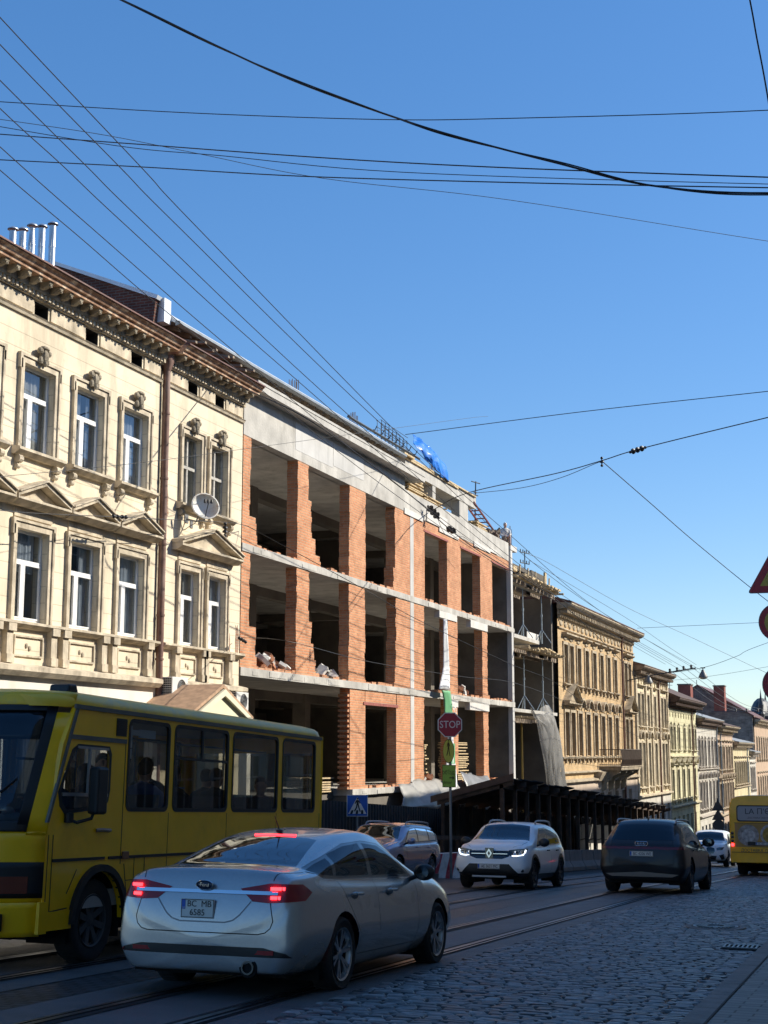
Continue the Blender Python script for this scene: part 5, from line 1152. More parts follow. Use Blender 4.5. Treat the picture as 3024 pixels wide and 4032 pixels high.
def wheel(parent, x, y, z, r, w_=.22, side=1, rim='split', m=None, label=None, spokes=5, rr=None):
    """wheel: tyre > rim > nothing deeper; side +1 faces +y"""
    m = m or M_alloy; s = side; mb = MB(); h = w_/2; rr = rr or r*.70
    mb.lathe([(rr, -h*.8), (r*.90, -h), (r*.975, -h*.86), (r, -h*.6), (r, h*.6), (r*.975, h*.86), (r*.90, h), (rr+.01, h*.86), (rr-.01, h*.6), (rr-.01, -h*.5)], (0, 0, 0), 'y', 40)
    for k in range(40): a = 2*PI*k/40; mb.obox((r*math.cos(a), 0, r*math.sin(a)), (.004*math.cos(a), 0, .004*math.sin(a)), (0, h*.62, 0), (-.006*math.sin(a), 0, .006*math.cos(a)))
    o = mb.build('wheel', M_rubber, parent, True, loc=(x, y, z)); 
    mb = MB(); oy = s*h
    mb.lathe([(rr-.012, oy*.86), (rr+.004, oy*.94), (rr+.004, oy*.80), (rr-.02, oy*.45)], (0, 0, 0), 'y', 40)
    n = spokes
    for k in range(n):
        for dd in ((-.16, .16) if rim == 'split' else (0,)):
            a0 = 2*PI*k/n+.3; a1 = a0+dd; a = Vector((math.cos(a0+dd*.35), 0, math.sin(a0+dd*.35))); b_ = Vector((math.cos(a1), 0, math.sin(a1))); tn = Vector((-a.z, 0, a.x))
            p = a*r*.13+Vector((0, oy*.62, 0)); q = b_*(rr-.005)+Vector((0, oy*.82, 0)); wd = r*(.05 if rim == 'split' else .085)
            mb.add([p-tn*wd*.8+Vector((0, oy*.05, 0)), p+tn*wd*.8+Vector((0, oy*.05, 0)), q+tn*wd+Vector((0, 0, 0)), q-tn*wd, p-tn*wd*.8-Vector((0, oy*.3, 0)), p+tn*wd*.8-Vector((0, oy*.3, 0)), q+tn*wd-Vector((0, oy*.3, 0)), q-tn*wd-Vector((0, oy*.3, 0))],
                   [(0,1,2,3),(4,7,6,5),(0,4,5,1),(1,5,6,2),(2,6,7,3),(3,7,4,0)])
    mb.lathe([(0, oy*.74), (r*.10, oy*.74), (r*.17, oy*.66), (r*.17, oy*.3)], (0, 0, 0), 'y', 20)
    for k in range(5): a = 2*PI*k/5; mb.lathe([(0, oy*.72), (.014, oy*.72), (.014, oy*.5)], (r*.12*math.cos(a), 0, r*.12*math.sin(a)), 'y', 6)
    mb.build('rim', m, o, True)
    mb = MB(); mb.lathe([(0, oy*.18), (rr-.02, oy*.18), (rr-.02, oy*.14), (0, oy*.14)], (0, 0, 0), 'y', 30); mb.build('brake_disc', M_well, o)
    return o
SIDE = lambda s, z0=0, z1=9, x0=-9, x1=9: (lambda c, n: c.y*s > .25 and z0 < c.z < z1 and x0 < c.x < x1)
def plate(parent, loc, yaw, w_, h, lines, sz, tw=1.0, rows=1, blue=True, tilt=0):
    """number plate; yaw 0 faces +x"""
    mb = MB(); mb.box(-.004, .004, -w_/2, w_/2, -h/2, h/2); o = mb.build('number_plate', mat('plate_white', (.62,.62,.58), .5, noise=.05), parent, bevel=.003)
    o.location = loc; o.rotation_euler = (0, tilt, yaw)
    mb = MB(); b = .006
    mb.box(.004,.006,-w_/2+.004,w_/2-.004,h/2-b-.004,h/2-.004); mb.box(.004,.006,-w_/2+.004,w_/2-.004,-h/2+.004,-h/2+b+.004); mb.box(.004,.006,-w_/2+.004,-w_/2+.004+b,-h/2+.01,h/2-.01); mb.box(.004,.006,w_/2-.004-b,w_/2-.004,-h/2+.01,h/2-.01)
    mb.build('plate_border', M_blackp, o)
    if blue:
        mb = MB(); bh = h*.48 if rows == 2 else h-.02; mb.box(.004, .0066, -w_/2+.012, -w_/2+.045, h/2-.01-bh, h/2-.010); mb.build('country_strip', mat('plate_blue', (.02,.10,.45), .5), o)
        text_part('country_code', 'UA', .022, mat('plate_print', (.6,.6,.6), .5), o, (.008, -w_/2+.028, h/2-.012-bh+.014), (R(90), 0, R(90)), .0005)
    for (t_, oy, oz) in lines: text_part('plate_letters', t_, sz, mat('plate_ink', (.01,.01,.01), .5), o, (.007, oy, oz), (R(90), 0, R(90)), .0008, xs=tw)
    return o
def seats(parent, xs, ys, z, m=None):
    m = m or mat('seat_cloth', (.03,.03,.032), .9)
    for x in xs:
        for y in ys:
            mb = MB(); mb.box(x-.05, x+.45, y-.24, y+.24, z, z+.16); mb.prism([(x-.12, z+.1), (x+.04, z+.1), (x-.12, z+.66), (x-.24, z+.66)], 'y', y-.23, y+.23); mb.prism([(x-.20, z+.70), (x-.10, z+.70), (x-.14, z+.88), (x-.23, z+.88)], 'y', y-.12, y+.12); mb.build('seat', m, parent, bevel=.03)
def wells(parent, xs, r, yw, z, y_in=.45):
    for x in xs:
        for s in (-1, 1):
            mb = MB(); n = 20; P = [(x+r*math.cos(PI*k/n-.0), z+r*math.sin(PI*k/n)) for k in range(n+1)]; P = [(x+r, z-.2)]+P+[(x-r, z-.2)]
            for a, b in zip(P, P[1:]): mb.quad((a[0], s*y_in, a[1]), (b[0], s*y_in, b[1]), (b[0], s*yw, b[1]), (a[0], s*yw, a[1]))
            mb.add([(p[0], s*y_in, p[1]) for p in P], [tuple(range(len(P)))]); mb.build('wheel_arch_liner', M_well, parent)
def circ(cx, cz, r, n=28): return [(cx+r*math.cos(2*PI*k/n), cz+r*math.sin(2*PI*k/n)) for k in range(n)]
def place(t, X, Y, down=True, dz=0, yaw=0, span=2.8):
    """put a vehicle whose local origin is the rear axle on the road; down: it heads away from the camera"""
    s = 1 if down else -1; z0 = zg(Y); z1 = zg(Y+s*span); pitch = math.atan2(z1-z0, span)
    t.location = (X, Y, z0+dz); t.rotation_mode = 'XYZ'
    t.rotation_euler = (Matrix.Rotation((PI/2 if down else -PI/2)+yaw, 4, 'Z')@Matrix.Rotation(-pitch, 4, 'Y')).to_euler()
def underside(parent, x0, x1, w_, z0, z1):
    mb = MB(); mb.box(x0, x1, -w_, w_, z0, z1); mb.build('underbody', M_well, parent)
M_mirg = mat('mirror_glass', (.10,.11,.12), .05, metal=.9)
def mirror(parent, x, y, z, s, m, w_=.24, h=.15):
    mb = MB(); mb.ell((x, y+s*.15, z), .07, w_*.5, h*.55, 14, 8); o = mb.build('side_mirror', m, parent, True)
    mb = MB(); mb.tube([(x+.02, y-s*.03, z-.08), (x+.01, y+s*.1, z-.03)], .025, 6); mb.build('mirror_stalk', M_blackp, o)
    mb = MB(); mb.lathe([(0, -.071), (h*.43, -.066), (h*.43, -.05)], (x, y+s*.15, z), 'x', 16); mb.build('mirror_glass', M_mirg, o)
# -------- silver saloon in front
M_silver = mat('silver_paint', (.44,.435,.43), .27, metal=.6, coat=.6, noise=.04, nscale=40)
t = thing('sedan_car', 'silver four door saloon seen from behind with its brake lights on', 'car', group='cars on the street')
ST = [(-1.11,.29,.60,.70,.40,.60,.56,.50),(-1.095,.25,.64,.80,.60,.72,.68,.58),(-1.07,.235,.72,.90,.70,.80,.77,.64),(-1.04,.23,.82,1.00,.74,.85,.82,.68),(-1.00,.225,.90,1.085,.77,.875,.835,.70),(-.95,.22,.94,1.115,.78,.89,.845,.70),(-.80,.215,.975,1.115,.79,.905,.85,.72),(-.50,.22,1.0,1.13,.80,.915,.85,.72),(-.30,.20,1.0,1.19,.80,.92,.85,.68),(0,.19,1.0,1.29,.81,.925,.855,.635),(.40,.18,.99,1.395,.81,.925,.86,.595),(.8,.18,.98,1.452,.81,.92,.86,.58),(1.2,.18,.97,1.472,.81,.92,.86,.575),(1.55,.18,.96,1.448,.81,.92,.86,.575),(1.75,.18,.955,1.39,.81,.92,.86,.59),(2.05,.18,.95,1.245,.81,.92,.86,.63),(2.35,.19,.94,1.085,.81,.925,.86,.69),(2.5,.19,.93,1.045,.81,.925,.85,.71),(2.9,.20,.90,.99,.80,.92,.84,.70),(3.25,.21,.85,.92,.78,.90,.80,.66),(3.5,.22,.77,.84,.74,.85,.74,.60),(3.66,.24,.66,.75,.66,.76,.66,.54),(3.75,.28,.58,.66,.56,.64,.56,.45),(3.79,.34,.52,.58,.4,.5,.44,.3)]
bm = loft(ST)
RE = lambda c, n: c.x < -.55
for s in (-1, 1):
    S = SIDE(s)
    lift(bm, carve(bm, 'xz', circ(0, .335, .385), S), 'scrap', M_well, t); lift(bm, carve(bm, 'xz', circ(2.85, .335, .385), S), 'scrap', M_well, t)
for o in [o for o in t.children if o.name.startswith('scrap')]: bpy.data.objects.remove(o)
rw = lift(bm, carve(bm, 'yx', [(-.60,-.45),(-.40,-.52),(.40,-.52),(.60,-.45),(.475,.33),(.3,.37),(-.3,.37),(-.475,.33)], lambda c, n: c.z > 1.05 and n.z > .3 and c.x < .6), 'rear_window', G_car, t)
lift(bm, carve(bm, 'yx', [(-.70,2.26),(0,2.36),(.70,2.26),(.52,1.62),(0,1.56),(-.52,1.62)], lambda c, n: c.z > 1.0 and n.z > .2 and 1.4 < c.x < 2.5), 'windscreen', G_car, t)
for s in (-1, 1):
    S = SIDE(s, .9); B = [(-.50,1.115),(-.42,1.06),(-.28,1.025),(.0,1.012),(1.0,.995),(2.14,.975),(1.74,1.22),(1.47,1.32),(1.05,1.350),(.55,1.325),(.15,1.26),(-.25,1.165)]
    F = carve(bm, 'xz', B, S)
    trim = lift(bm, F, 'window_surround', M_bgloss, t, -.002)
    b2 = bmesh.new(); b2.from_mesh(trim.data); b2.normal_update(); A = lambda c, n: True
    for P in ([(.98,1.018),(2.03,1.0),(1.71,1.20),(1.44,1.297),(1.03,1.325)], [(.02,1.035),(.88,1.022),(.93,1.325),(.53,1.298),(.12,1.232)], [(-.47,1.105),(-.38,1.06),(-.06,1.04),(.03,1.205),(-.25,1.145)]):
        lift(b2, carve(b2, 'xz', P, A), 'side_window', glass_mat('side_glass', (.13,.15,.15), .07, .012, (.85,.93,1)), trim, .001)
    b2.to_mesh(trim.data); b2.free(); trim.data.normals_split_custom_set_from_vertices([refn(v.co) for v in trim.data.vertices])
M_tail = mat('tail_lens', (.26,.008,.014), .2, spec=.5); M_taillit = mat('brake_light_lit', (.6,.02,.02), .3, emit=(1,.03,.04), es=2.8)
lift(bm, carve(bm, 'yz', [(-.70,.897),(.70,.897),(.70,.927),(-.70,.927)], lambda c, n: c.x < -.5), 'chrome_strip', M_chrome, t, .010)
for s in (-1, 1):
    P = [(.34*s,.945),(.62*s,.995),(.80*s,.99),(.99*s,.965),(.99*s,.86),(.80*s,.84),(.62*s,.83),(.47*s,.84)]
    l = lift(bm, carve(bm, 'yz', P, lambda c, n: c.x < -.4, [((-.70,0,.915),(1,0,1.6)),((-.70,0,.915),(1,0,-2.4))]), 'tail_light', M_tail, t, .004)
    if l:
        for z in (.875, .952):
            mb = MB()
            for k in range(6): mb.box(-1.085+.022*k*k*.25, -1.055+.022*k*k*.25, s*(.655+k*.030)-.012, s*(.655+k*.030)+.012, z-.014, z+.014)
            q = mb.build('brake_light', M_taillit, l)
lift(bm, carve(bm, 'yz', [(-.84,.375),(.84,.375),(.80,.41),(.60,.455),(-.60,.455),(-.80,.41)], lambda c, n: c.x < -.5, [((-.84,0,0),(1,0,0))]), 'bumper_insert', M_blackp, t, -.012)
for s in (-1, 1):
    mb = MB(); mb.box(-1.10, -1.06, s*.58-.11, s*.58+.11, .395, .43); mb.build('reflector', M_tail, t)
seams(bm, 'yz', [[(-.46,.84),(-.36,.72),(-.30,.675),(-.22,.655),(.22,.655),(.30,.675),(.36,.72),(.46,.84)]], RE, 'plate_recess_edge', t, .012, mat('silver_shadow_line', (.18,.18,.19), .4, metal=.5))
seams(bm, 'yz', [[(-.64,.83),(-.675,.68),(-.655,.62),(-.61,.58),(-.54,.565),(.54,.565),(.61,.58),(.655,.62),(.675,.68),(.64,.83)]], RE, 'boot_seam', t)
seams(bm, 'yx', [[(-.64,-1.02),(-.70,-.85),(-.73,-.58)],[(.64,-1.02),(.70,-.85),(.73,-.58)]], lambda c, n: c.z > .98 and c.x < -.5, 'boot_lid_seam', t)
for s in (-1, 1):
    S = SIDE(s)
    seams(bm, 'xz', [[(.945,.99),(.95,.26)],[(2.12,.97),(2.16,.8),(2.12,.26)],[(-.02,1.01),(.08,.85),(.40,.50),(.47,.26)],[(.47,.30),(2.12,.30)],[(2.12,.97),(2.6,.93)]], S, 'door_seam', t, .007)
    seams(bm, 'xz', [[(-.52,1.085),(-.30,1.018),(0,1.0),(1,.983),(2.12,.963)]], SIDE(s, .9), 'window_chrome', t, .014, M_chrome)
    for x in (.30, 1.28):
        mb = MB(); mb.tube([(x-.11, s*.918, .865), (x-.09, s*.948, .87), (x+.09, s*.948, .865), (x+.11, s*.918, .86)], .014, 8); mb.build('door_handle', M_silver, t, True)
        mb = MB(); mb.ell((x, s*.905, .85), .085, .012, .035, 12, 6); mb.build('handle_recess', mat('silver_shadow_line', (.18,.18,.19), .4), t)
    mirror(t, 2.05, s*.86, 1.02, s, M_blackp, .24, .16)
body = finish_body(bm, 'body', M_silver, t)
mb = MB(); mb.box(-1.06, -.98, -.30, -.12, 1.0, 1.0); mb = MB(); mb.tube([(.40, -.22, 1.395), (.40, .22, 1.395)], .013, 6); mb.build('high_brake_light', M_taillit, t, True)
mb = MB(); mb.lathe([(0,-.004),(.075,-.003),(.085,.006)], (-1.088, 0, 0), 'x', 28); o = mb.build('badge_disc', mat('badge_dark', (.012,.02,.05), .25), t, True); o.scale = (1, 1, .46); o.location = (0, 0, .968)
mb = MB(); mb.lathe([(.078,-.008),(.084,-.012),(.090,-.006),(.086,.004)], (-1.088, 0, 0), 'x', 28); o = mb.build('badge_ring', M_chrome, t, True); o.scale = (1, 1, .47); o.location = (0, 0, .968)
text_part('badge_script', 'Ford', .048, M_chrome, t, (-1.098, 0, .968), (R(90), R(6), R(-90)), .001)
text_part('model_script', 'FUSION', .032, M_chrome, t, (-1.088, .53, .715), (R(90), 0, R(-86)), .001); text_part('trim_script', 'SE', .034, M_chrome, t, (-1.088, -.52, .70), (R(90), 0, R(-94)), .001)
plate(t, (-1.112, 0.05, .765), PI, .33, .165, [('BC  MB', .018, .038), ('6585', .0, -.036)], .076, 1.0, 2)
mb = MB(); mb.lathe([(.055,-1.06),(.06,-1.125),(.045,-1.125),(.045,-1.05),(0,-1.05)], (0, -.46, .285), 'x', 20); mb.build('exhaust_pipe', mat('sooty_steel', (.12,.12,.12), .3, metal=1), t, True)
mb = MB(); mb.lathe([(0,-1.108),(.085,-1.106),(.09,-1.04)], (0, -.46, .285), 'x', 20); mb.build('exhaust_cutout', M_well, t)
mb = MB(); mb.ell((.50,0,1.435), .07, .03, .02, 10, 6); mb.tube([(.50,0,1.44),(.37,0,1.58)], [.008,.004], 6); mb.build('aerial', M_blackp, t, True)
for s in (-1,1): mb = MB(); mb.lathe([(0,-.002),(.013,-.001),(.014,.01)], (-1.105, s*.25, .52), 'x', 12); mb.build('parking_sensor', M_alloyd, t)
for (x, s) in ((0,1),(0,-1),(2.85,1),(2.85,-1)): wheel(t, x, s*.80, .335, .335, .23, s, 'split', M_alloy, spokes=6)
wells(t, (0, 2.85), .40, .84, .33); underside(t, -.95, 3.5, .74, .2, .26); seats(t, (.55, 1.55), (-.38, .38), .42)
mb = MB(); mb.box(-.85, .1, -.70, .70, .93, .985); mb.box(2.0, 2.4, -.7, .7, .85, .96); mb.build('parcel_shelf', mat('dark_interior', (.012,.012,.013), .85), t)
mb = MB(); mb.lathe([(.18,-.01),(.195,0),(.18,.01)], (0,0,0), 'x', 24); o = mb.build('steering_wheel', M_blackp, t, True); o.location = (1.95, .38, .92); o.rotation_euler = (0, R(25), 0)
place(t, -5.80, 12.35, True, dz=-.03, span=2.85); t.scale = (.97, .97, .97)
# -------- generic front and rear fittings for the other cars
def arches(bm, t, xs, zc, r):
    for s in (-1, 1):
        for x in xs: lift(bm, carve(bm, 'xz', circ(x, zc, r), SIDE(s)), 'scrap', M_well, t)
    for o in [o for o in t.children if o.name.startswith('scrap')]: bpy.data.objects.remove(o)
def side_glass(bm, t, band_, panes, g, zmin=.85, trimm=None):
    for s in (-1, 1):
        tr = lift(bm, carve(bm, 'xz', band_, SIDE(s, zmin)), 'window_surround', trimm or M_bgloss, t, -.002); b2 = bmesh.new(); b2.from_mesh(tr.data); b2.normal_update()
        for i, P in enumerate(panes): lift(b2, carve(b2, 'xz', P, lambda c, n: True), 'side_window', g[i] if isinstance(g, list) else g, tr, .001)
        b2.to_mesh(tr.data); b2.free(); tr.data.normals_split_custom_set_from_vertices([refn(v.co) for v in tr.data.vertices])
def cladding(bm, t, x0, x1, z1, m, xs, zc, r, off=.006):
    """dark sill and arch trim"""
    for s in (-1, 1):
        lift(bm, carve(bm, 'xz', [(x0, .0), (x1, .0), (x1, z1), (x0, z1)], SIDE(s)), 'sill_trim', m, t, off)
        for x in xs:
            n = 12; P = [(x+r*math.cos(PI*k/n), zc+r*math.sin(PI*k/n)) for k in range(n+1)]
            for a, b in zip(P, P[1:]): 
                d = Vector((b[0]-a[0], b[1]-a[1])).normalized()*.01
                f = carve(bm, 'xz', band((a[0]-d.x, a[1]-d.y), (b[0]+d.x, b[1]+d.y), .075), SIDE(s))
                if f: lift(bm, f, 'arch_trim_piece', m, t, off)
        ps = [o for o in t.children if o.name.startswith('arch_trim_piece')]
        if ps:
            bj = bmesh.new()
            for o in ps: bj.from_mesh(o.data)
            bj.to_mesh(ps[0].data); bj.free(); ps[0].name = 'arch_trim'; ps[0].data.normals_split_custom_set_from_vertices([refn(v.co) for v in ps[0].data.vertices])
            for o in ps[1:]: bpy.data.objects.remove(o)
def rails(t, xs, y, z, m, h=.055):
    for s in (-1, 1):
        mb = MB(); P = smooth_pts([(xs[0], s*y, z-.05), (xs[0]+.14, s*y, z+h*.7), ((xs[0]+xs[1])/2, s*y, z+h), (xs[1]-.14, s*y, z+h*.7), (xs[1], s*y, z-.05)], 5); mb.tube(P, .022, 8); mb.build('roof_rail', m, t, True)
M_drl = mat('running_light', (.9,.9,1), .3, emit=(.85,.92,1), es=1.4); M_lampg = mat('headlamp_inside', (.16,.17,.18), .15, metal=.7)
M_white = mat('white_paint', (.80,.81,.82), .3, coat=.4, noise=.03); M_darkp = mat('dark_grey_paint', (.011,.010,.012), .35, coat=.25, spec=.4, noise=.06, nscale=30); M_lav = mat('blue_violet_paint', (.24,.25,.36), .25, metal=.35, coat=.8); M_grey = mat('satin_silver_trim', (.33,.33,.34), .4, metal=.7)
# -------- white hatchback coming towards the camera
t = thing('hatchback_car', 'white high-riding hatchback with black wheel arches and lit running lights, facing the camera', 'car', group='cars on the street')
ST = [(-.68,.50,.66,.78,.50,.62,.58,.50),(-.66,.40,.72,.90,.62,.74,.70,.60),(-.62,.34,.80,1.02,.68,.79,.75,.62),(-.55,.30,.92,1.12,.71,.82,.78,.62),(-.42,.28,.98,1.28,.73,.835,.79,.60),(-.25,.26,1.0,1.42,.74,.845,.80,.585),(.0,.24,1.0,1.47,.75,.86,.81,.585),(.4,.22,.99,1.50,.75,.865,.82,.59),(.9,.21,.97,1.515,.75,.865,.82,.59),(1.4,.21,.95,1.50,.75,.865,.82,.59),(1.75,.21,.94,1.455,.75,.865,.82,.60),(2.05,.21,.93,1.30,.75,.865,.82,.63),(2.45,.22,.93,1.10,.75,.865,.81,.68),(2.6,.22,.93,1.06,.75,.865,.81,.70),(2.9,.23,.92,1.02,.74,.865,.80,.70),(3.15,.25,.86,.96,.72,.85,.77,.66),(3.28,.28,.78,.90,.69,.82,.73,.62),(3.37,.32,.70,.80,.64,.76,.68,.56),(3.42,.38,.60,.68,.52,.62,.56,.45)]
bm = loft(ST); FR = lambda c, n: c.x > 2.95
arches(bm, t, (0, 2.59), .33, .385)
lift(bm, carve(bm, 'yx', [(-.68,2.42),(0,2.50),(.68,2.42),(.54,1.80),(0,1.74),(-.54,1.80)], lambda c, n: c.z > .98 and n.z > .1 and 1.5 < c.x < 2.6), 'windscreen', G_car, t)
side_glass(bm, t, [(-.22,1.03),(.1,1.0),(1.0,.98),(2.14,.965),(1.86,1.20),(1.58,1.355),(1.0,1.39),(.4,1.37),(.0,1.30)], [[(1.06,1.0),(2.02,.99),(1.78,1.20),(1.55,1.33),(1.06,1.365)], [(.1,1.02),(.97,1.005),(.97,1.365),(.42,1.345),(.13,1.30)]], G_car)
FRB = [[(-.62,.80),(-.60,.74),(-.30,.70),(.30,.70),(.60,.74),(.62,.80)]]
gr = [(-.50,.845),(-.46,.72),(-.30,.665),(.30,.665),(.46,.72),(.50,.845)]
lift(bm, carve(bm, 'yz', gr, FR), 'grille', M_bgloss, t, -.012)
lift(bm, carve(bm, 'yz', [(-.46,.555),(-.72,.30),(.72,.30),(.46,.555)], FR), 'lower_bumper', M_blackp, t, .004)
lift(bm, carve(bm, 'yz', [(-.99,.20),(.99,.20),(.99,.36),(-.99,.36)], FR), 'bumper_skirt', M_blackp, t, .006)
for s in (-1, 1):
    l = lift(bm, carve(bm, 'yz', [(.44*s,.86),(.40*s,.76),(.58*s,.715),(.76*s,.75),(.80*s,.90),(.62*s,.89)], FR), 'headlight', glass_mat('lamp_glass', (.75,.78,.8), .12), t, .003)
    mb = MB(); mb.box(3.12, 3.16, s*.42, s*.80, .72, .88); mb.build('lamp_housing', M_lampg, l)
    for (y, z) in ((.55,.80),(.68,.81)): mb = MB(); mb.lathe([(0,.0),(.05,.015),(.055,.03)], (3.18, s*y, z), 'x', 14); mb.build('projector', M_chrome, l, True)
    mb = MB(); X = lambda y: 3.33-.42*max(0, abs(y)-.45)**1.2
    pts = [(X(.50)+.005, s*.50, .735), (X(.66)-.0, s*.66, .742), (X(.75)-.03, s*.755, .775), (X(.78)-.06, s*.785, .87)]; mb.tube(smooth_pts(pts, 4), .016, 6); mb.build('running_light', M_drl, l)
    mb = MB(); mb.lathe([(0,.01),(.06,.0),(.085,.03),(.085,-.05)], (3.33, s*.64, .46), 'x', 18); mb.build('fog_lamp', M_grey, t, True)
    mb = MB(); mb.box(3.15, 3.36, s*.64-.14, s*.64+.14, .38, .55); mb.build('fog_lamp_recess', M_blackp, t, bevel=.03)
    mb = MB(); mb.box(3.395, 3.41, s*.09, s*.42, .77, .785); mb.build('grille_bar', M_chrome, t)
    seams(bm, 'xz', [[(1.02,.98),(1.03,.30)],[(2.14,.96),(2.18,.8),(2.14,.30)],[(.0,1.0),(.12,.8),(.42,.42)]], SIDE(s), 'door_seam', t, .008)
    for x in (.42, 1.32): mb = MB(); mb.tube([(x-.1, s*.862, .86), (x, s*.89, .865), (x+.1, s*.862, .86)], .015, 6); mb.build('door_handle', M_blackp, t, True)
    mirror(t, 2.1, s*.80, 1.04, s, M_blackp, .26, .18)
seams(bm, 'yx', [[(-.66,2.52),(-.66,3.0),(-.5,3.22)],[(.66,2.52),(.66,3.0),(.5,3.22)]], lambda c, n: n.z > .3, 'bonnet_seam', t)
cladding(bm, t, .42, 2.17, .335, M_blackp, (0, 2.59), .33, .42)
finish_body(bm, 'body', M_white, t)
mb = MB(); D = [(0,.105),(.07,0),(0,-.105),(-.07,0)]; d2 = [(0,.055),(.033,0),(0,-.055),(-.033,0)]
for k in range(4): a, b, c_, d_ = D[k], D[(k+1) % 4], d2[(k+1) % 4], d2[k]; mb.prism([a, b, c_, d_], 'x', 3.415, 3.44)
o = mb.build('badge', M_chrome, t); o.location = (0, 0, .785)
mb = MB(); mb.prism([(-.10,.12),(.10,.12),(.085,-.10),(0,-.15),(-.085,-.10)], 'x', 3.36, 3.412); o = mb.build('badge_surround', M_bgloss, t); o.location = (0, 0, .785)
plate(t, (3.46, 0, .50), 0, .52, .112, [('AE 3621 MC', .02, -.002)], .095, .78)
mb = MB(); mb.box(3.36, 3.43, -.40, .40, .255, .30); mb.build('skid_plate', M_grey, t, bevel=.012)
rails(t, (-.1, 1.45), .56, 1.475, M_grey, .07)
mb = MB(); mb.tube([(.3, 0, 1.49), (.0, .02, 1.70)], .006, 5); mb.build('aerial', M_blackp, t)
for (x, s) in ((0,1),(0,-1),(2.59,1),(2.59,-1)): wheel(t, x, s*.755, .325, .325, .20, s, 'plain', M_alloyd, spokes=7)
wells(t, (0, 2.59), .39, .80, .33); underside(t, -.5, 3.2, .70, .22, .3); seats(t, (.25, 1.2), (-.36, .36), .45)
mb = MB(); mb.box(2.1, 2.5, -.68, .68, .88, .98); mb.build('dashboard', MATS['dark_interior'], t)
mb = MB(); mb.tube([(1.9, 0, 1.38), (1.9, 0, 1.28)], .012, 6); mb.ell((1.9, 0, 1.33), .012, .12, .035, 10, 6); mb.build('rear_view_mirror', M_blackp, t)
place(t, -9.08, 32.45+2.59+.05, False, dz=.0, span=2.59)
# -------- dark SUV driving away
t = thing('suv_car', 'dark grey sport utility car driving away behind the silver saloon', 'car', group='cars on the street')
ST = [(-.99,.50,.68,.80,.52,.70,.66,.55),(-.975,.42,.76,.92,.66,.82,.78,.66),(-.95,.34,.86,1.02,.76,.89,.85,.72),(-.90,.28,.96,1.08,.80,.93,.88,.72),(-.84,.26,1.02,1.13,.82,.945,.89,.71),(-.70,.24,1.06,1.26,.83,.955,.89,.68),(-.52,.22,1.08,1.42,.84,.96,.895,.64),(-.38,.22,1.08,1.52,.84,.965,.90,.62),(-.2,.21,1.08,1.585,.85,.967,.90,.63),(.3,.20,1.06,1.625,.86,.967,.90,.64),(1.0,.20,1.03,1.635,.86,.967,.90,.65),(1.6,.20,1.01,1.60,.86,.967,.90,.65),(1.9,.20,1.0,1.53,.86,.967,.90,.66),(2.2,.20,.99,1.37,.86,.967,.89,.69),(2.55,.21,.98,1.16,.86,.967,.88,.74),(2.75,.22,.97,1.10,.85,.965,.87,.76),(3.2,.23,.94,1.03,.83,.95,.85,.74),(3.6,.25,.84,.94,.78,.90,.80,.68),(3.82,.30,.72,.82,.70,.78,.70,.58),(3.91,.40,.58,.66,.5,.6,.55,.4)]
bm = loft(ST); arches(bm, t, (0, 2.93), .38, .425)
RE = lambda c, n: c.x < -.35
side_glass(bm, t, [(-.42,1.23),(-.28,1.12),(.2,1.085),(1.0,1.06),(2.3,1.02),(1.98,1.28),(1.62,1.45),(.9,1.50),(.2,1.47),(-.2,1.39)], [[(1.12,1.085),(2.18,1.05),(1.93,1.27),(1.60,1.42),(1.12,1.47)], [(.1,1.11),(1.02,1.085),(1.02,1.47),(.25,1.445),(.12,1.43)], [(-.36,1.24),(-.24,1.14),(.0,1.12),(.02,1.415),(-.18,1.365)]], [G_car, G_card, G_card])
lift(bm, carve(bm, 'yz', [(-.70,1.15),(.70,1.15),(.655,1.35),(.60,1.485),(-.60,1.485),(-.655,1.35)], lambda c, n: c.x < -.2 and n.x < -.1), 'rear_window', G_card, t, .002)
lift(bm, carve(bm, 'yz', [(-.96,1.005),(-.94,.945),(.94,.945),(.96,1.005)], RE, [((-.62,0,.97),(1,0,.8)), ((-.62,0,.97),(1,0,-.8))]), 'light_bar', mat('dark_light_bar', (.10,.012,.02), .18, spec=.6), t, .004)
lift(bm, carve(bm, 'yz', [(-.84,.43),(-.66,.36),(.66,.36),(.84,.43),(.84,.52),(.60,.505),(-.60,.505),(-.84,.52)], RE), 'diffuser', mat('pale_grey_trim', (.22,.21,.19), .5), t, .006)
lift(bm, carve(bm, 'yz', [(-.99,.2),(.99,.2),(.97,.34),(-.97,.34)], RE), 'lower_bumper', M_blackp, t, .004)
seams(bm, 'yz', [[(-.66,1.13),(-.72,.94)],[(.66,1.13),(.72,.94)],[(-.72,.94),(-.70,.64),(-.5,.60),(.5,.60),(.70,.64),(.72,.94)]], RE, 'tailgate_seam', t, .01)
seams(bm, 'yz', [[(-.78,.455),(.78,.455)],[(-.78,.425),(.78,.425)]], RE, 'diffuser_slat', t, .010)
for s in (-1, 1):
    seams(bm, 'xz', [[(1.07,1.06),(1.08,.3)],[(2.26,1.02),(2.28,.8),(2.24,.3)],[(-.02,1.09),(.12,.85),(.46,.48)]], SIDE(s), 'door_seam', t, .008)
    mirror(t, 2.15, s*.90, 1.12, s, M_blackp, .30, .20)
    for x in (.4, 1.4): mb = MB(); mb.tube([(x-.12, s*.958, .93), (x, s*.985, .935), (x+.12, s*.958, .93)], .014, 6); mb.build('door_handle', M_darkp, t, True)
    mb = MB(); mb.box(-.955, -.93, s*.78-.10, s*.78+.10, .60, .625); mb.build('reflector', M_tail, t)
finish_body(bm, 'body', M_darkp, t)
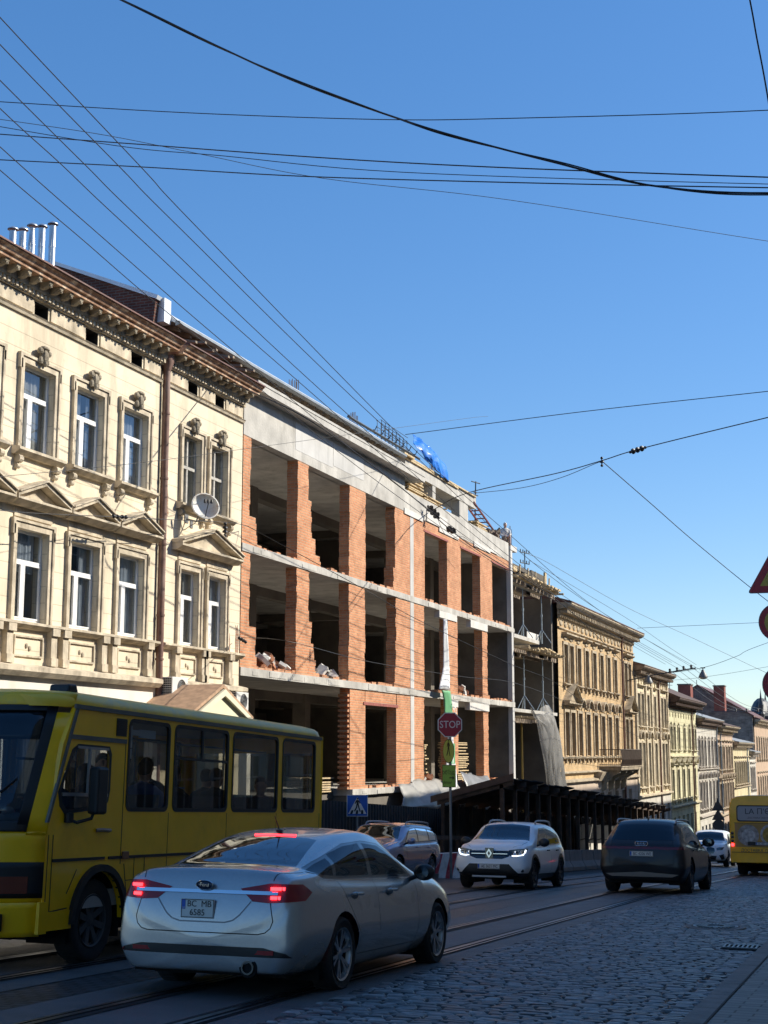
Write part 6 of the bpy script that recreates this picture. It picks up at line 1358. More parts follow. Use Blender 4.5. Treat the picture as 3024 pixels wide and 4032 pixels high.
for k in range(4): mb = MB(); mb.lathe([(.040,-.004),(.047,-.012),(.054,-.004),(.047,.004)], (0, 0, 0), 'x', 22); o = mb.build('badge_ring', M_chrome, t, True); o.location = (-.958, -.093+.062*k, 1.065); o.rotation_euler = (0, R(12), 0)
text_part('model_script', 'e-tron', .05, M_chrome, t, (-.975, -.50, .80), (R(90), 0, R(-92)), .001); text_part('trim_script', '50', .05, M_chrome, t, (-.972, .56, .80), (R(90), 0, R(-88)), .001)
plate(t, (-1.0, 0, .85), PI, .52, .112, [('BC 4206 WE', .02, -.002)], .095, .78)
rails(t, (-.25, 1.75), .66, 1.56, M_grey, .05)
mb = MB(); mb.prism([(-.1,0),(.08,0),(-.1,.07)], 'y', -.01, .01); o = mb.build('roof_fin', M_darkp, t); o.location = (.05, 0, 1.61)
for (x, s) in ((0,1),(0,-1),(2.93,1),(2.93,-1)): wheel(t, x, s*.83, .375, .375, .25, s, 'split', M_alloyd, spokes=5)
wells(t, (0, 2.93), .43, .90, .38, .5); underside(t, -.8, 3.6, .78, .22, .32); seats(t, (.5, 1.55), (-.42, .42), .5)
mb = MB(); mb.box(-.75, .1, -.72, .72, .98, 1.02); mb.build('parcel_shelf', MATS['dark_interior'], t)
place(t, -5.72, 33.1, True, span=2.93)
# -------- blue-violet estate behind the saloon
t = thing('estate_car', 'dusty blue violet estate car with silver roof rails and a driver at the wheel', 'car', group='cars on the street')
ST = [(-.92,.48,.66,.80,.5,.62,.58,.52),(-.90,.38,.76,.94,.64,.76,.72,.62),(-.85,.32,.88,1.08,.70,.81,.77,.63),(-.76,.28,.96,1.24,.73,.835,.79,.62),(-.62,.25,.99,1.38,.74,.85,.80,.60),(-.45,.23,.99,1.435,.75,.86,.81,.59),(0,.22,.98,1.455,.75,.865,.82,.59),(.8,.20,.96,1.465,.76,.87,.82,.59),(1.3,.20,.95,1.45,.76,.87,.82,.59),(1.6,.20,.94,1.41,.76,.87,.82,.60),(1.9,.20,.93,1.27,.76,.87,.82,.63),(2.3,.20,.92,1.07,.76,.87,.81,.69),(2.5,.21,.91,1.01,.75,.865,.80,.70),(2.9,.22,.87,.95,.74,.85,.78,.67),(3.2,.24,.78,.86,.70,.81,.73,.61),(3.36,.28,.68,.76,.62,.71,.65,.52),(3.43,.36,.56,.62,.45,.52,.48,.36)]
bm = loft(ST); arches(bm, t, (0, 2.6), .32, .37)
lift(bm, carve(bm, 'yx', [(-.68,2.28),(0,2.36),(.68,2.28),(.54,1.66),(0,1.60),(-.54,1.66)], lambda c, n: c.z > .95 and n.z > .1 and 1.4 < c.x < 2.5), 'windscreen', G_car, t)
side_glass(bm, t, [(-.60,1.02),(0,.995),(1.0,.975),(2.02,.955),(1.72,1.18),(1.42,1.31),(.9,1.345),(0,1.335),(-.50,1.30)], [[(1.0,.995),(1.92,.98),(1.66,1.17),(1.40,1.285),(1.0,1.32)], [(.1,1.015),(.92,1.0),(.92,1.32),(.12,1.31)], [(-.54,1.035),(.02,1.02),(.02,1.31),(-.46,1.28)]], glass_mat('sky_glass', (.2,.23,.25), .5, .01))
lift(bm, carve(bm, 'yz', [(-.38,.74),(-.34,.60),(.34,.60),(.38,.74)], lambda c, n: c.x > 2.9), 'grille', M_bgloss, t, -.008); lift(bm, carve(bm, 'yz', [(-.5,.42),(-.5,.30),(.5,.30),(.5,.42)], lambda c, n: c.x > 2.9), 'lower_grille', M_blackp, t, -.008)
for s in (-1, 1):
    lift(bm, carve(bm, 'yz', [(.40*s,.76),(.42*s,.64),(.70*s,.65),(.78*s,.80),(.6*s,.79)], lambda c, n: c.x > 2.85), 'headlight', M_lampg, t, .003)
    seams(bm, 'xz', [[(.96,.97),(.97,.28)],[(2.03,.95),(2.06,.75),(2.02,.28)],[(.03,.98),(.14,.76),(.42,.42)]], SIDE(s), 'door_seam', t, .008)
    mirror(t, 2.0, s*.80, 1.0, s, M_lav, .22, .15)
    for x in (.30, 1.22): mb = MB(); mb.tube([(x-.1, s*.862, .85), (x, s*.89, .855), (x+.1, s*.862, .85)], .014, 6); mb.build('door_handle', M_lav, t, True)
finish_body(bm, 'body', M_lav, t)
rails(t, (-.55, 1.35), .55, 1.42, M_grey, .07)
mb = MB(); mb.tube([(-.1, .1, 1.44), (-.2, .1, 1.66)], .006, 5); mb.build('aerial', M_blackp, t)
for (x, s) in ((0,1),(0,-1),(2.6,1),(2.6,-1)): wheel(t, x, s*.76, .31, .31, .20, s, 'plain', M_alloy, spokes=6)
wells(t, (0, 2.6), .37, .80, .32); underside(t, -.7, 3.2, .70, .2, .3); seats(t, (.3, 1.2), (-.36, .36), .42)
plate(t, (3.445, 0, .48), 0, .52, .112, [], .09)
place(t, -13.0, 36.9, False, span=2.6); est = t
# -------- white SUV far away
t = thing('suv_car', 'small far white sport utility car between the dark car and the right-hand bus', 'car', group='cars on the street')
ST = [(-.85,.50,.70,.84,.5,.66,.62,.52),(-.80,.36,.88,1.04,.72,.86,.82,.66),(-.68,.28,1.0,1.24,.78,.90,.85,.66),(-.45,.24,1.04,1.50,.80,.91,.86,.62),(0,.22,1.03,1.61,.81,.92,.87,.62),(.9,.21,1.0,1.64,.82,.922,.87,.63),(1.5,.21,.98,1.60,.82,.922,.87,.64),(1.8,.21,.97,1.50,.82,.922,.87,.65),(2.3,.22,.97,1.16,.82,.922,.86,.72),(2.5,.22,.97,1.12,.81,.92,.86,.74),(3.0,.24,.95,1.06,.79,.91,.84,.73),(3.35,.26,.88,.98,.76,.88,.80,.68),(3.5,.30,.76,.88,.72,.82,.74,.62),(3.58,.36,.64,.74,.60,.68,.62,.5)]
bm = loft(ST); arches(bm, t, (0, 2.69), .36, .40); FR = lambda c, n: c.x > 2.9
lift(bm, carve(bm, 'yx', [(-.72,2.28),(0,2.36),(.72,2.28),(.57,1.72),(0,1.66),(-.57,1.72)], lambda c, n: c.z > 1.0 and n.z > .1 and 1.5 < c.x < 2.5), 'windscreen', G_car, t)
side_glass(bm, t, [(-.5,1.10),(0,1.06),(1.0,1.03),(2.05,1.01),(1.8,1.25),(1.5,1.43),(.9,1.48),(0,1.45),(-.35,1.38)], [[(1.0,1.06),(1.95,1.04),(1.72,1.27),(1.46,1.40),(1.0,1.45)], [(-.1,1.09),(.92,1.06),(.92,1.45),(0,1.42)]], G_car)
for s in (-1, 1):
    lift(bm, carve(bm, 'yz', [(.05*s,.84),(.06*s,.60),(.16*s,.56),(.36*s,.58),(.42*s,.70),(.38*s,.83),(.2*s,.86)], FR), 'kidney_grille', M_bgloss, t, -.01)
    lift(bm, carve(bm, 'yz', [(.48*s,.82),(.50*s,.72),(.74*s,.74),(.82*s,.86),(.6*s,.86)], FR), 'headlight', M_lampg, t, .003)
    mb = MB(); mb.box(3.30, 3.42, s*.60-.08, s*.60+.08, .755, .80); mb.build('running_light', M_drl, t)
    lift(bm, carve(bm, 'yz', [(.60*s,.50),(.70*s,.30),(.82*s,.34),(.80*s,.56)], FR), 'air_intake', M_blackp, t, -.01)
    mirror(t, 2.0, s*.86, 1.10, s, M_blackp, .26, .18)
lift(bm, carve(bm, 'yz', [(-.5,.48),(-.44,.30),(.44,.30),(.5,.48)], FR), 'lower_grille', M_blackp, t, -.01)
finish_body(bm, 'body', M_white, t); plate(t, (3.61, 0, .50), 0, .52, .112, [], .09)
for (x, s) in ((0,1),(0,-1),(2.69,1),(2.69,-1)): wheel(t, x, s*.80, .35, .35, .23, s, 'split', M_alloyd)
wells(t, (0, 2.69), .40, .86, .36); underside(t, -.6, 3.3, .74, .22, .32); seats(t, (.4, 1.4), (-.38, .38), .5)
place(t, -8.98, 66.8+3.55, False, span=2.69)
# -------- yellow minibus on the left, facing the camera; local: x forward from the front axle, +y towards the middle of the street
M_yel = mat('bus_yellow', (.98,.52,.0), .34, noise=.10, nscale=2, coat=.25, dirt=(.55,.30,.0), dirt_amt=.4); M_yel2 = mat('bus_yellow_roof', (.92,.55,.03), .4, noise=.1, dirt=(.46,.36,.18), dirt_amt=.6)
M_seal = mat('window_seal', (.010,.010,.011), .5); M_greytrim = mat('grey_roof_trim', (.13,.12,.10), .6, noise=.2)
G_bus = glass_mat('bus_glass', (.52,.53,.52), .10, .015); M_inner = mat('bus_lining', (.35,.34,.32), .8)
bus = thing('city_bus', 'yellow city minibus full of passengers at the left edge of the picture', 'bus', group='yellow buses')
Hs = 1.10                             # half width
def rr_rect(a, b, z0, z1, r=.10, n=4):
    P = []
    for cx, cz, s in ((b-r, z1-r, 0), (a+r, z1-r, 1), (a+r, z0+r, 2), (b-r, z0+r, 3)):
        for k in range(n+1): q = PI/2*(s+k/n); P.append((cx+r*math.cos(q), cz+r*math.sin(q)))
    return P
def holed(mb, outer, holes, y, th, mi=0):
    """flat side panel (in x,z) with holes, via triangulation"""
    b2 = bmesh.new(); E = []
    for loop in [outer]+holes:
        vs = [b2.verts.new((p[0], 0, p[1])) for p in loop]; E += [b2.edges.new((vs[i], vs[(i+1) % len(vs)])) for i in range(len(vs))]
    bmesh.ops.triangle_fill(b2, edges=E, use_beauty=True, use_dissolve=False); b2.verts.index_update(); V = [v.co.copy() for v in b2.verts]; F = [[v.index for v in f.verts] for f in b2.faces]; b2.free()
    def inhole(c):
        for h in holes:
            k = False
            for i in range(len(h)):
                (x1, z1), (x2, z2) = h[i], h[i-1]
                if (z1 > c.z) != (z2 > c.z) and c.x < (x2-x1)*(c.z-z1)/(z2-z1)+x1: k = not k
            if k: return True
        return False
    F = [f for f in F if not inhole(sum((V[i] for i in f), Vector())/len(f))]
    mb.add([(v.x, y, v.z) for v in V], F, mi); mb.add([(v.x, y-th, v.z) for v in V], [f[::-1] for f in F], mi)
    for loop in [outer]+holes:
        n = len(loop)
        for i in range(n): p, q = loop[i], loop[(i+1) % n]; mb.quad((p[0], y, p[1]), (q[0], y, q[1]), (q[0], y-th, q[1]), (p[0], y-th, p[1]), mi)
arch = [(.50*math.cos(PI*k/14), .42+.50*math.sin(PI*k/14)) for k in range(15)]
def outline(x0=-6.1):
    archR = [(-3.85+.5*math.cos(PI*k/14), .42+.5*math.sin(PI*k/14)) for k in range(15)]
    return [(x0, .50), (x0, 2.60), (.62, 2.60), (.83, 2.2), (1.04, 1.30), (1.06, .50), (.50, .42)]+arch[1:-1]+[(-.50, .42), (-.5, .50), (-3.35, .50)]+archR[1:-1]+[(-4.35, .50)]
WN = [(-1.44,-.47),(-3.0,-1.54),(-4.55,-3.11),(-5.88,-4.68)]
holes = [rr_rect(a, b, 1.53, 2.535, .09) for a, b in WN]
dw = [(.86,1.62),(.72,1.52),(.10,1.55),(-.10,1.62),(-.12,1.80),(-.10,2.14),(-.03,2.22),(.55,2.22),(.64,2.17)]
doorw = [(.88,1.72),(.84,1.58),(.74,1.50),(.02,1.56),(-.10,1.63),(-.13,1.75),(-.13,2.13),(-.08,2.21),(.55,2.21),(.66,2.15)]
for s in (1, -1):
    mb = MB(); H = holes+([doorw] if s > 0 else [rr_rect(-.35,.7,.62,2.45,.08), rr_rect(-.47-.0,-.40,1.6,2.2,.02)][:1]); y = Hs if s > 0 else -Hs+.05
    holed(mb, outline(), H, y, .05); mb.build('side_panel', M_yel, bus)
    for i, (a, b) in enumerate(WN):
        fr = MB(); P = rr_rect(a, b, 1.53, 2.535, .09); Q = rr_rect(a+.04, b-.04, 1.575, 2.495, .06); y1 = s*(Hs+.006)
        for k in range(len(P)): p, q, q2, p2 = P[k], P[(k+1) % len(P)], Q[(k+1) % len(P)], Q[k]; fr.add([(p[0],y1,p[1]),(q[0],y1,q[1]),(q2[0],y1,q2[1]),(p2[0],y1,p2[1]),(p2[0],y1-s*.03,p2[1]),(q2[0],y1-s*.03,q2[1])], [(0,1,2,3),(3,2,5,4)])
        if i == 1: fr.box(a+.04, b-.04, y1-s*.02, y1, 2.13, 2.16); fr.box((a+b)/2-.02, (a+b)/2+.02, y1-s*.02, y1, 2.16, 2.5)
        o = fr.build('side_window', M_seal, bus)
        g = MB(); g.quad((a+.02, y1-s*.02, 1.55), (b-.02, y1-s*.02, 1.55), (b-.02, y1-s*.02, 2.52), (a+.02, y1-s*.02, 2.52)); g.build('pane', G_bus, o)
# roof with rounded shoulders
prof = [(Hs, 2.58), (Hs+.004, 2.63), (Hs-.02, 2.68), (Hs-.08, 2.725), (Hs-.22, 2.76), (.4, 2.79), (0, 2.80)]; prof = prof+[(-p[0], p[1]) for p in prof[::-1][1:]]
mb = MB(); xs = [-6.15, -6.12, -6.02, -5.85, -4, -2, -.3, .2, .45, .62, .78, .92]; sc = [.90, .955, .99, 1, 1, 1, 1, 1, 1, .98, .90, .72]; zs_ = [-.16, -.06, -.01, 0, 0, 0, 0, 0, -.005, -.02, -.06, -.12]
vs = []; 
for x, s_, dz in zip(xs, sc, zs_):
    for (y, z) in prof: vs.append((x, y*s_, z+dz*(max(0, z-2.58)/.22)*.6+ (dz if x < -6.1 else 0)*.3))
n = len(prof); fs = [(i*n+k, i*n+k+1, (i+1)*n+k+1, (i+1)*n+k) for i in range(len(xs)-1) for k in range(n-1)]; mb.add(vs, fs+[tuple(range(n)), tuple(range((len(xs)-1)*n, len(xs)*n))]); mb.build('roof', M_yel2, bus, True)
mb = MB(); mb.box(-6.08, .66, Hs-.002, Hs+.022, 2.565, 2.61); mb.box(-6.08, .6, -Hs-.022, -Hs+.002, 2.565, 2.61); mb.box(-.42, .72, Hs, Hs+.016, 2.255, 2.30); mb.add([(.58,Hs+.018,2.59),(.62,Hs+.018,2.59),(1.07,Hs+.018,1.42),(1.03,Hs+.018,1.42),(.58,Hs-.01,2.59),(.62,Hs-.01,2.59),(1.07,Hs-.01,1.42),(1.03,Hs-.01,1.42)], [(0,1,2,3),(4,7,6,5),(0,4,5,1),(2,6,7,3),(1,5,6,2),(0,3,7,4)]); mb.build('rain_gutter', M_greytrim, bus)
# front: bulged windscreen and nose
def frontx(y, z):
    base = 1.47 if z < 1.35 else 1.47-(z-1.35)*.36
    return base-.42*(abs(y)/Hs)**3.2-.03*max(0, .7-z)
ys = [-Hs+2*Hs*k/24 for k in range(25)]
def fgrid(name, z0, z1, y0, y1, m, off=0, nz=6, parent=None, smooth=True):
    Y = [y0+(y1-y0)*k/20 for k in range(21)]; Z = [z0+(z1-z0)*k/nz for k in range(nz+1)]; vs = [(frontx(y, z)+off, y, z) for z in Z for y in Y]
    mb = MB(); mb.add(vs, [(i*21+k, i*21+k+1, (i+1)*21+k+1, (i+1)*21+k) for i in range(nz) for k in range(20)]); o = mb.build(name, m, parent or bus, smooth); sm = o.modifiers.new('thickness', 'SOLIDIFY'); sm.thickness = .02; return o
fgrid('nose_panel', .62, 1.33, -Hs, Hs, M_yel, nz=8)
ws = fgrid('windscreen', 1.42, 2.56, -Hs+.2, Hs-.2, glass_mat('bus_windscreen', (.5,.53,.54), .10, .015), .0)
for (a, b, c, d) in ((1.33,1.43,-Hs+.13,Hs-.13),(2.53,2.59,-Hs+.13,Hs-.13),(1.4,2.57,-Hs+.13,-Hs+.21),(1.4,2.57,Hs-.21,Hs-.13)): fgrid('windscreen_seal', a, b, c, d, M_seal, .006, parent=ws)
fgrid('sun_strip', 2.24, 2.54, -Hs+.2, Hs-.2, mat('dark_sun_strip', (.012,.014,.02), .15), -.012, parent=ws)
fgrid('roof_front', 2.58, 2.72, -Hs+.02, Hs-.02, M_yel2, 0, nz=3)
for s in (1, -1): fgrid('corner_post', 1.30, 2.52, s*(Hs-.135), s*(Hs+.005), M_yel, .004)
fgrid('lamp_panel', .70, 1.04, -Hs+.02, Hs+.004, M_seal, .012)
for s in (1, -1):
    mb = MB(); P = [(frontx(s*y, .87)+.03, s*y) for y in [.50+.025*k for k in range(11)]]
    for p, q in zip(P, P[1:]): mb.add([(p[0]-.05,p[1],.745),(q[0]-.05,q[1],.745),(q[0]-.05,q[1],.905),(p[0]-.05,p[1],.905),(p[0],p[1],.745),(q[0],q[1],.745),(q[0],q[1],.905),(p[0],p[1],.905)], [(4,5,6,7),(0,3,2,1),(0,1,5,4),(3,7,6,2)])
    o = mb.build('headlight', mat('old_lamp_glass', (.34,.36,.37), .12, spec=.8, bump=.6, bscale=60), bus)
    mb = MB(); P = [(frontx(s*y, .87)+.03, s*y) for y in [.80+.03*k for k in range(8)]]
    for p, q in zip(P, P[1:]): mb.add([(p[0]-.05,p[1],.745),(q[0]-.05,q[1],.745),(q[0]-.05,q[1],.905),(p[0]-.05,p[1],.905),(p[0],p[1],.745),(q[0],q[1],.745),(q[0],q[1],.905),(p[0],p[1],.905)], [(4,5,6,7),(0,3,2,1),(0,1,5,4),(3,7,6,2)])
    mb.build('indicator', mat('smoked_amber_lens', (.16,.035,.02), .2), bus)
fgrid('bumper', .34, .66, -Hs-.01, Hs+.01, M_yel, .06)
for s in (1, -1): mb = MB(); mb.box(.98, 1.12, s*Hs-.02, s*Hs+.02, .36, .66); mb.build('bumper_corner', M_yel, bus)
mb = MB(); mb.box(.52, .98, Hs-.02, Hs+.012, .38, .56); mb.build('bumper_side', M_yel, bus)
for s in (1, -1): mb = MB(); y = s*.72; mb.box(frontx(y,.5)+.03, frontx(y,.5)+.075, y-.13, y+.13, .42, .54); o = mb.build('fog_lamp', MATS['old_lamp_glass'], bus, bevel=.02); mb = MB(); mb.box(frontx(y,.5)+.02, frontx(y,.5)+.068, y-.16, y+.16, .40, .56); mb.build('fog_lamp_surround', M_seal, bus)
# door lines, handle, vents, strips
mb = MB(); y = Hs+.001
def ln(p, q, w_=.012):
    for a in [band(p, q, w_)]: mb.prism(a, 'y', y-.002, y+.002)
for p, q in (((.92,1.30),(.92,.56)),((.92,.56),(.6,.58)),((1.0,1.30),(1.0,.50)),((-.42,2.28),(-.42,.98)),((-.5,.98),(-.62,.5)),((-.72,1.05),(-.72,.5)),((-.95,1.05),(-.95,.5)),((.45,.95),(.62,.72))): ln(p, q)
for (a, b) in ((.92,-.08),(-.16,-6.1)): mb.box(b, a, y-.001, y+.012, 1.035, 1.065)
for k in range(5): mb.box(-1.47-k*1.53, -1.462-k*1.53, y-.001, y+.002, .52, 1.52)
mb.box(-6.08, -.55, y-.001, y+.002, .80, .808)
mb.build('panel_seams', M_seal, bus)
mb = MB()
for k in range(75): mb.ell((-6.0+k*.075, Hs+.001, 2.545), .007, .004, .007, 6, 4)
for k in range(70): mb.ell((-5.9+k*.075, Hs+.001, 1.495), .006, .004, .006, 6, 4)
o = mb.build('rivets', M_yel, bus); o['kind'] = 'stuff'
mb = MB(); mb.box(-.42+.0, -.21, Hs, Hs+.006, 2.30, 2.30); mb = MB(); mb.box(-.42,-.20,Hs-.0,Hs+.005,2.33,2.52)
for k in range(9): mb.box(-.42, -.20, Hs+.004, Hs+.013, 2.335+k*.02, 2.345+k*.02)
mb.build('vent_grille', M_seal, bus)
mb = MB(); mb.tube([(.12, Hs+.01, 1.335), (.08, Hs+.045, 1.34), (-.10, Hs+.045, 1.335), (-.13, Hs+.01, 1.33)], .02, 8); mb.build('door_handle', mat('worn_handle', (.35,.27,.22), .4, metal=.6), bus, True)
mb = MB(); mb.box(-.56, -.44, Hs, Hs+.03, 1.03, 1.11); mb.build('side_repeater', mat('amber_brown', (.22,.09,.04), .3), bus, bevel=.008)
mb = MB(); P = [(.50*math.cos(PI*k/20), .42+.50*math.sin(PI*k/20)) for k in range(21)]; Q = [(.57*math.cos(PI*k/20), .42+.57*math.sin(PI*k/20)) for k in range(21)]
for k in range(20): mb.prism([P[k], P[k+1], Q[k+1], Q[k]], 'y', Hs-.02, Hs+.045)
mb.build('arch_trim', M_seal, bus)
# driver's side window frame
fr = MB(); y1 = Hs+.004; n = len(doorw); cx = sum(p[0] for p in doorw)/n; cz = sum(p[1] for p in doorw)/n; Q = [(cx+(p[0]-cx)*.90, cz+(p[1]-cz)*.88) for p in doorw]
for k in range(n): p, q, q2, p2 = doorw[k], doorw[(k+1) % n], Q[(k+1) % n], Q[k]; fr.add([(p[0],y1,p[1]),(q[0],y1,q[1]),(q2[0],y1,q2[1]),(p2[0],y1,p2[1])], [(0,1,2,3)])
o = fr.build('driver_window', M_seal, bus); g = MB(); g.add([(p[0], Hs-.015, p[1]) for p in doorw], [tuple(range(n))]); g.build('pane', G_bus, o)
mb = MB(); mb.box(.30, .335, Hs-.01, Hs+.012, 1.70, 2.19); mb.box(-.08, .80, Hs-.012, Hs+.010, 1.68, 1.715); mb.box(-.06,.56,Hs-.012,Hs+.010,2.165,2.19); mb.build('sliding_bar', M_grey, o)
mb = MB(); mb.box(.30, .52, Hs+.12, Hs+.24, 1.50, 1.98); o = mb.build('wing_mirror', M_seal, bus, bevel=.03); mb = MB(); mb.tube([(.72, Hs, 1.46), (.66, Hs+.1, 1.42), (.5, Hs+.17, 1.46), (.42, Hs+.18, 1.6)], .018, 6); mb.lathe([(0,-.04),(.05,-.03),(.05,.06),(0,.07)], (.70, Hs+.03, 1.45), 'z', 10); mb.build('mirror_arm', M_seal, o)
# rear, floor, lining
mb = MB(); mb.box(-6.16, -6.1, -Hs+.02, Hs-.02, .5, 1.5); mb.box(-6.16, -6.1, -Hs+.02, Hs-.02, 2.38, 2.62); mb.box(-6.16,-6.1,-Hs+.02,-Hs+.15,1.5,2.38); mb.box(-6.16,-6.1,Hs-.15,Hs-.02,1.5,2.38); mb.build('rear_panel', M_yel, bus)
mb = MB(); mb.tube([(-6.12, Hs-.03, .5), (-6.12, Hs-.03, 2.62)], .045, 8); mb.tube([(-6.12, -Hs+.03, .5), (-6.12, -Hs+.03, 2.62)], .045, 8); mb.build('rear_corner', M_yel, bus, True)
mb = MB(); mb.quad((-6.13,-Hs+.15,1.5),(-6.13,Hs-.15,1.5),(-6.13,Hs-.15,2.38),(-6.13,-Hs+.15,2.38)); mb.build('rear_window', G_bus, bus)
mb = MB(); mb.box(-6.1, 1.1, -Hs+.06, Hs-.06, .55, .72); mb.box(-6.1, .45, -Hs+.06, Hs-.06, 2.60, 2.64)
for s in (1, -1): mb.box(-6.1, -.4, s*(Hs-.06)-.005, s*(Hs-.06)+.005, .7, 1.52)
mb.box(.75, 1.0, -.95, .95, .72, 1.36); mb.build('lining', M_inner, bus)
mb = MB(); mb.box(-6.0, 1.1, -.8, .8, .3, .52); mb.box(.55, 1.05, -.98, .98, .3, .5); mb.build('underbody', M_well, bus)
for i, x in enumerate((-1.1, -1.9, -2.7, -3.5, -4.3, -5.1)):
    for y in (.62, -.62):
        mb = MB(); mb.box(x-.2, x+.2, y-.42, y+.42, 1.05, 1.15); mb.prism([(x-.2,1.12),(x-.12,1.12),(x-.16,1.72),(x-.24,1.72)], 'y', y-.42, y+.42); mb.box(x-.1,x+.1,y-.3,y+.3,.72,1.05); mb.build('seat', mat('bus_seat', (.045,.04,.05), .85), bus)
mb = MB()
for x in (-.55, -1.5, -3.0, -4.6): mb.tube([(x, .25, .72), (x, .25, 2.6)], .017, 6)
mb.tube([(-.5, .3, 2.38), (-5.9, .3, 2.38)], .016, 6); mb.tube([(-3.1, -1.02, 1.86), (-5.9, -1.02, 1.86)], .014, 6); mb.build('handrail', M_grey, bus)
mb = MB(); mb.lathe([(.21,-.012),(.225,0),(.21,.012),(.197,0)], (0,0,0), 'z', 30); o = mb.build('steering_wheel', M_blackp, bus, True); o.location = (.80, .55, 1.44); o.rotation_euler = (0, R(-35), 0)
mb = MB(); mb.box(-.62,-.48,Hs-.05,Hs-.035,2.22,2.46); mb.box(-.95,-.62,Hs-.05,Hs-.035,2.36,2.42); mb.box(-1.15,-.78,Hs-.052,Hs-.037,2.34,2.43); mb.box(-.62,-.54,Hs-.05,Hs-.035,2.10,2.21); mb.build('paper_notice', mat('notice_paper', (.55,.62,.68), .6), bus)
mb = MB(); mb.prism([(.20,2.74),(.42,2.735),(.40,2.84),(.25,2.85)], 'y', .62, .86); mb.build('roof_vent', M_seal, bus, bevel=.02)
text_part('bumper_script', 'ETALON', .07, mat('gold_script', (.20,.15,.01), .5), bus, (frontx(.45, 1.37)+.012, .55, 1.375), (R(90), 0, R(82)), .002)
mb = MB(); mb.tube(smooth_pts([(frontx(.25,1.48)+.02,-.25,1.48),(frontx(0,1.62)+.02,0,1.62),(frontx(.28,1.85)+.02,.28,1.85)], 4), .012, 5); mb.tube(smooth_pts([(frontx(.4,1.48)+.02,.40,1.48),(frontx(.6,1.62)+.02,.60,1.62),(frontx(.8,1.85)+.02,.80,1.85)], 4), .012, 5); mb.build('wiper', M_blackp, bus)
mb = MB(); mb.ell((.95, .62, 1.45), .11, .16, .07, 12, 8); mb.ell((.98, .60, 1.52), .07, .07, .05, 10, 6); mb.build('plush_toy', mat('white_plush', (.55,.58,.62), .9), bus, True)
for (x, s) in ((0,1),(0,-1),(-3.85,1),(-3.85,-1)): wheel(bus, x, s*.93, .42, .42, .26, s, 'plain', mat('dirty_steel_rim', (.06,.06,.062), .7, noise=.3), spokes=8, rr=.26)
wells(bus, (0, -3.85), .52, Hs-.04, .42, .6)
def place_bus(t, X, Y, pitch, yaw, z):
    t.location = (X, Y, z); t.rotation_mode = 'XYZ'; t.rotation_euler = (Matrix.Rotation(-PI/2+yaw, 4, 'Z')@Matrix.Rotation(-pitch, 4, 'Y')).to_euler()
place_bus(bus, -8.05-Hs, 13.28, .040, R(.5), -2.13)
# people in the bus: placed in the bus's own frame
bpy.context.view_layer.update(); BM = bus.matrix_world.copy(); BY = -PI/2+R(.5)
def rider(x, y, z, rz, **k):
    p = BM@Vector((x, y, z+.24)); return seated('person', k.pop('label'), p, BY+rz, **k)
cD = mat('black_jacket', (.015,.015,.018), .8); cB = mat('blue_jacket', (.03,.09,.30), .8); cR = mat('dark_red_coat', (.09,.02,.022), .8); cG = mat('navy_shirt', (.05,.09,.16), .8)
GR = 'passengers in the yellow minibus'
rider(.12, .55, .98, 0, label='bus driver in a navy shirt reaching for the steering wheel', cloth=cG, arm=[(0,.20,.46),(.10,.27,.30),(.36,.24,.36),(.56,.10,.44)])
rider(-.82, .60, 1.10, R(35), label='passenger in black looking out of the first side window of the minibus', cloth=cD, group=GR)
rider(-1.30, .05, 1.0, R(150), label='long haired passenger seen in shadow at the right of the first side window', cloth=cD, hair=(.06,.035,.02), hairlen=1, group=GR)
rider(-1.72, .62, 1.05, R(180), label='passenger in a bright blue jacket at the left of the second side window', cloth=cB, group=GR)
rider(-2.12, .45, 1.1, R(20), label='passenger with glasses turned to the street in the second side window', cloth=cD, group=GR)
rider(-2.85, .40, 1.03, R(170), label='passenger leaning between the second and third side windows', cloth=cD, hairlen=1, group=GR)
rider(-3.62, .62, 1.02, R(175), label='left one of two dark haired passengers in the third side window', cloth=cD, group=GR)
rider(-3.98, .30, 1.02, R(178), label='right one of two dark haired passengers in the third side window', cloth=cD, group=GR)
rider(-5.12, .60, .95, R(25), label='passenger in dark red behind the rearmost side window', cloth=cR, hair=(.10,.05,.03), group=GR)
bpy.context.view_layer.update(); EM = est.matrix_world.copy()
seated('person', 'driver of the blue violet estate car', EM@Vector((1.32, .36, .52)), -PI/2, cD)
# -------- second yellow bus, seen from behind at the right edge
b2 = thing('city_bus', 'yellow city bus with a food advertisement on its back, at the right edge', 'bus', group='yellow buses')
W = 1.12
pr = [(W-.02,.42),(W,.6),(W,2.2),(W-.03,2.45),(W-.10,2.60),(W-.26,2.68),(.5,2.72),(0,2.73)]; pr = pr+[(-a, b) for a, b in pr[::-1][1:]]
mb = MB(); st = [(0,.96),(.03,.985),(.10,1),(6.9,1),(7.0,.98)]; vs = [(x, y*s_, z if s_ == 1 else z-(z-1.5)*(1-s_)*.6) for x, s_ in st for y, z in pr]; n = len(pr)
mb.add(vs, [(i*n+k, i*n+k+1, (i+1)*n+k+1, (i+1)*n+k) for i in range(len(st)-1) for k in range(n-1)]+[tuple(range(n)), tuple(range((len(st)-1)*n, len(st)*n))]+[tuple([i*n+n-1, i*n, (i+1)*n, (i+1)*n+n-1]) for i in range(len(st)-1)]); mb.build('body', M_yel, b2, True)
mb = MB(); P = rr_rect(-.86, .86, 1.82, 2.38, .10); mb.prism([(p[0], p[1]) for p in P], 'x', -.012, .02); rwf = mb.build('rear_window', M_seal, b2)
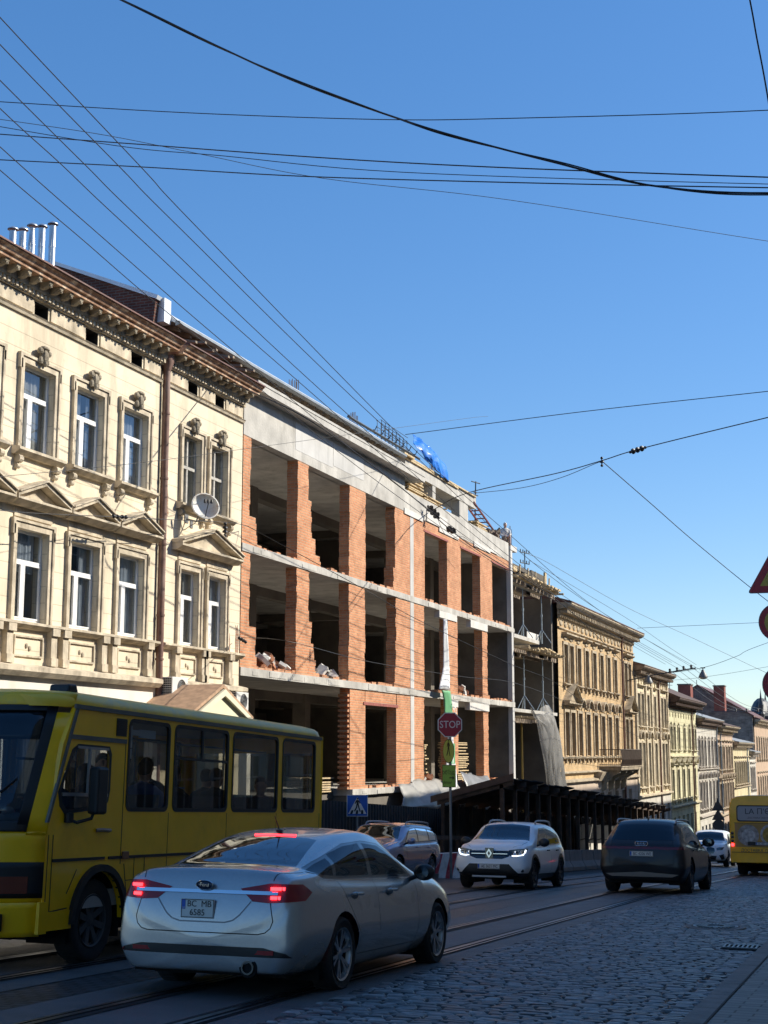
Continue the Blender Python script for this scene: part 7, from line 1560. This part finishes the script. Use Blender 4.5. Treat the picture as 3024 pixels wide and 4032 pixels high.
mb = MB(); mb.prism(rr_rect(-.82, .82, 1.86, 2.34, .08), 'x', -.020, -.01); mb.build('window_film', mat('grey_film', (.34,.34,.36), .4), rwf)
ink = mat('advert_ink', (.04,.04,.045), .5)
text_part('advert_title', 'LA П\'ЄЦ', .27, ink, rwf, (-.024, .04, 2.16), (R(90), 0, R(-90)), .001, xs=1.05); text_part('advert_subtitle', 'ДОСТАВКА СМАЧНОЇ ЇЖІ', .075, ink, rwf, (-.024, 0, 1.95), (R(90), 0, R(-90)), .001)
mb = MB(); mb.quad((-.004,-.93,.96),(-.004,.93,.96),(-.004,.93,1.76),(-.004,-.93,1.76)); mb.build('advert_panel', mat('advert_amber', (.50,.30,.06), .5, noise=.3, nscale=1.6, dirt=(.45,.20,.12), dirt_amt=.8), b2)
for (y, z, r, c) in ((.48,1.36,.36,(.36,.33,.30)),(.48,1.36,.22,(.5,.5,.48)),(-.28,1.38,.36,(.42,.42,.42)),(-.28,1.38,.28,(.40,.26,.03)),(-.80,1.36,.2,(.36,.1,.05))):
    mb = MB(); mb.lathe([(0,-.005-.36*.02+r*.02-.01*(1-r)),(r,-.006-.01*(1-r)),(r,0)], (0, y, z), 'x', 32); mb.build('advert_dish', mat('dish_%d' % int(r*1000+y*10), c, .5, noise=.5, nscale=9), b2)
text_part('advert_line', 'ДОСТАВКА ДО ДОМУ', .145, ink, b2, (-.006, .02, .845), (R(90), 0, R(-90)), .001, xs=.92)
mb = MB(); mb.box(-.03, 0, -.5, .5, 1.02, 1.14); mb.build('bumper_bar', M_seal, b2)
plate(b2, (-.036, 0, 1.08), PI, .48, .10, [('BC 4021 AA', .02, -.002)], .085, .78)
mb = MB(); mb.box(-.02, .0, -W+.05, W-.05, .775, .79); mb.box(-.02,0,-.95,.95,1.765,1.78); mb.build('panel_seams', M_seal, b2)
for s in (1, -1):
    for k in range(4): mb = MB(); mb.lathe([(0,-.03),(.05,-.025),(.055,0)], (0, s*1.02, 1.42-.13*k), 'x', 14); mb.build('rear_lamp', M_taillit if k == 3 else mat('dark_lens', (.03,.01,.01), .3), b2, True)
    for x in (1.9, 5.6): wheel(b2, x, s*.90, .42, .42, .32, s, 'plain', MATS['dirty_steel_rim'], spokes=8, rr=.26)
    wells(b2, (), .5, W, .42)
mb = MB(); mb.box(.3, 6.8, -.95, .95, .35, .46); mb.box(1.6,2.2,-.9,.9,.12,.4); mb.build('underbody', M_well, b2)
mb = MB()
for s in (1, -1): mb.box(.7, 6.3, s*(W+.002)-.004, s*(W+.002)+.004, 1.55, 2.35)
mb.build('side_windows', M_bgloss, b2)
place(b2, -4.97, 51.5, True, span=4)
# ------------------------------------------------------------------ hoarding, pavement shelter, barriers
M_corr = mat('dark_corrugated_sheet', (.045,.045,.047), .55, noise=.25, nscale=1.5, metal=.2, dirt=(.02,.02,.02), dirt_amt=.5)
M_oldw = mat('dark_old_timber', (.085,.055,.038), .85, noise=.4, nscale=4, bump=.4)
M_shr = mat('tarred_roof_boards', (.035,.03,.028), .85, noise=.4, nscale=3)
t = thing('site_hoarding', 'tall dark corrugated metal hoarding along the pavement in front of the unfinished building', 'fence', (-14.7, 45, zg(45)))
mb = MB(); y = 24.0; P = []
while y < 76.0: P += [(-14.6, y), (-14.6, y+.10), (-14.65, y+.13), (-14.65, y+.20)]; y += .23
vs = []; 
for (x, yy) in P: vs += [(x, yy, zg(yy)-.05), (x, yy, zg(yy)+2.0+(.0))]
mb.add(vs, [(2*i, 2*i+2, 2*i+3, 2*i+1) for i in range(len(P)-1)]); o = mb.build('sheet', M_corr, t)
mb = MB()
for k in range(18): yy = 24+k*3; mb.box(-14.78, -14.7, yy, yy+.08, zg(yy)-.1, zg(yy)+2.0)
for z in (.5, 1.7):
    for k in range(17): yy = 24+k*3; mb.add([(-14.7, yy, zg(yy)+z), (-14.7, yy+3, zg(yy+3)+z), (-14.7, yy+3, zg(yy+3)+z+.06), (-14.7, yy, zg(yy)+z+.06), (-14.66, yy, zg(yy)+z), (-14.66, yy+3, zg(yy+3)+z), (-14.66, yy+3, zg(yy+3)+z+.06), (-14.66, yy, zg(yy)+z+.06)], [(0,1,2,3),(4,7,6,5),(3,2,6,7),(0,4,5,1)])
mb.build('post', M_oldw, t); rebase(t, (-14.7, 45, zg(45)))
sh = thing('pavement_shelter', 'long dark timber pavement shelter with a lean-to roof on square posts', 'shelter')
def ez(Y): return -.84-(Y-43.7)*.0617
mb = MB(); ys = [43.4+k*1.53 for k in range(21)]
for i, (a, b) in enumerate(zip(ys, ys[1:])):
    q = .03*((i*7) % 3); mb.add([(-11.75, a, ez(a)+.06+q), (-14.15, a, ez(a)-.60+q), (-14.15, b, ez(b)-.60+q), (-11.75, b, ez(b)+.06+q), (-11.75, a, ez(a)+.09+q), (-14.15, a, ez(a)-.57+q), (-14.15, b, ez(b)-.57+q), (-11.75, b, ez(b)+.09+q)], [(0,1,2,3),(4,7,6,5),(0,4,5,1),(0,3,7,4),(1,5,6,2),(2,6,7,3)])
mb.build('roof', M_shr, sh)
for i, y in enumerate(ys):
    mb = MB(); zt = ez(y)-.02
    mb.box(-12.06, -11.94, y+.0, y+.12, zg(y)+(.0), zt-.10); mb.build('post', M_oldw, sh)
    mb = MB(); mb.box(-13.98, -13.88, y+.02, y+.12, zg(y), zt-.62); mb.build('rear_post', M_oldw, sh)
    mb = MB(); mb.add([(-11.62, y, zt-.12), (-14.1, y, zt-.76), (-14.1, y, zt-.60), (-11.62, y, zt+.04), (-11.62, y+.07, zt-.12), (-14.1, y+.07, zt-.76), (-14.1, y+.07, zt-.60), (-11.62, y+.07, zt+.04)], [(0,1,2,3),(4,7,6,5),(0,4,5,1),(3,2,6,7),(0,3,7,4),(1,5,6,2)]); mb.build('rafter', M_oldw, sh)
mb = MB(); mb.add([(-11.99, 43.4, ez(43.4)-.24), (-11.99, 74.1, ez(74.1)-.24), (-11.99, 74.1, ez(74.1)-.09), (-11.99, 43.4, ez(43.4)-.09), (-12.03, 43.4, ez(43.4)-.24), (-12.03, 74.1, ez(74.1)-.24), (-12.03, 74.1, ez(74.1)-.09), (-12.03, 43.4, ez(43.4)-.09)], [(0,1,2,3),(4,7,6,5),(0,4,5,1),(3,2,6,7)]); mb.build('eaves_beam', M_oldw, sh)
mb = MB(); mb.add([(-11.6, 43.34, ez(43.4)+.02), (-14.3, 43.34, ez(43.4)-.70), (-14.3, 43.34, ez(43.4)-.50), (-11.6, 43.34, ez(43.4)+.22), (-11.6, 43.39, ez(43.4)+.02), (-14.3, 43.39, ez(43.4)-.70), (-14.3, 43.39, ez(43.4)-.50), (-11.6, 43.39, ez(43.4)+.22)], [(0,1,2,3),(4,7,6,5),(0,4,5,1),(3,2,6,7),(0,3,7,4),(1,5,6,2)]); mb.build('bargeboard', mat('brown_fascia_board', (.13,.08,.055), .8, noise=.3, nscale=4), sh)
mb = MB(); y = 44.0; r = random.Random(6)
while y < 74: mb.box(-14.06, -14.03, y, y+.17, zg(y)+.1, ez(y)-.62-r.uniform(.05,.18)); y += .185
mb.build('rear_boarding', M_shr, sh); rebase(sh, (-13, 58, zg(58)))
t = thing('pale_board_panels', 'pale sheets leaning inside the shelter between the white hatchback and the dark car', 'panel', (-13.9, 67, zg(67)))
for k, (a, w_) in enumerate(((62.6,1.5),(64.4,1.5),(66.2,1.5),(68.0,1.5),(69.8,1.3))):
    for (z0, z1) in ((.55,1.02),(1.07,1.70)):
        mb = MB(); mb.box(-.02, .02, a-67, a-67+w_, z0-.057*(a-67)*.95, z1-.057*(a-67)*.95); mb.build('panel', mat('pale_board', (.55,.53,.47), .8, noise=.12), t)
# concrete barriers at the foot of the shelter
M_barr = mat('grey_barrier_concrete', (.21,.20,.19), .9, noise=.3, nscale=2, dirt=(.1,.1,.09), dirt_amt=.6)
pos = [41.9+k*2.05 for k in range(16)]; tpos = None
for k, y in enumerate(pos):
    nm = 'nearest grey concrete barrier block, behind the white hatchback' if k == 0 else 'grey concrete barrier block in the row along the shelter posts'
    if k == 0:
        t = thing('barrier_block', nm, 'barrier', (-11.75, y, zg(y)), group='concrete barrier blocks along the shelter')
        mb = MB(); mb.prism([(-.24,0),(.24,0),(.24,.14),(.11,.34),(.08,.72),(-.08,.72),(-.11,.34),(-.24,.14)], 'y', -.99, .99); mb.build('block', M_barr, t, bevel=.015)
    elif k == 1: t1 = t.copy(); C.objects.link(t1); c = t.children[0].copy(); C.objects.link(c); c.parent = t1; t1['label'] = nm; t1.location = (-11.75, y, zg(y))
    else: t1 = t.copy(); C.objects.link(t1); c = t.children[0].copy(); C.objects.link(c); c.parent = t1; t1['label'] = nm; t1.location = (-11.75, y, zg(y))
    (t if k == 0 else t1).rotation_euler = (-.057, 0, 0)
# red and white barrier
t = thing('striped_barrier', 'concrete barrier painted with slanting red and white stripes left of the white hatchback', 'barrier', (-12.35, 39.3, zg(39.3)), rz=-math.atan2(.62, .83))
t.rotation_euler = (0, 0, -math.atan2(.62,.83))
L_ = 1.35; H_ = .68
mb = MB(); mb.prism([(-.26,0),(.26,0),(.20,H_*.3),(.12,H_),(-.12,H_),(-.20,H_*.3)], 'y', -L_, L_); mb.build('block', mat('chipped_white_paint', (.75,.72,.67), .8, noise=.25, nscale=5, dirt=(.3,.28,.26), dirt_amt=.7), t)
M_redp = mat('chipped_red_paint', (.50,.05,.06), .75, noise=.3, nscale=6, dirt=(.4,.33,.3), dirt_amt=.5)
mb = MB()
for k in range(6):
    a = -L_+.02+k*.50
    for (z0, x0, z1, x1) in ((.005,.262,H_*.3,.203),(H_*.3,.203,H_-.005,.124)):
        def yy(z, b): return max(-L_, min(L_, a+b+(H_-z)*-.42+.2))
        mb.quad((x0, yy(z0,0), z0), (x0, yy(z0,.24), z0), (x1, yy(z1,.24), z1), (x1, yy(z1,0), z1))
    
mb.build('red_stripes', M_redp, t)
t = thing('timber_railing', 'rough timber railing behind the striped barrier and the stop sign post', 'railing', (-12.9, 39.2, zg(39)))
mb = MB()
for y in (-2.2, -.7, .9, 2.4, 3.9): mb.box(-.05, .05, y, y+.1, 0-.057*y, 1.12-.057*y)
mb.build('post', M_oldw, t)
for z in (1.02, .55): mb = MB(); mb.add([(a, y, z+c-.057*y) for y in (-2.2, 4.2) for (a, c) in ((.05,0),(.08,0),(.08,.12),(.05,.12))], [(0,1,2,3),(7,6,5,4),(0,4,5,1),(1,5,6,2),(2,6,7,3),(3,7,4,0)]); mb.build('rail', M_oldw, t)
# ------------------------------------------------------------------ signs
M_redr = mat('sign_red', (.30,.012,.03), .4, noise=.05); M_sw = mat('sign_white', (.62,.62,.60), .4); M_sb = mat('sign_blue', (.012,.09,.42), .4, noise=.15, nscale=6); M_sy = mat('sign_lime_yellow', (.34,.42,.10), .4); M_sg = mat('sign_lime_green', (.16,.36,.06), .4); M_sk = mat('sign_black', (.01,.012,.01), .5); M_gp = mat('galvanised_post', (.26,.27,.27), .5, metal=.5, noise=.2)
M_back = mat('sign_back', (.16,.16,.165), .5, metal=.4)
def disc(mb, r, x0, x1, n=40, ph=0): mb.prism([(r*math.cos(2*PI*k/n+ph), r*math.sin(2*PI*k/n+ph)) for k in range(n)], 'x', x0, x1)
def walker(parent, s, m, x):
    """pedestrian pictogram"""
    mb = MB(); P = lambda pts: mb.prism([(a*s, b*s) for a, b in pts], 'x', x, x+.002)
    mb.prism([(.03*s+.075*s*math.cos(2*PI*k/14), .80*s+.085*s*math.sin(2*PI*k/14)) for k in range(14)], 'x', x, x+.002)
    P([(-.08,.68),(.10,.68),(.13,.35),(-.07,.32)]); P([(.0,.36),(.13,.36),(.20,.02),(.32,-.35),(.22,-.40),(.09,-.02)]); P([(-.07,.36),(.05,.36),(-.0,.0),(-.20,-.36),(-.31,-.32),(-.13,.02)])
    P([(.10,.66),(.17,.62),(.30,.38),(.24,.33),(.08,.55)]); P([(-.07,.66),(-.13,.62),(-.24,.34),(-.17,.31),(-.03,.55)]); return mb.build('pictogram', m, parent)
CAMD = lambda x, y: math.atan2(-y, -x)
t = thing('stop_sign_post', 'grey post carrying a red STOP octagon, a round walker sign and a green detour board', 'traffic sign', (-12.15, 38.6, zg(38.6)))
zb = zg(38.6); mb = MB(); mb.tube([(0,0,0),(0,0,4.1-.0)], .038, 10); mb.build('post', M_gp, t, True)
a0 = CAMD(-12.15, 38.6)
def board(name, z, yaw): o = bpy.data.objects.new(name, None); return o
mb = MB(); disc(mb, .37, .04, .05, 8, PI/8); s1 = mb.build('stop_octagon', M_sw, t); mb = MB(); disc(mb, .342, .05, .053, 8, PI/8); mb.build('octagon_face', M_redr, s1)
text_part('stop_letters', 'STOP', .285, mat('sign_letter', (.62,.58,.58), .5), s1, (.056, 0, 0), (R(90), 0, R(90)), .001, xs=.86); s1.location = (0, 0, 4.0-.04+.0); s1.rotation_euler = (0, 0, a0)
zc = lambda zw: zw-zb
s1.location.z = zc(.80)
mb = MB(); disc(mb, .335, .045, .052); s2 = mb.build('round_sign', M_sk, t); mb = MB(); disc(mb, .315, .052, .054); mb.build('sign_face', M_sy, s2); walker(s2, .36, M_sk, .056); s2.location = (0, 0, zc(.07)); s2.rotation_euler = (0, 0, a0-R(62))
mb = MB(); mb.box(.045,.055,-.25,.25,-.31,.31); s3 = mb.build('detour_board', M_sk, t); mb = MB(); mb.box(.055,.057,-.235,.235,-.295,.295); mb.build('board_face', M_sg, s3)
text_part('board_letters', 'об\'їзд', .17, M_sk, s3, (.059, -.02, .10), (R(90), 0, R(90)), .001); text_part('board_letters', 'detour', .12, M_sk, s3, (.059, -.05, -.17), (R(90), 0, R(90)), .001)
mb = MB(); mb.prism([(.02,-.06),(.14,-.06),(.14,-.10),(.21,-.045),(.14,.01),(.14,-.03),(.02,-.03)], 'x', .058, .060); mb.build('arrow', M_sk, s3); s3.location = (0, 0, zc(-.62)); s3.rotation_euler = (0, 0, a0-R(42))
for z in (.80, .07, -.62): mb = MB(); mb.tube([(0,0,zc(z)-.03),(0,0,zc(z)+.03)], .052, 10); mb.build('clamp', M_gp, t)
t = thing('crossing_sign', 'blue square sign with a walking figure in a white triangle against the dark hoarding', 'traffic sign', (-14.3, 36.95, zg(37)))
mb = MB(); mb.tube([(0,0,0),(0,0,2.05)], .03, 8); mb.build('post', M_gp, t)
a1 = CAMD(-14.3, 36.95); mb = MB(); mb.box(.035,.045,-.29,.29,-.29,.29); s1 = mb.build('sign_plate', M_sw, t, bevel=.01); mb = MB(); mb.box(.045,.048,-.272,.272,-.272,.272); mb.build('sign_face', M_sb, s1); mb = MB(); mb.prism([(-.25,-.22),(.25,-.22),(0,.23)], 'x', .048, .050); mb.build('triangle', M_sw, s1)
wk = walker(s1, .30, M_sk, .052); wk.location = (0, 0, -.05); mb = MB()
for k in range(3): mb.prism([(-.20+.15*k,-.22),(-.13+.15*k,-.22),(-.10+.13*k,-.12),(-.155+.13*k,-.12)], 'x', .051, .052)
mb.build('zebra_bars', M_sk, s1); s1.location = (0, 0, -1.40-zg(37)); s1.rotation_euler = (0, 0, a1)
# signs cut off by the right edge: a triangle over two round ones
t = thing('warning_sign_post', 'post at the right edge with a red triangle over two round red rimmed signs', 'traffic sign', (-1.94, 24.4, zg(24.4)+.1))
zb = zg(24.4)+.1; mb = MB(); mb.tube([(0,0,0),(0,0,3.35-zb)], .038, 10); mb.build('post', M_gp, t)
M_redd = mat('sign_deep_red', (.34,.012,.03), .4); a2 = CAMD(-1.94, 24.4)
def tri(r, x0, x1, rd, m, nm, par):
    P = []
    for k in range(3):
        for q in (-1, 0, 1): a = PI/2+2*PI*k/3+q*rd; P.append((r*math.cos(a)*(1 if q == 0 else .97), r*math.sin(a)*(1 if q == 0 else .97)))
    mb = MB(); mb.prism(P, 'x', x0, x1); return mb.build(nm, m, par)
s1 = tri(.53, .04, .05, .05, M_back, 'triangle_sign', t); tri(.51, .05, .052, .05, M_redd, 'red_border', s1); tri(.31, .052, .054, .03, mat('sign_ochre', (.45,.34,.06), .5), 'sign_face', s1)
s1.location.z = 2.92-zb; s1.rotation_euler = (0, 0, a2)
for (zz, r_) in ((2.15, .325), (1.12, .31)):
    mb = MB(); disc(mb, r_, .04, .05); s = mb.build('round_sign', M_back, t); mb = MB(); disc(mb, r_-.012, .05, .052); mb.build('red_border', M_redd, s); mb = MB(); disc(mb, r_*.70, .052, .054); mb.build('sign_face', MATS['sign_ochre'], s); s.location = (0, 0, zz-zb); s.rotation_euler = (0, 0, a2)
# backs of signs far down the street
t = thing('sign_backs', 'dark backs of two triangular signs and one round sign before the far houses', 'traffic sign', (-10.5, 84, zg(84)))
mb = MB(); mb.tube([(0,0,0),(0,0,3.5)], .05, 8); mb.build('post', M_back, t); a3 = CAMD(-10.5, 84)
for z, k in ((-2.98, 't'), (-3.5, 't'), (-4.0, 'c')):
    mb = MB()
    if k == 't': mb.prism([(-.36,-.22),(.36,-.22),(0,.42)], 'x', .05, .07)
    else: disc(mb, .32, .05, .07)
    s = mb.build('triangle_back' if k == 't' else 'disc_back', mat('dark_sign_back', (.05,.052,.056), .6), t); s.location = (0, 0, z-zg(84)); s.rotation_euler = (0, 0, a3)
# ------------------------------------------------------------------ overhead wires
M_wire = mat('black_wire', (.012,.012,.014), .55); M_wireg = mat('grey_wire', (.06,.075,.09), .6)
def wire(label, pts, r=.011, m=None, name='overhead_wire', group='overhead wires', k=8, cat='wire', twist=False):
    r *= .75
    mb = MB(); P = smooth_pts(pts, k); mb.tube(P, r, 6)
    if twist:
        Q = []
        for i in range(len(P)-1):
            n = max(1, int((P[i+1]-P[i]).length/.12))
            for j in range(n): Q.append(P[i].lerp(P[i+1], j/n))
        Q = [q+Vector((0, math.cos(i*.25)*r*1.8, math.sin(i*.25)*r*1.8)) for i, q in enumerate(Q)]; mb.tube(Q, r*.7, 5)
    o = mb.build(name, m or M_wire, None, True); tag(o, label, cat, group); return o
wire('thick twisted black cable sweeping from the top left down to the right edge', [(-17.4,13.9,13.9),(-13.5,14.25,12.1),(-10.7,14.56,10.55),(-8.98,14.74,9.57),(-7.63,14.88,8.74),(-6.58,14.99,8.13),(-5.35,15.12,7.53),(-4.57,15.2,7.19),(-3.48,15.32,6.77),(-2.44,15.43,6.39),(-1.14,15.56,6.16),(.8,15.8,6.1),(3.3,16,6.3)], .016, twist=True)
wire('highest nearly level wire crossing the whole sky below the thick cable', [(-17.6,23.48,13.6),(-17.22,23.53,13.53),(-13.1,24.04,12.84),(-9.07,24.53,12.26),(-6.53,24.84,12.01),(-1.79,25.42,11.66),(3.2,26,11.45)], .012)
wire('dark span wire falling most steeply of the level ones from the left edge', [(-17.6,22.5,12.5),(-16.32,22.36,12.16),(-13.45,22.01,11.39),(-7.45,21.27,9.79),(-1.49,20.55,8.38),(3.2,20,7.35)], .014)
wire('lowest dark level span wire crossing the sky', [(-17.6,23.0,12.12),(-16.74,22.96,11.93),(-13.41,22.8,11.22),(-9.91,22.63,10.45),(-5.92,22.44,9.68),(-1.62,22.23,8.89),(3.2,22,8.05)], .014)
wire('faint thin wire that drops away below the others towards the right edge', [(-17.6,21.9,12.68),(-15.14,23.85,12.64),(-13.46,25.15,12.49),(-11.23,26.9,12.29),(-7.81,29.57,12.34),(-2.51,33.7,12.13),(3,38,12.0)], .009, M_wireg)
wire('thin wire between the two dark level span wires', [(-17.6,22.0,12.6),(-13.88,22.71,11.69),(-11.77,23.12,11.33),(-8.33,23.79,10.76),(-1.82,25.06,10.09),(3,26,9.7)], .010)
Xs = [-12.06, -12.53, -13.0, -13.43]; 
def lw(lat, pts): return [(-lat, y, z) for y, z in pts]
names = ['first and uppermost', 'second', 'third', 'fourth', 'fifth', 'sixth and lowest']
LW = [lw(12.1, []), 0, 0, 0, 0, 0]
def sc(lat0, lat, pts): f = lat/lat0; return [(-lat, y*f, z*f) for y, z in pts]
S = [sc(11, 12.6, [(11.5,10.45),(14.94,9.82),(18.83,9.22),(20.76,8.91),(31.46,7.44),(40.53,6.57),(55.37,5.41),(82.9,4.7)]),
     sc(11, 12.9, [(11.5,10.05),(14.97,9.44),(18.13,8.97),(20.13,8.68),(29.61,7.5),(48,5.75),(80.9,4.62)]),
     sc(11, 13.4, [(11.5,9.5),(15.01,8.94),(17.16,8.61),(19.12,8.32),(27.82,7.22),(46,5.5),(77.9,4.42)]),
     sc(11, 13.8, [(11.5,9.1),(15.04,8.55),(16.49,8.37),(18.48,8.09),(24.83,7.32),(44,5.45),(75.6,4.25)]),
     sc(11, 14.4, [(11.5,8.55),(15.08,8.02),(17.42,7.71),(22.61,7.08),(32,6.15),(45,5.35),(72,4.5)]),
     sc(11, 14.8, [(11.5,8.2),(15.1,7.7),(16.99,7.47),(20.46,7.03),(30,6.05),(44,5.2),(70,4.3)])]
for n_, s_ in zip(names, S): wire(n_+' of the six power wires running along the street from the left edge', s_, .0125, group='six power wires along the street')
wire('wire rising gently to the right from the blue tarpaulin', [(-17.5,50.2,12.06),(-10.26,47.9,11.81),(-3.64,45.79,11.46),(3.2,43.6,11.1)], .018)
wire('span wire with a black insulator that rises to the right edge above the unfinished building', [(-17.5,53.2,9.55),(-15.45,51.57,9.94-.05),(-11.22,48.28,9.75),(-9.26,46.76,9.78),(-7.71,45.56,9.84),(-3.39,42.19,9.77),(3.2,37,9.6)], .022)
wire('slack second strand hanging just under the insulated span wire', [(-15.5,51.6,9.86),(-12.8,49.5,9.55),(-11.0,48.1,9.55),(-9.6,47.0,9.72),(-9.26,46.76,9.76)], .014)
wire('wire hanging from the insulated span wire down to the round signs at the right', [(-9.26,46.76,9.77),(-8.3,50.5,8.9),(-7.2,55,7.9),(-5.2,63,6.3),(-3.0,72,4.9)], .02)
wire('short steep wire in the top right corner', [(-.92,10.0,6.4),(-.88,11.09,6.06),(-.86,11.34,5.86),(-.82,11.7,5.49),(-.75,12.4,4.6)], .009)
wire('long thin wire running from the roof mast down towards the lower right', [(-18.4,72.6,10.4),(-17.67,73.99,10.08),(-14.68,79.68,8.19),(-11.66,85.42,6.71),(-8.12,92.16,4.94),(-4,100,2.9)], .014, M_wireg)
wire('second thin wire from the roof mast just below the first', [(-18.4,72.6,10.1),(-15.5,84,8.0),(-13.9,90,6.6),(-12.9,95,5.75)], .014, M_wireg)
wire('level wire from the corner of the yellow brick house to the round sign', [(-17.4,98.9,8.62),(-8.78,94.97,8.4),(2,90,8.1)], .018)
wire('thin level wire just below the cornice of the yellow brick house', [(-17.5,95,4.75),(-14,94.9,4.8),(-11,94.5,5.1),(-6,93,5.7),(2,92,6.3)], .014)
wire('cable with a black clamp sagging in front of the tenement windows', [(-17.5,22.5,5.0),(-16.8,23.6,4.79),(-16.8,27.74,5.31),(-16.8,31.64,5.82),(-16.9,34.14,6.15),(-17.4,36.2,6.4)], .012)
wire('faint cable rising to the right across the upper tenement windows', [(-15,19,4.4),(-15,21.03,4.88),(-15,25.88,6.07),(-15,31.29,7.49),(-15,49.57,12.33),(-15,53,13.2)], .008)
wire('thin drooping cable starting from the insulator beside the satellite dish', [(-17.4,36.2,6.4),(-14,36.78,4.49),(-14,41.39,4.05),(-14,52.3,3.33),(-14,59.45,2.96),(-15,75,1.8),(-15.5,90,.8)], .014)
wire('lower thin cable crossing the middle storey of the unfinished building', [(-17.4,35.9,3.2),(-14,31.44,2.68),(-14,37.15,2.52),(-14,45.98,2.55),(-14,52.6,2.65),(-15,66,2.4)], .012)
wire('thick black service cable from the corner of the cream cornice down the unfinished front', [(-17.3,34.2,10.2),(-13.6,31.4,8.2),(-13,35.2,7.5),(-13,38.48,7.2),(-13,43.86,6.64),(-13,57.12,5.96),(-13.6,76,4.2)], .022)
wire('loose wire looping under the black clamps on the unfinished front', [(-17.2,53.0,9.4),(-17.0,53.4,8.7),(-16.9,54.2,8.6),(-16.8,55.4,8.8),(-16.6,57.5,8.5)], .012)
# insulators and clamps
def insul(label, loc, d, n=3, r=.07, L=.42, g='insulators on the overhead wires'):
    t = thing('insulator', label, 'insulator', loc, group=g); mb = MB(); q = Vector(d).normalized()
    P = [q*(-L/2)]; rs = [.02]
    for k in range(n): a = -L/2+L*(k+.5)/n; P += [q*(a-.04), q*(a-.02), q*(a+.02), q*(a+.05)]; rs += [.025, r, r*.9, .03]
    P.append(q*(L/2)); rs.append(.02); mb.tube(P, rs, 10); mb.build('insulator_body', M_blackp, t, True)
    mb = MB(); mb.ell(tuple(q*(L/2+.05)), .05, .05, .05, 8, 6); mb.ell(tuple(q*(-L/2-.05)), .05, .05, .05, 8, 6); mb.build('end_cap', M_blackp, t, True)
insul('large black insulator on the rising span wire in open sky', (-7.85, 45.68, 9.83), (1.2,-.93,.05), 3, .10, .62)
insul('small clamp where the drop wire meets the rising span wire', (-9.26, 46.76, 9.74), (0,0,1), 1, .08, .16)
insul('upper black clamp cluster in front of the pale beam of the unfinished building', (-17.25, 52.85, 9.45), (.3,.9,-.5), 3, .16, .7)
insul('lower black clamp cluster in front of the orange brickwork', (-17.0, 54.4, 8.95), (.2,1,-.1), 2, .14, .6)
insul('black insulator on the cable in front of the tenement pediments', (-16.8, 28.2, 5.38), (0,1,.12), 2, .05, .45)
insul('insulator at the right end of the tenement cable beside the satellite dish', (-17.3, 34.6, 6.05), (0,0,1), 2, .08, .22)
insul('black clamp on the lower cable at the edge of the tenement', (-17.2, 35.6, 3.1), (0,1,-.2), 2, .05, .3)
# bracket with four insulators and two hanging lamps
t = thing('wire_bracket', 'dark horizontal bar with four insulators holding the power wires above the pale yellow house', 'bracket', (-14.3, 95, 5.2))
mb = MB(); mb.tube([(-1.4,0,-.05),(1.35,0,.35)], .045, 6); mb.tube([(-1.4,0,-.05),(-3.2,0,-.4)], .04, 6); mb.build('bar', MATS['dark_steel'], t)
for (dx, dz) in ((-.35,.20),(.12,.28),(.55,.36),(1.05,.42)): mb = MB(); mb.lathe([(.02,-.12),(.05,-.08),(.09,-.05),(.05,0),(.09,.03),(.07,.12),(0,.15)], (dx,0,dz), 'z', 12); mb.build('insulator_cup', M_blackp, t, True)
def lamp(label, loc):
    t = thing('street_lamp', label, 'street lamp', loc, group='hanging street lamps'); mb = MB(); mb.lathe([(0,.30),(.08,.29),(.12,.18),(.22,.02),(.29,-.14),(.31,-.22),(.28,-.22),(.2,-.1)], n=24); mb.build('lamp_shade', mat('lamp_shade_grey', (.14,.15,.155), .5, noise=.15), t, True)
    mb = MB(); mb.lathe([(.27,-.215),(.22,-.28),(.12,-.32),(0,-.33)], n=24); mb.build('diffuser', mat('lamp_diffuser', (.4,.42,.43), .3), t, True)
    mb = MB(); mb.tube([(0,0,.28),(0,0,.42)], .03, 8); mb.box(-.15,.15,-.03,.03,.38,.45); mb.build('hanger', M_blackp, t)
lamp('street lamp hanging in the sky right of the four-insulator bar', (-12.5, 95, 5.13)); lamp('street lamp hanging in front of the pale yellow house, left under the bar', (-16.1, 95, 4.85))
wire('wire rising from the hanging lamp to the right edge', [(-15.7,95,5.15),(-12.59,95,5.54),(-10.34,95,6.24),(-8.28,95,7.09),(3,94,10.5)], .02)
t = thing('far_wire_row', 'far cross wire with a row of small insulators near the dark dome', 'bracket', (-12, 150, 4.2)); mb = MB(); mb.tube([(-7,0,.1),(-3,0,.02),(1,0,0),(9,0,.6)], .03, 5); mb.build('bar', M_wireg, t)
for k in range(6): mb = MB(); mb.lathe([(.05,-.02),(.12,.03),(.08,.12),(.12,.18),(.06,.3),(0,.32)], (-4.6+k*1.1, 0, .03), 'z', 8); mb.build('insulator_cup', M_blackp, t)
for k in range(4): wire('far wire number %s fanning out between the lamp bar and the dark dome' % ['one','two','three','four'][k], [(-14.6+.45*k,95,5.4+.08*k),(-15.2+.7*k,122,4.2),(-16.6+1.1*k,150,4.3)], .018, M_wireg, group='far wires between the lamp bar and the dome')
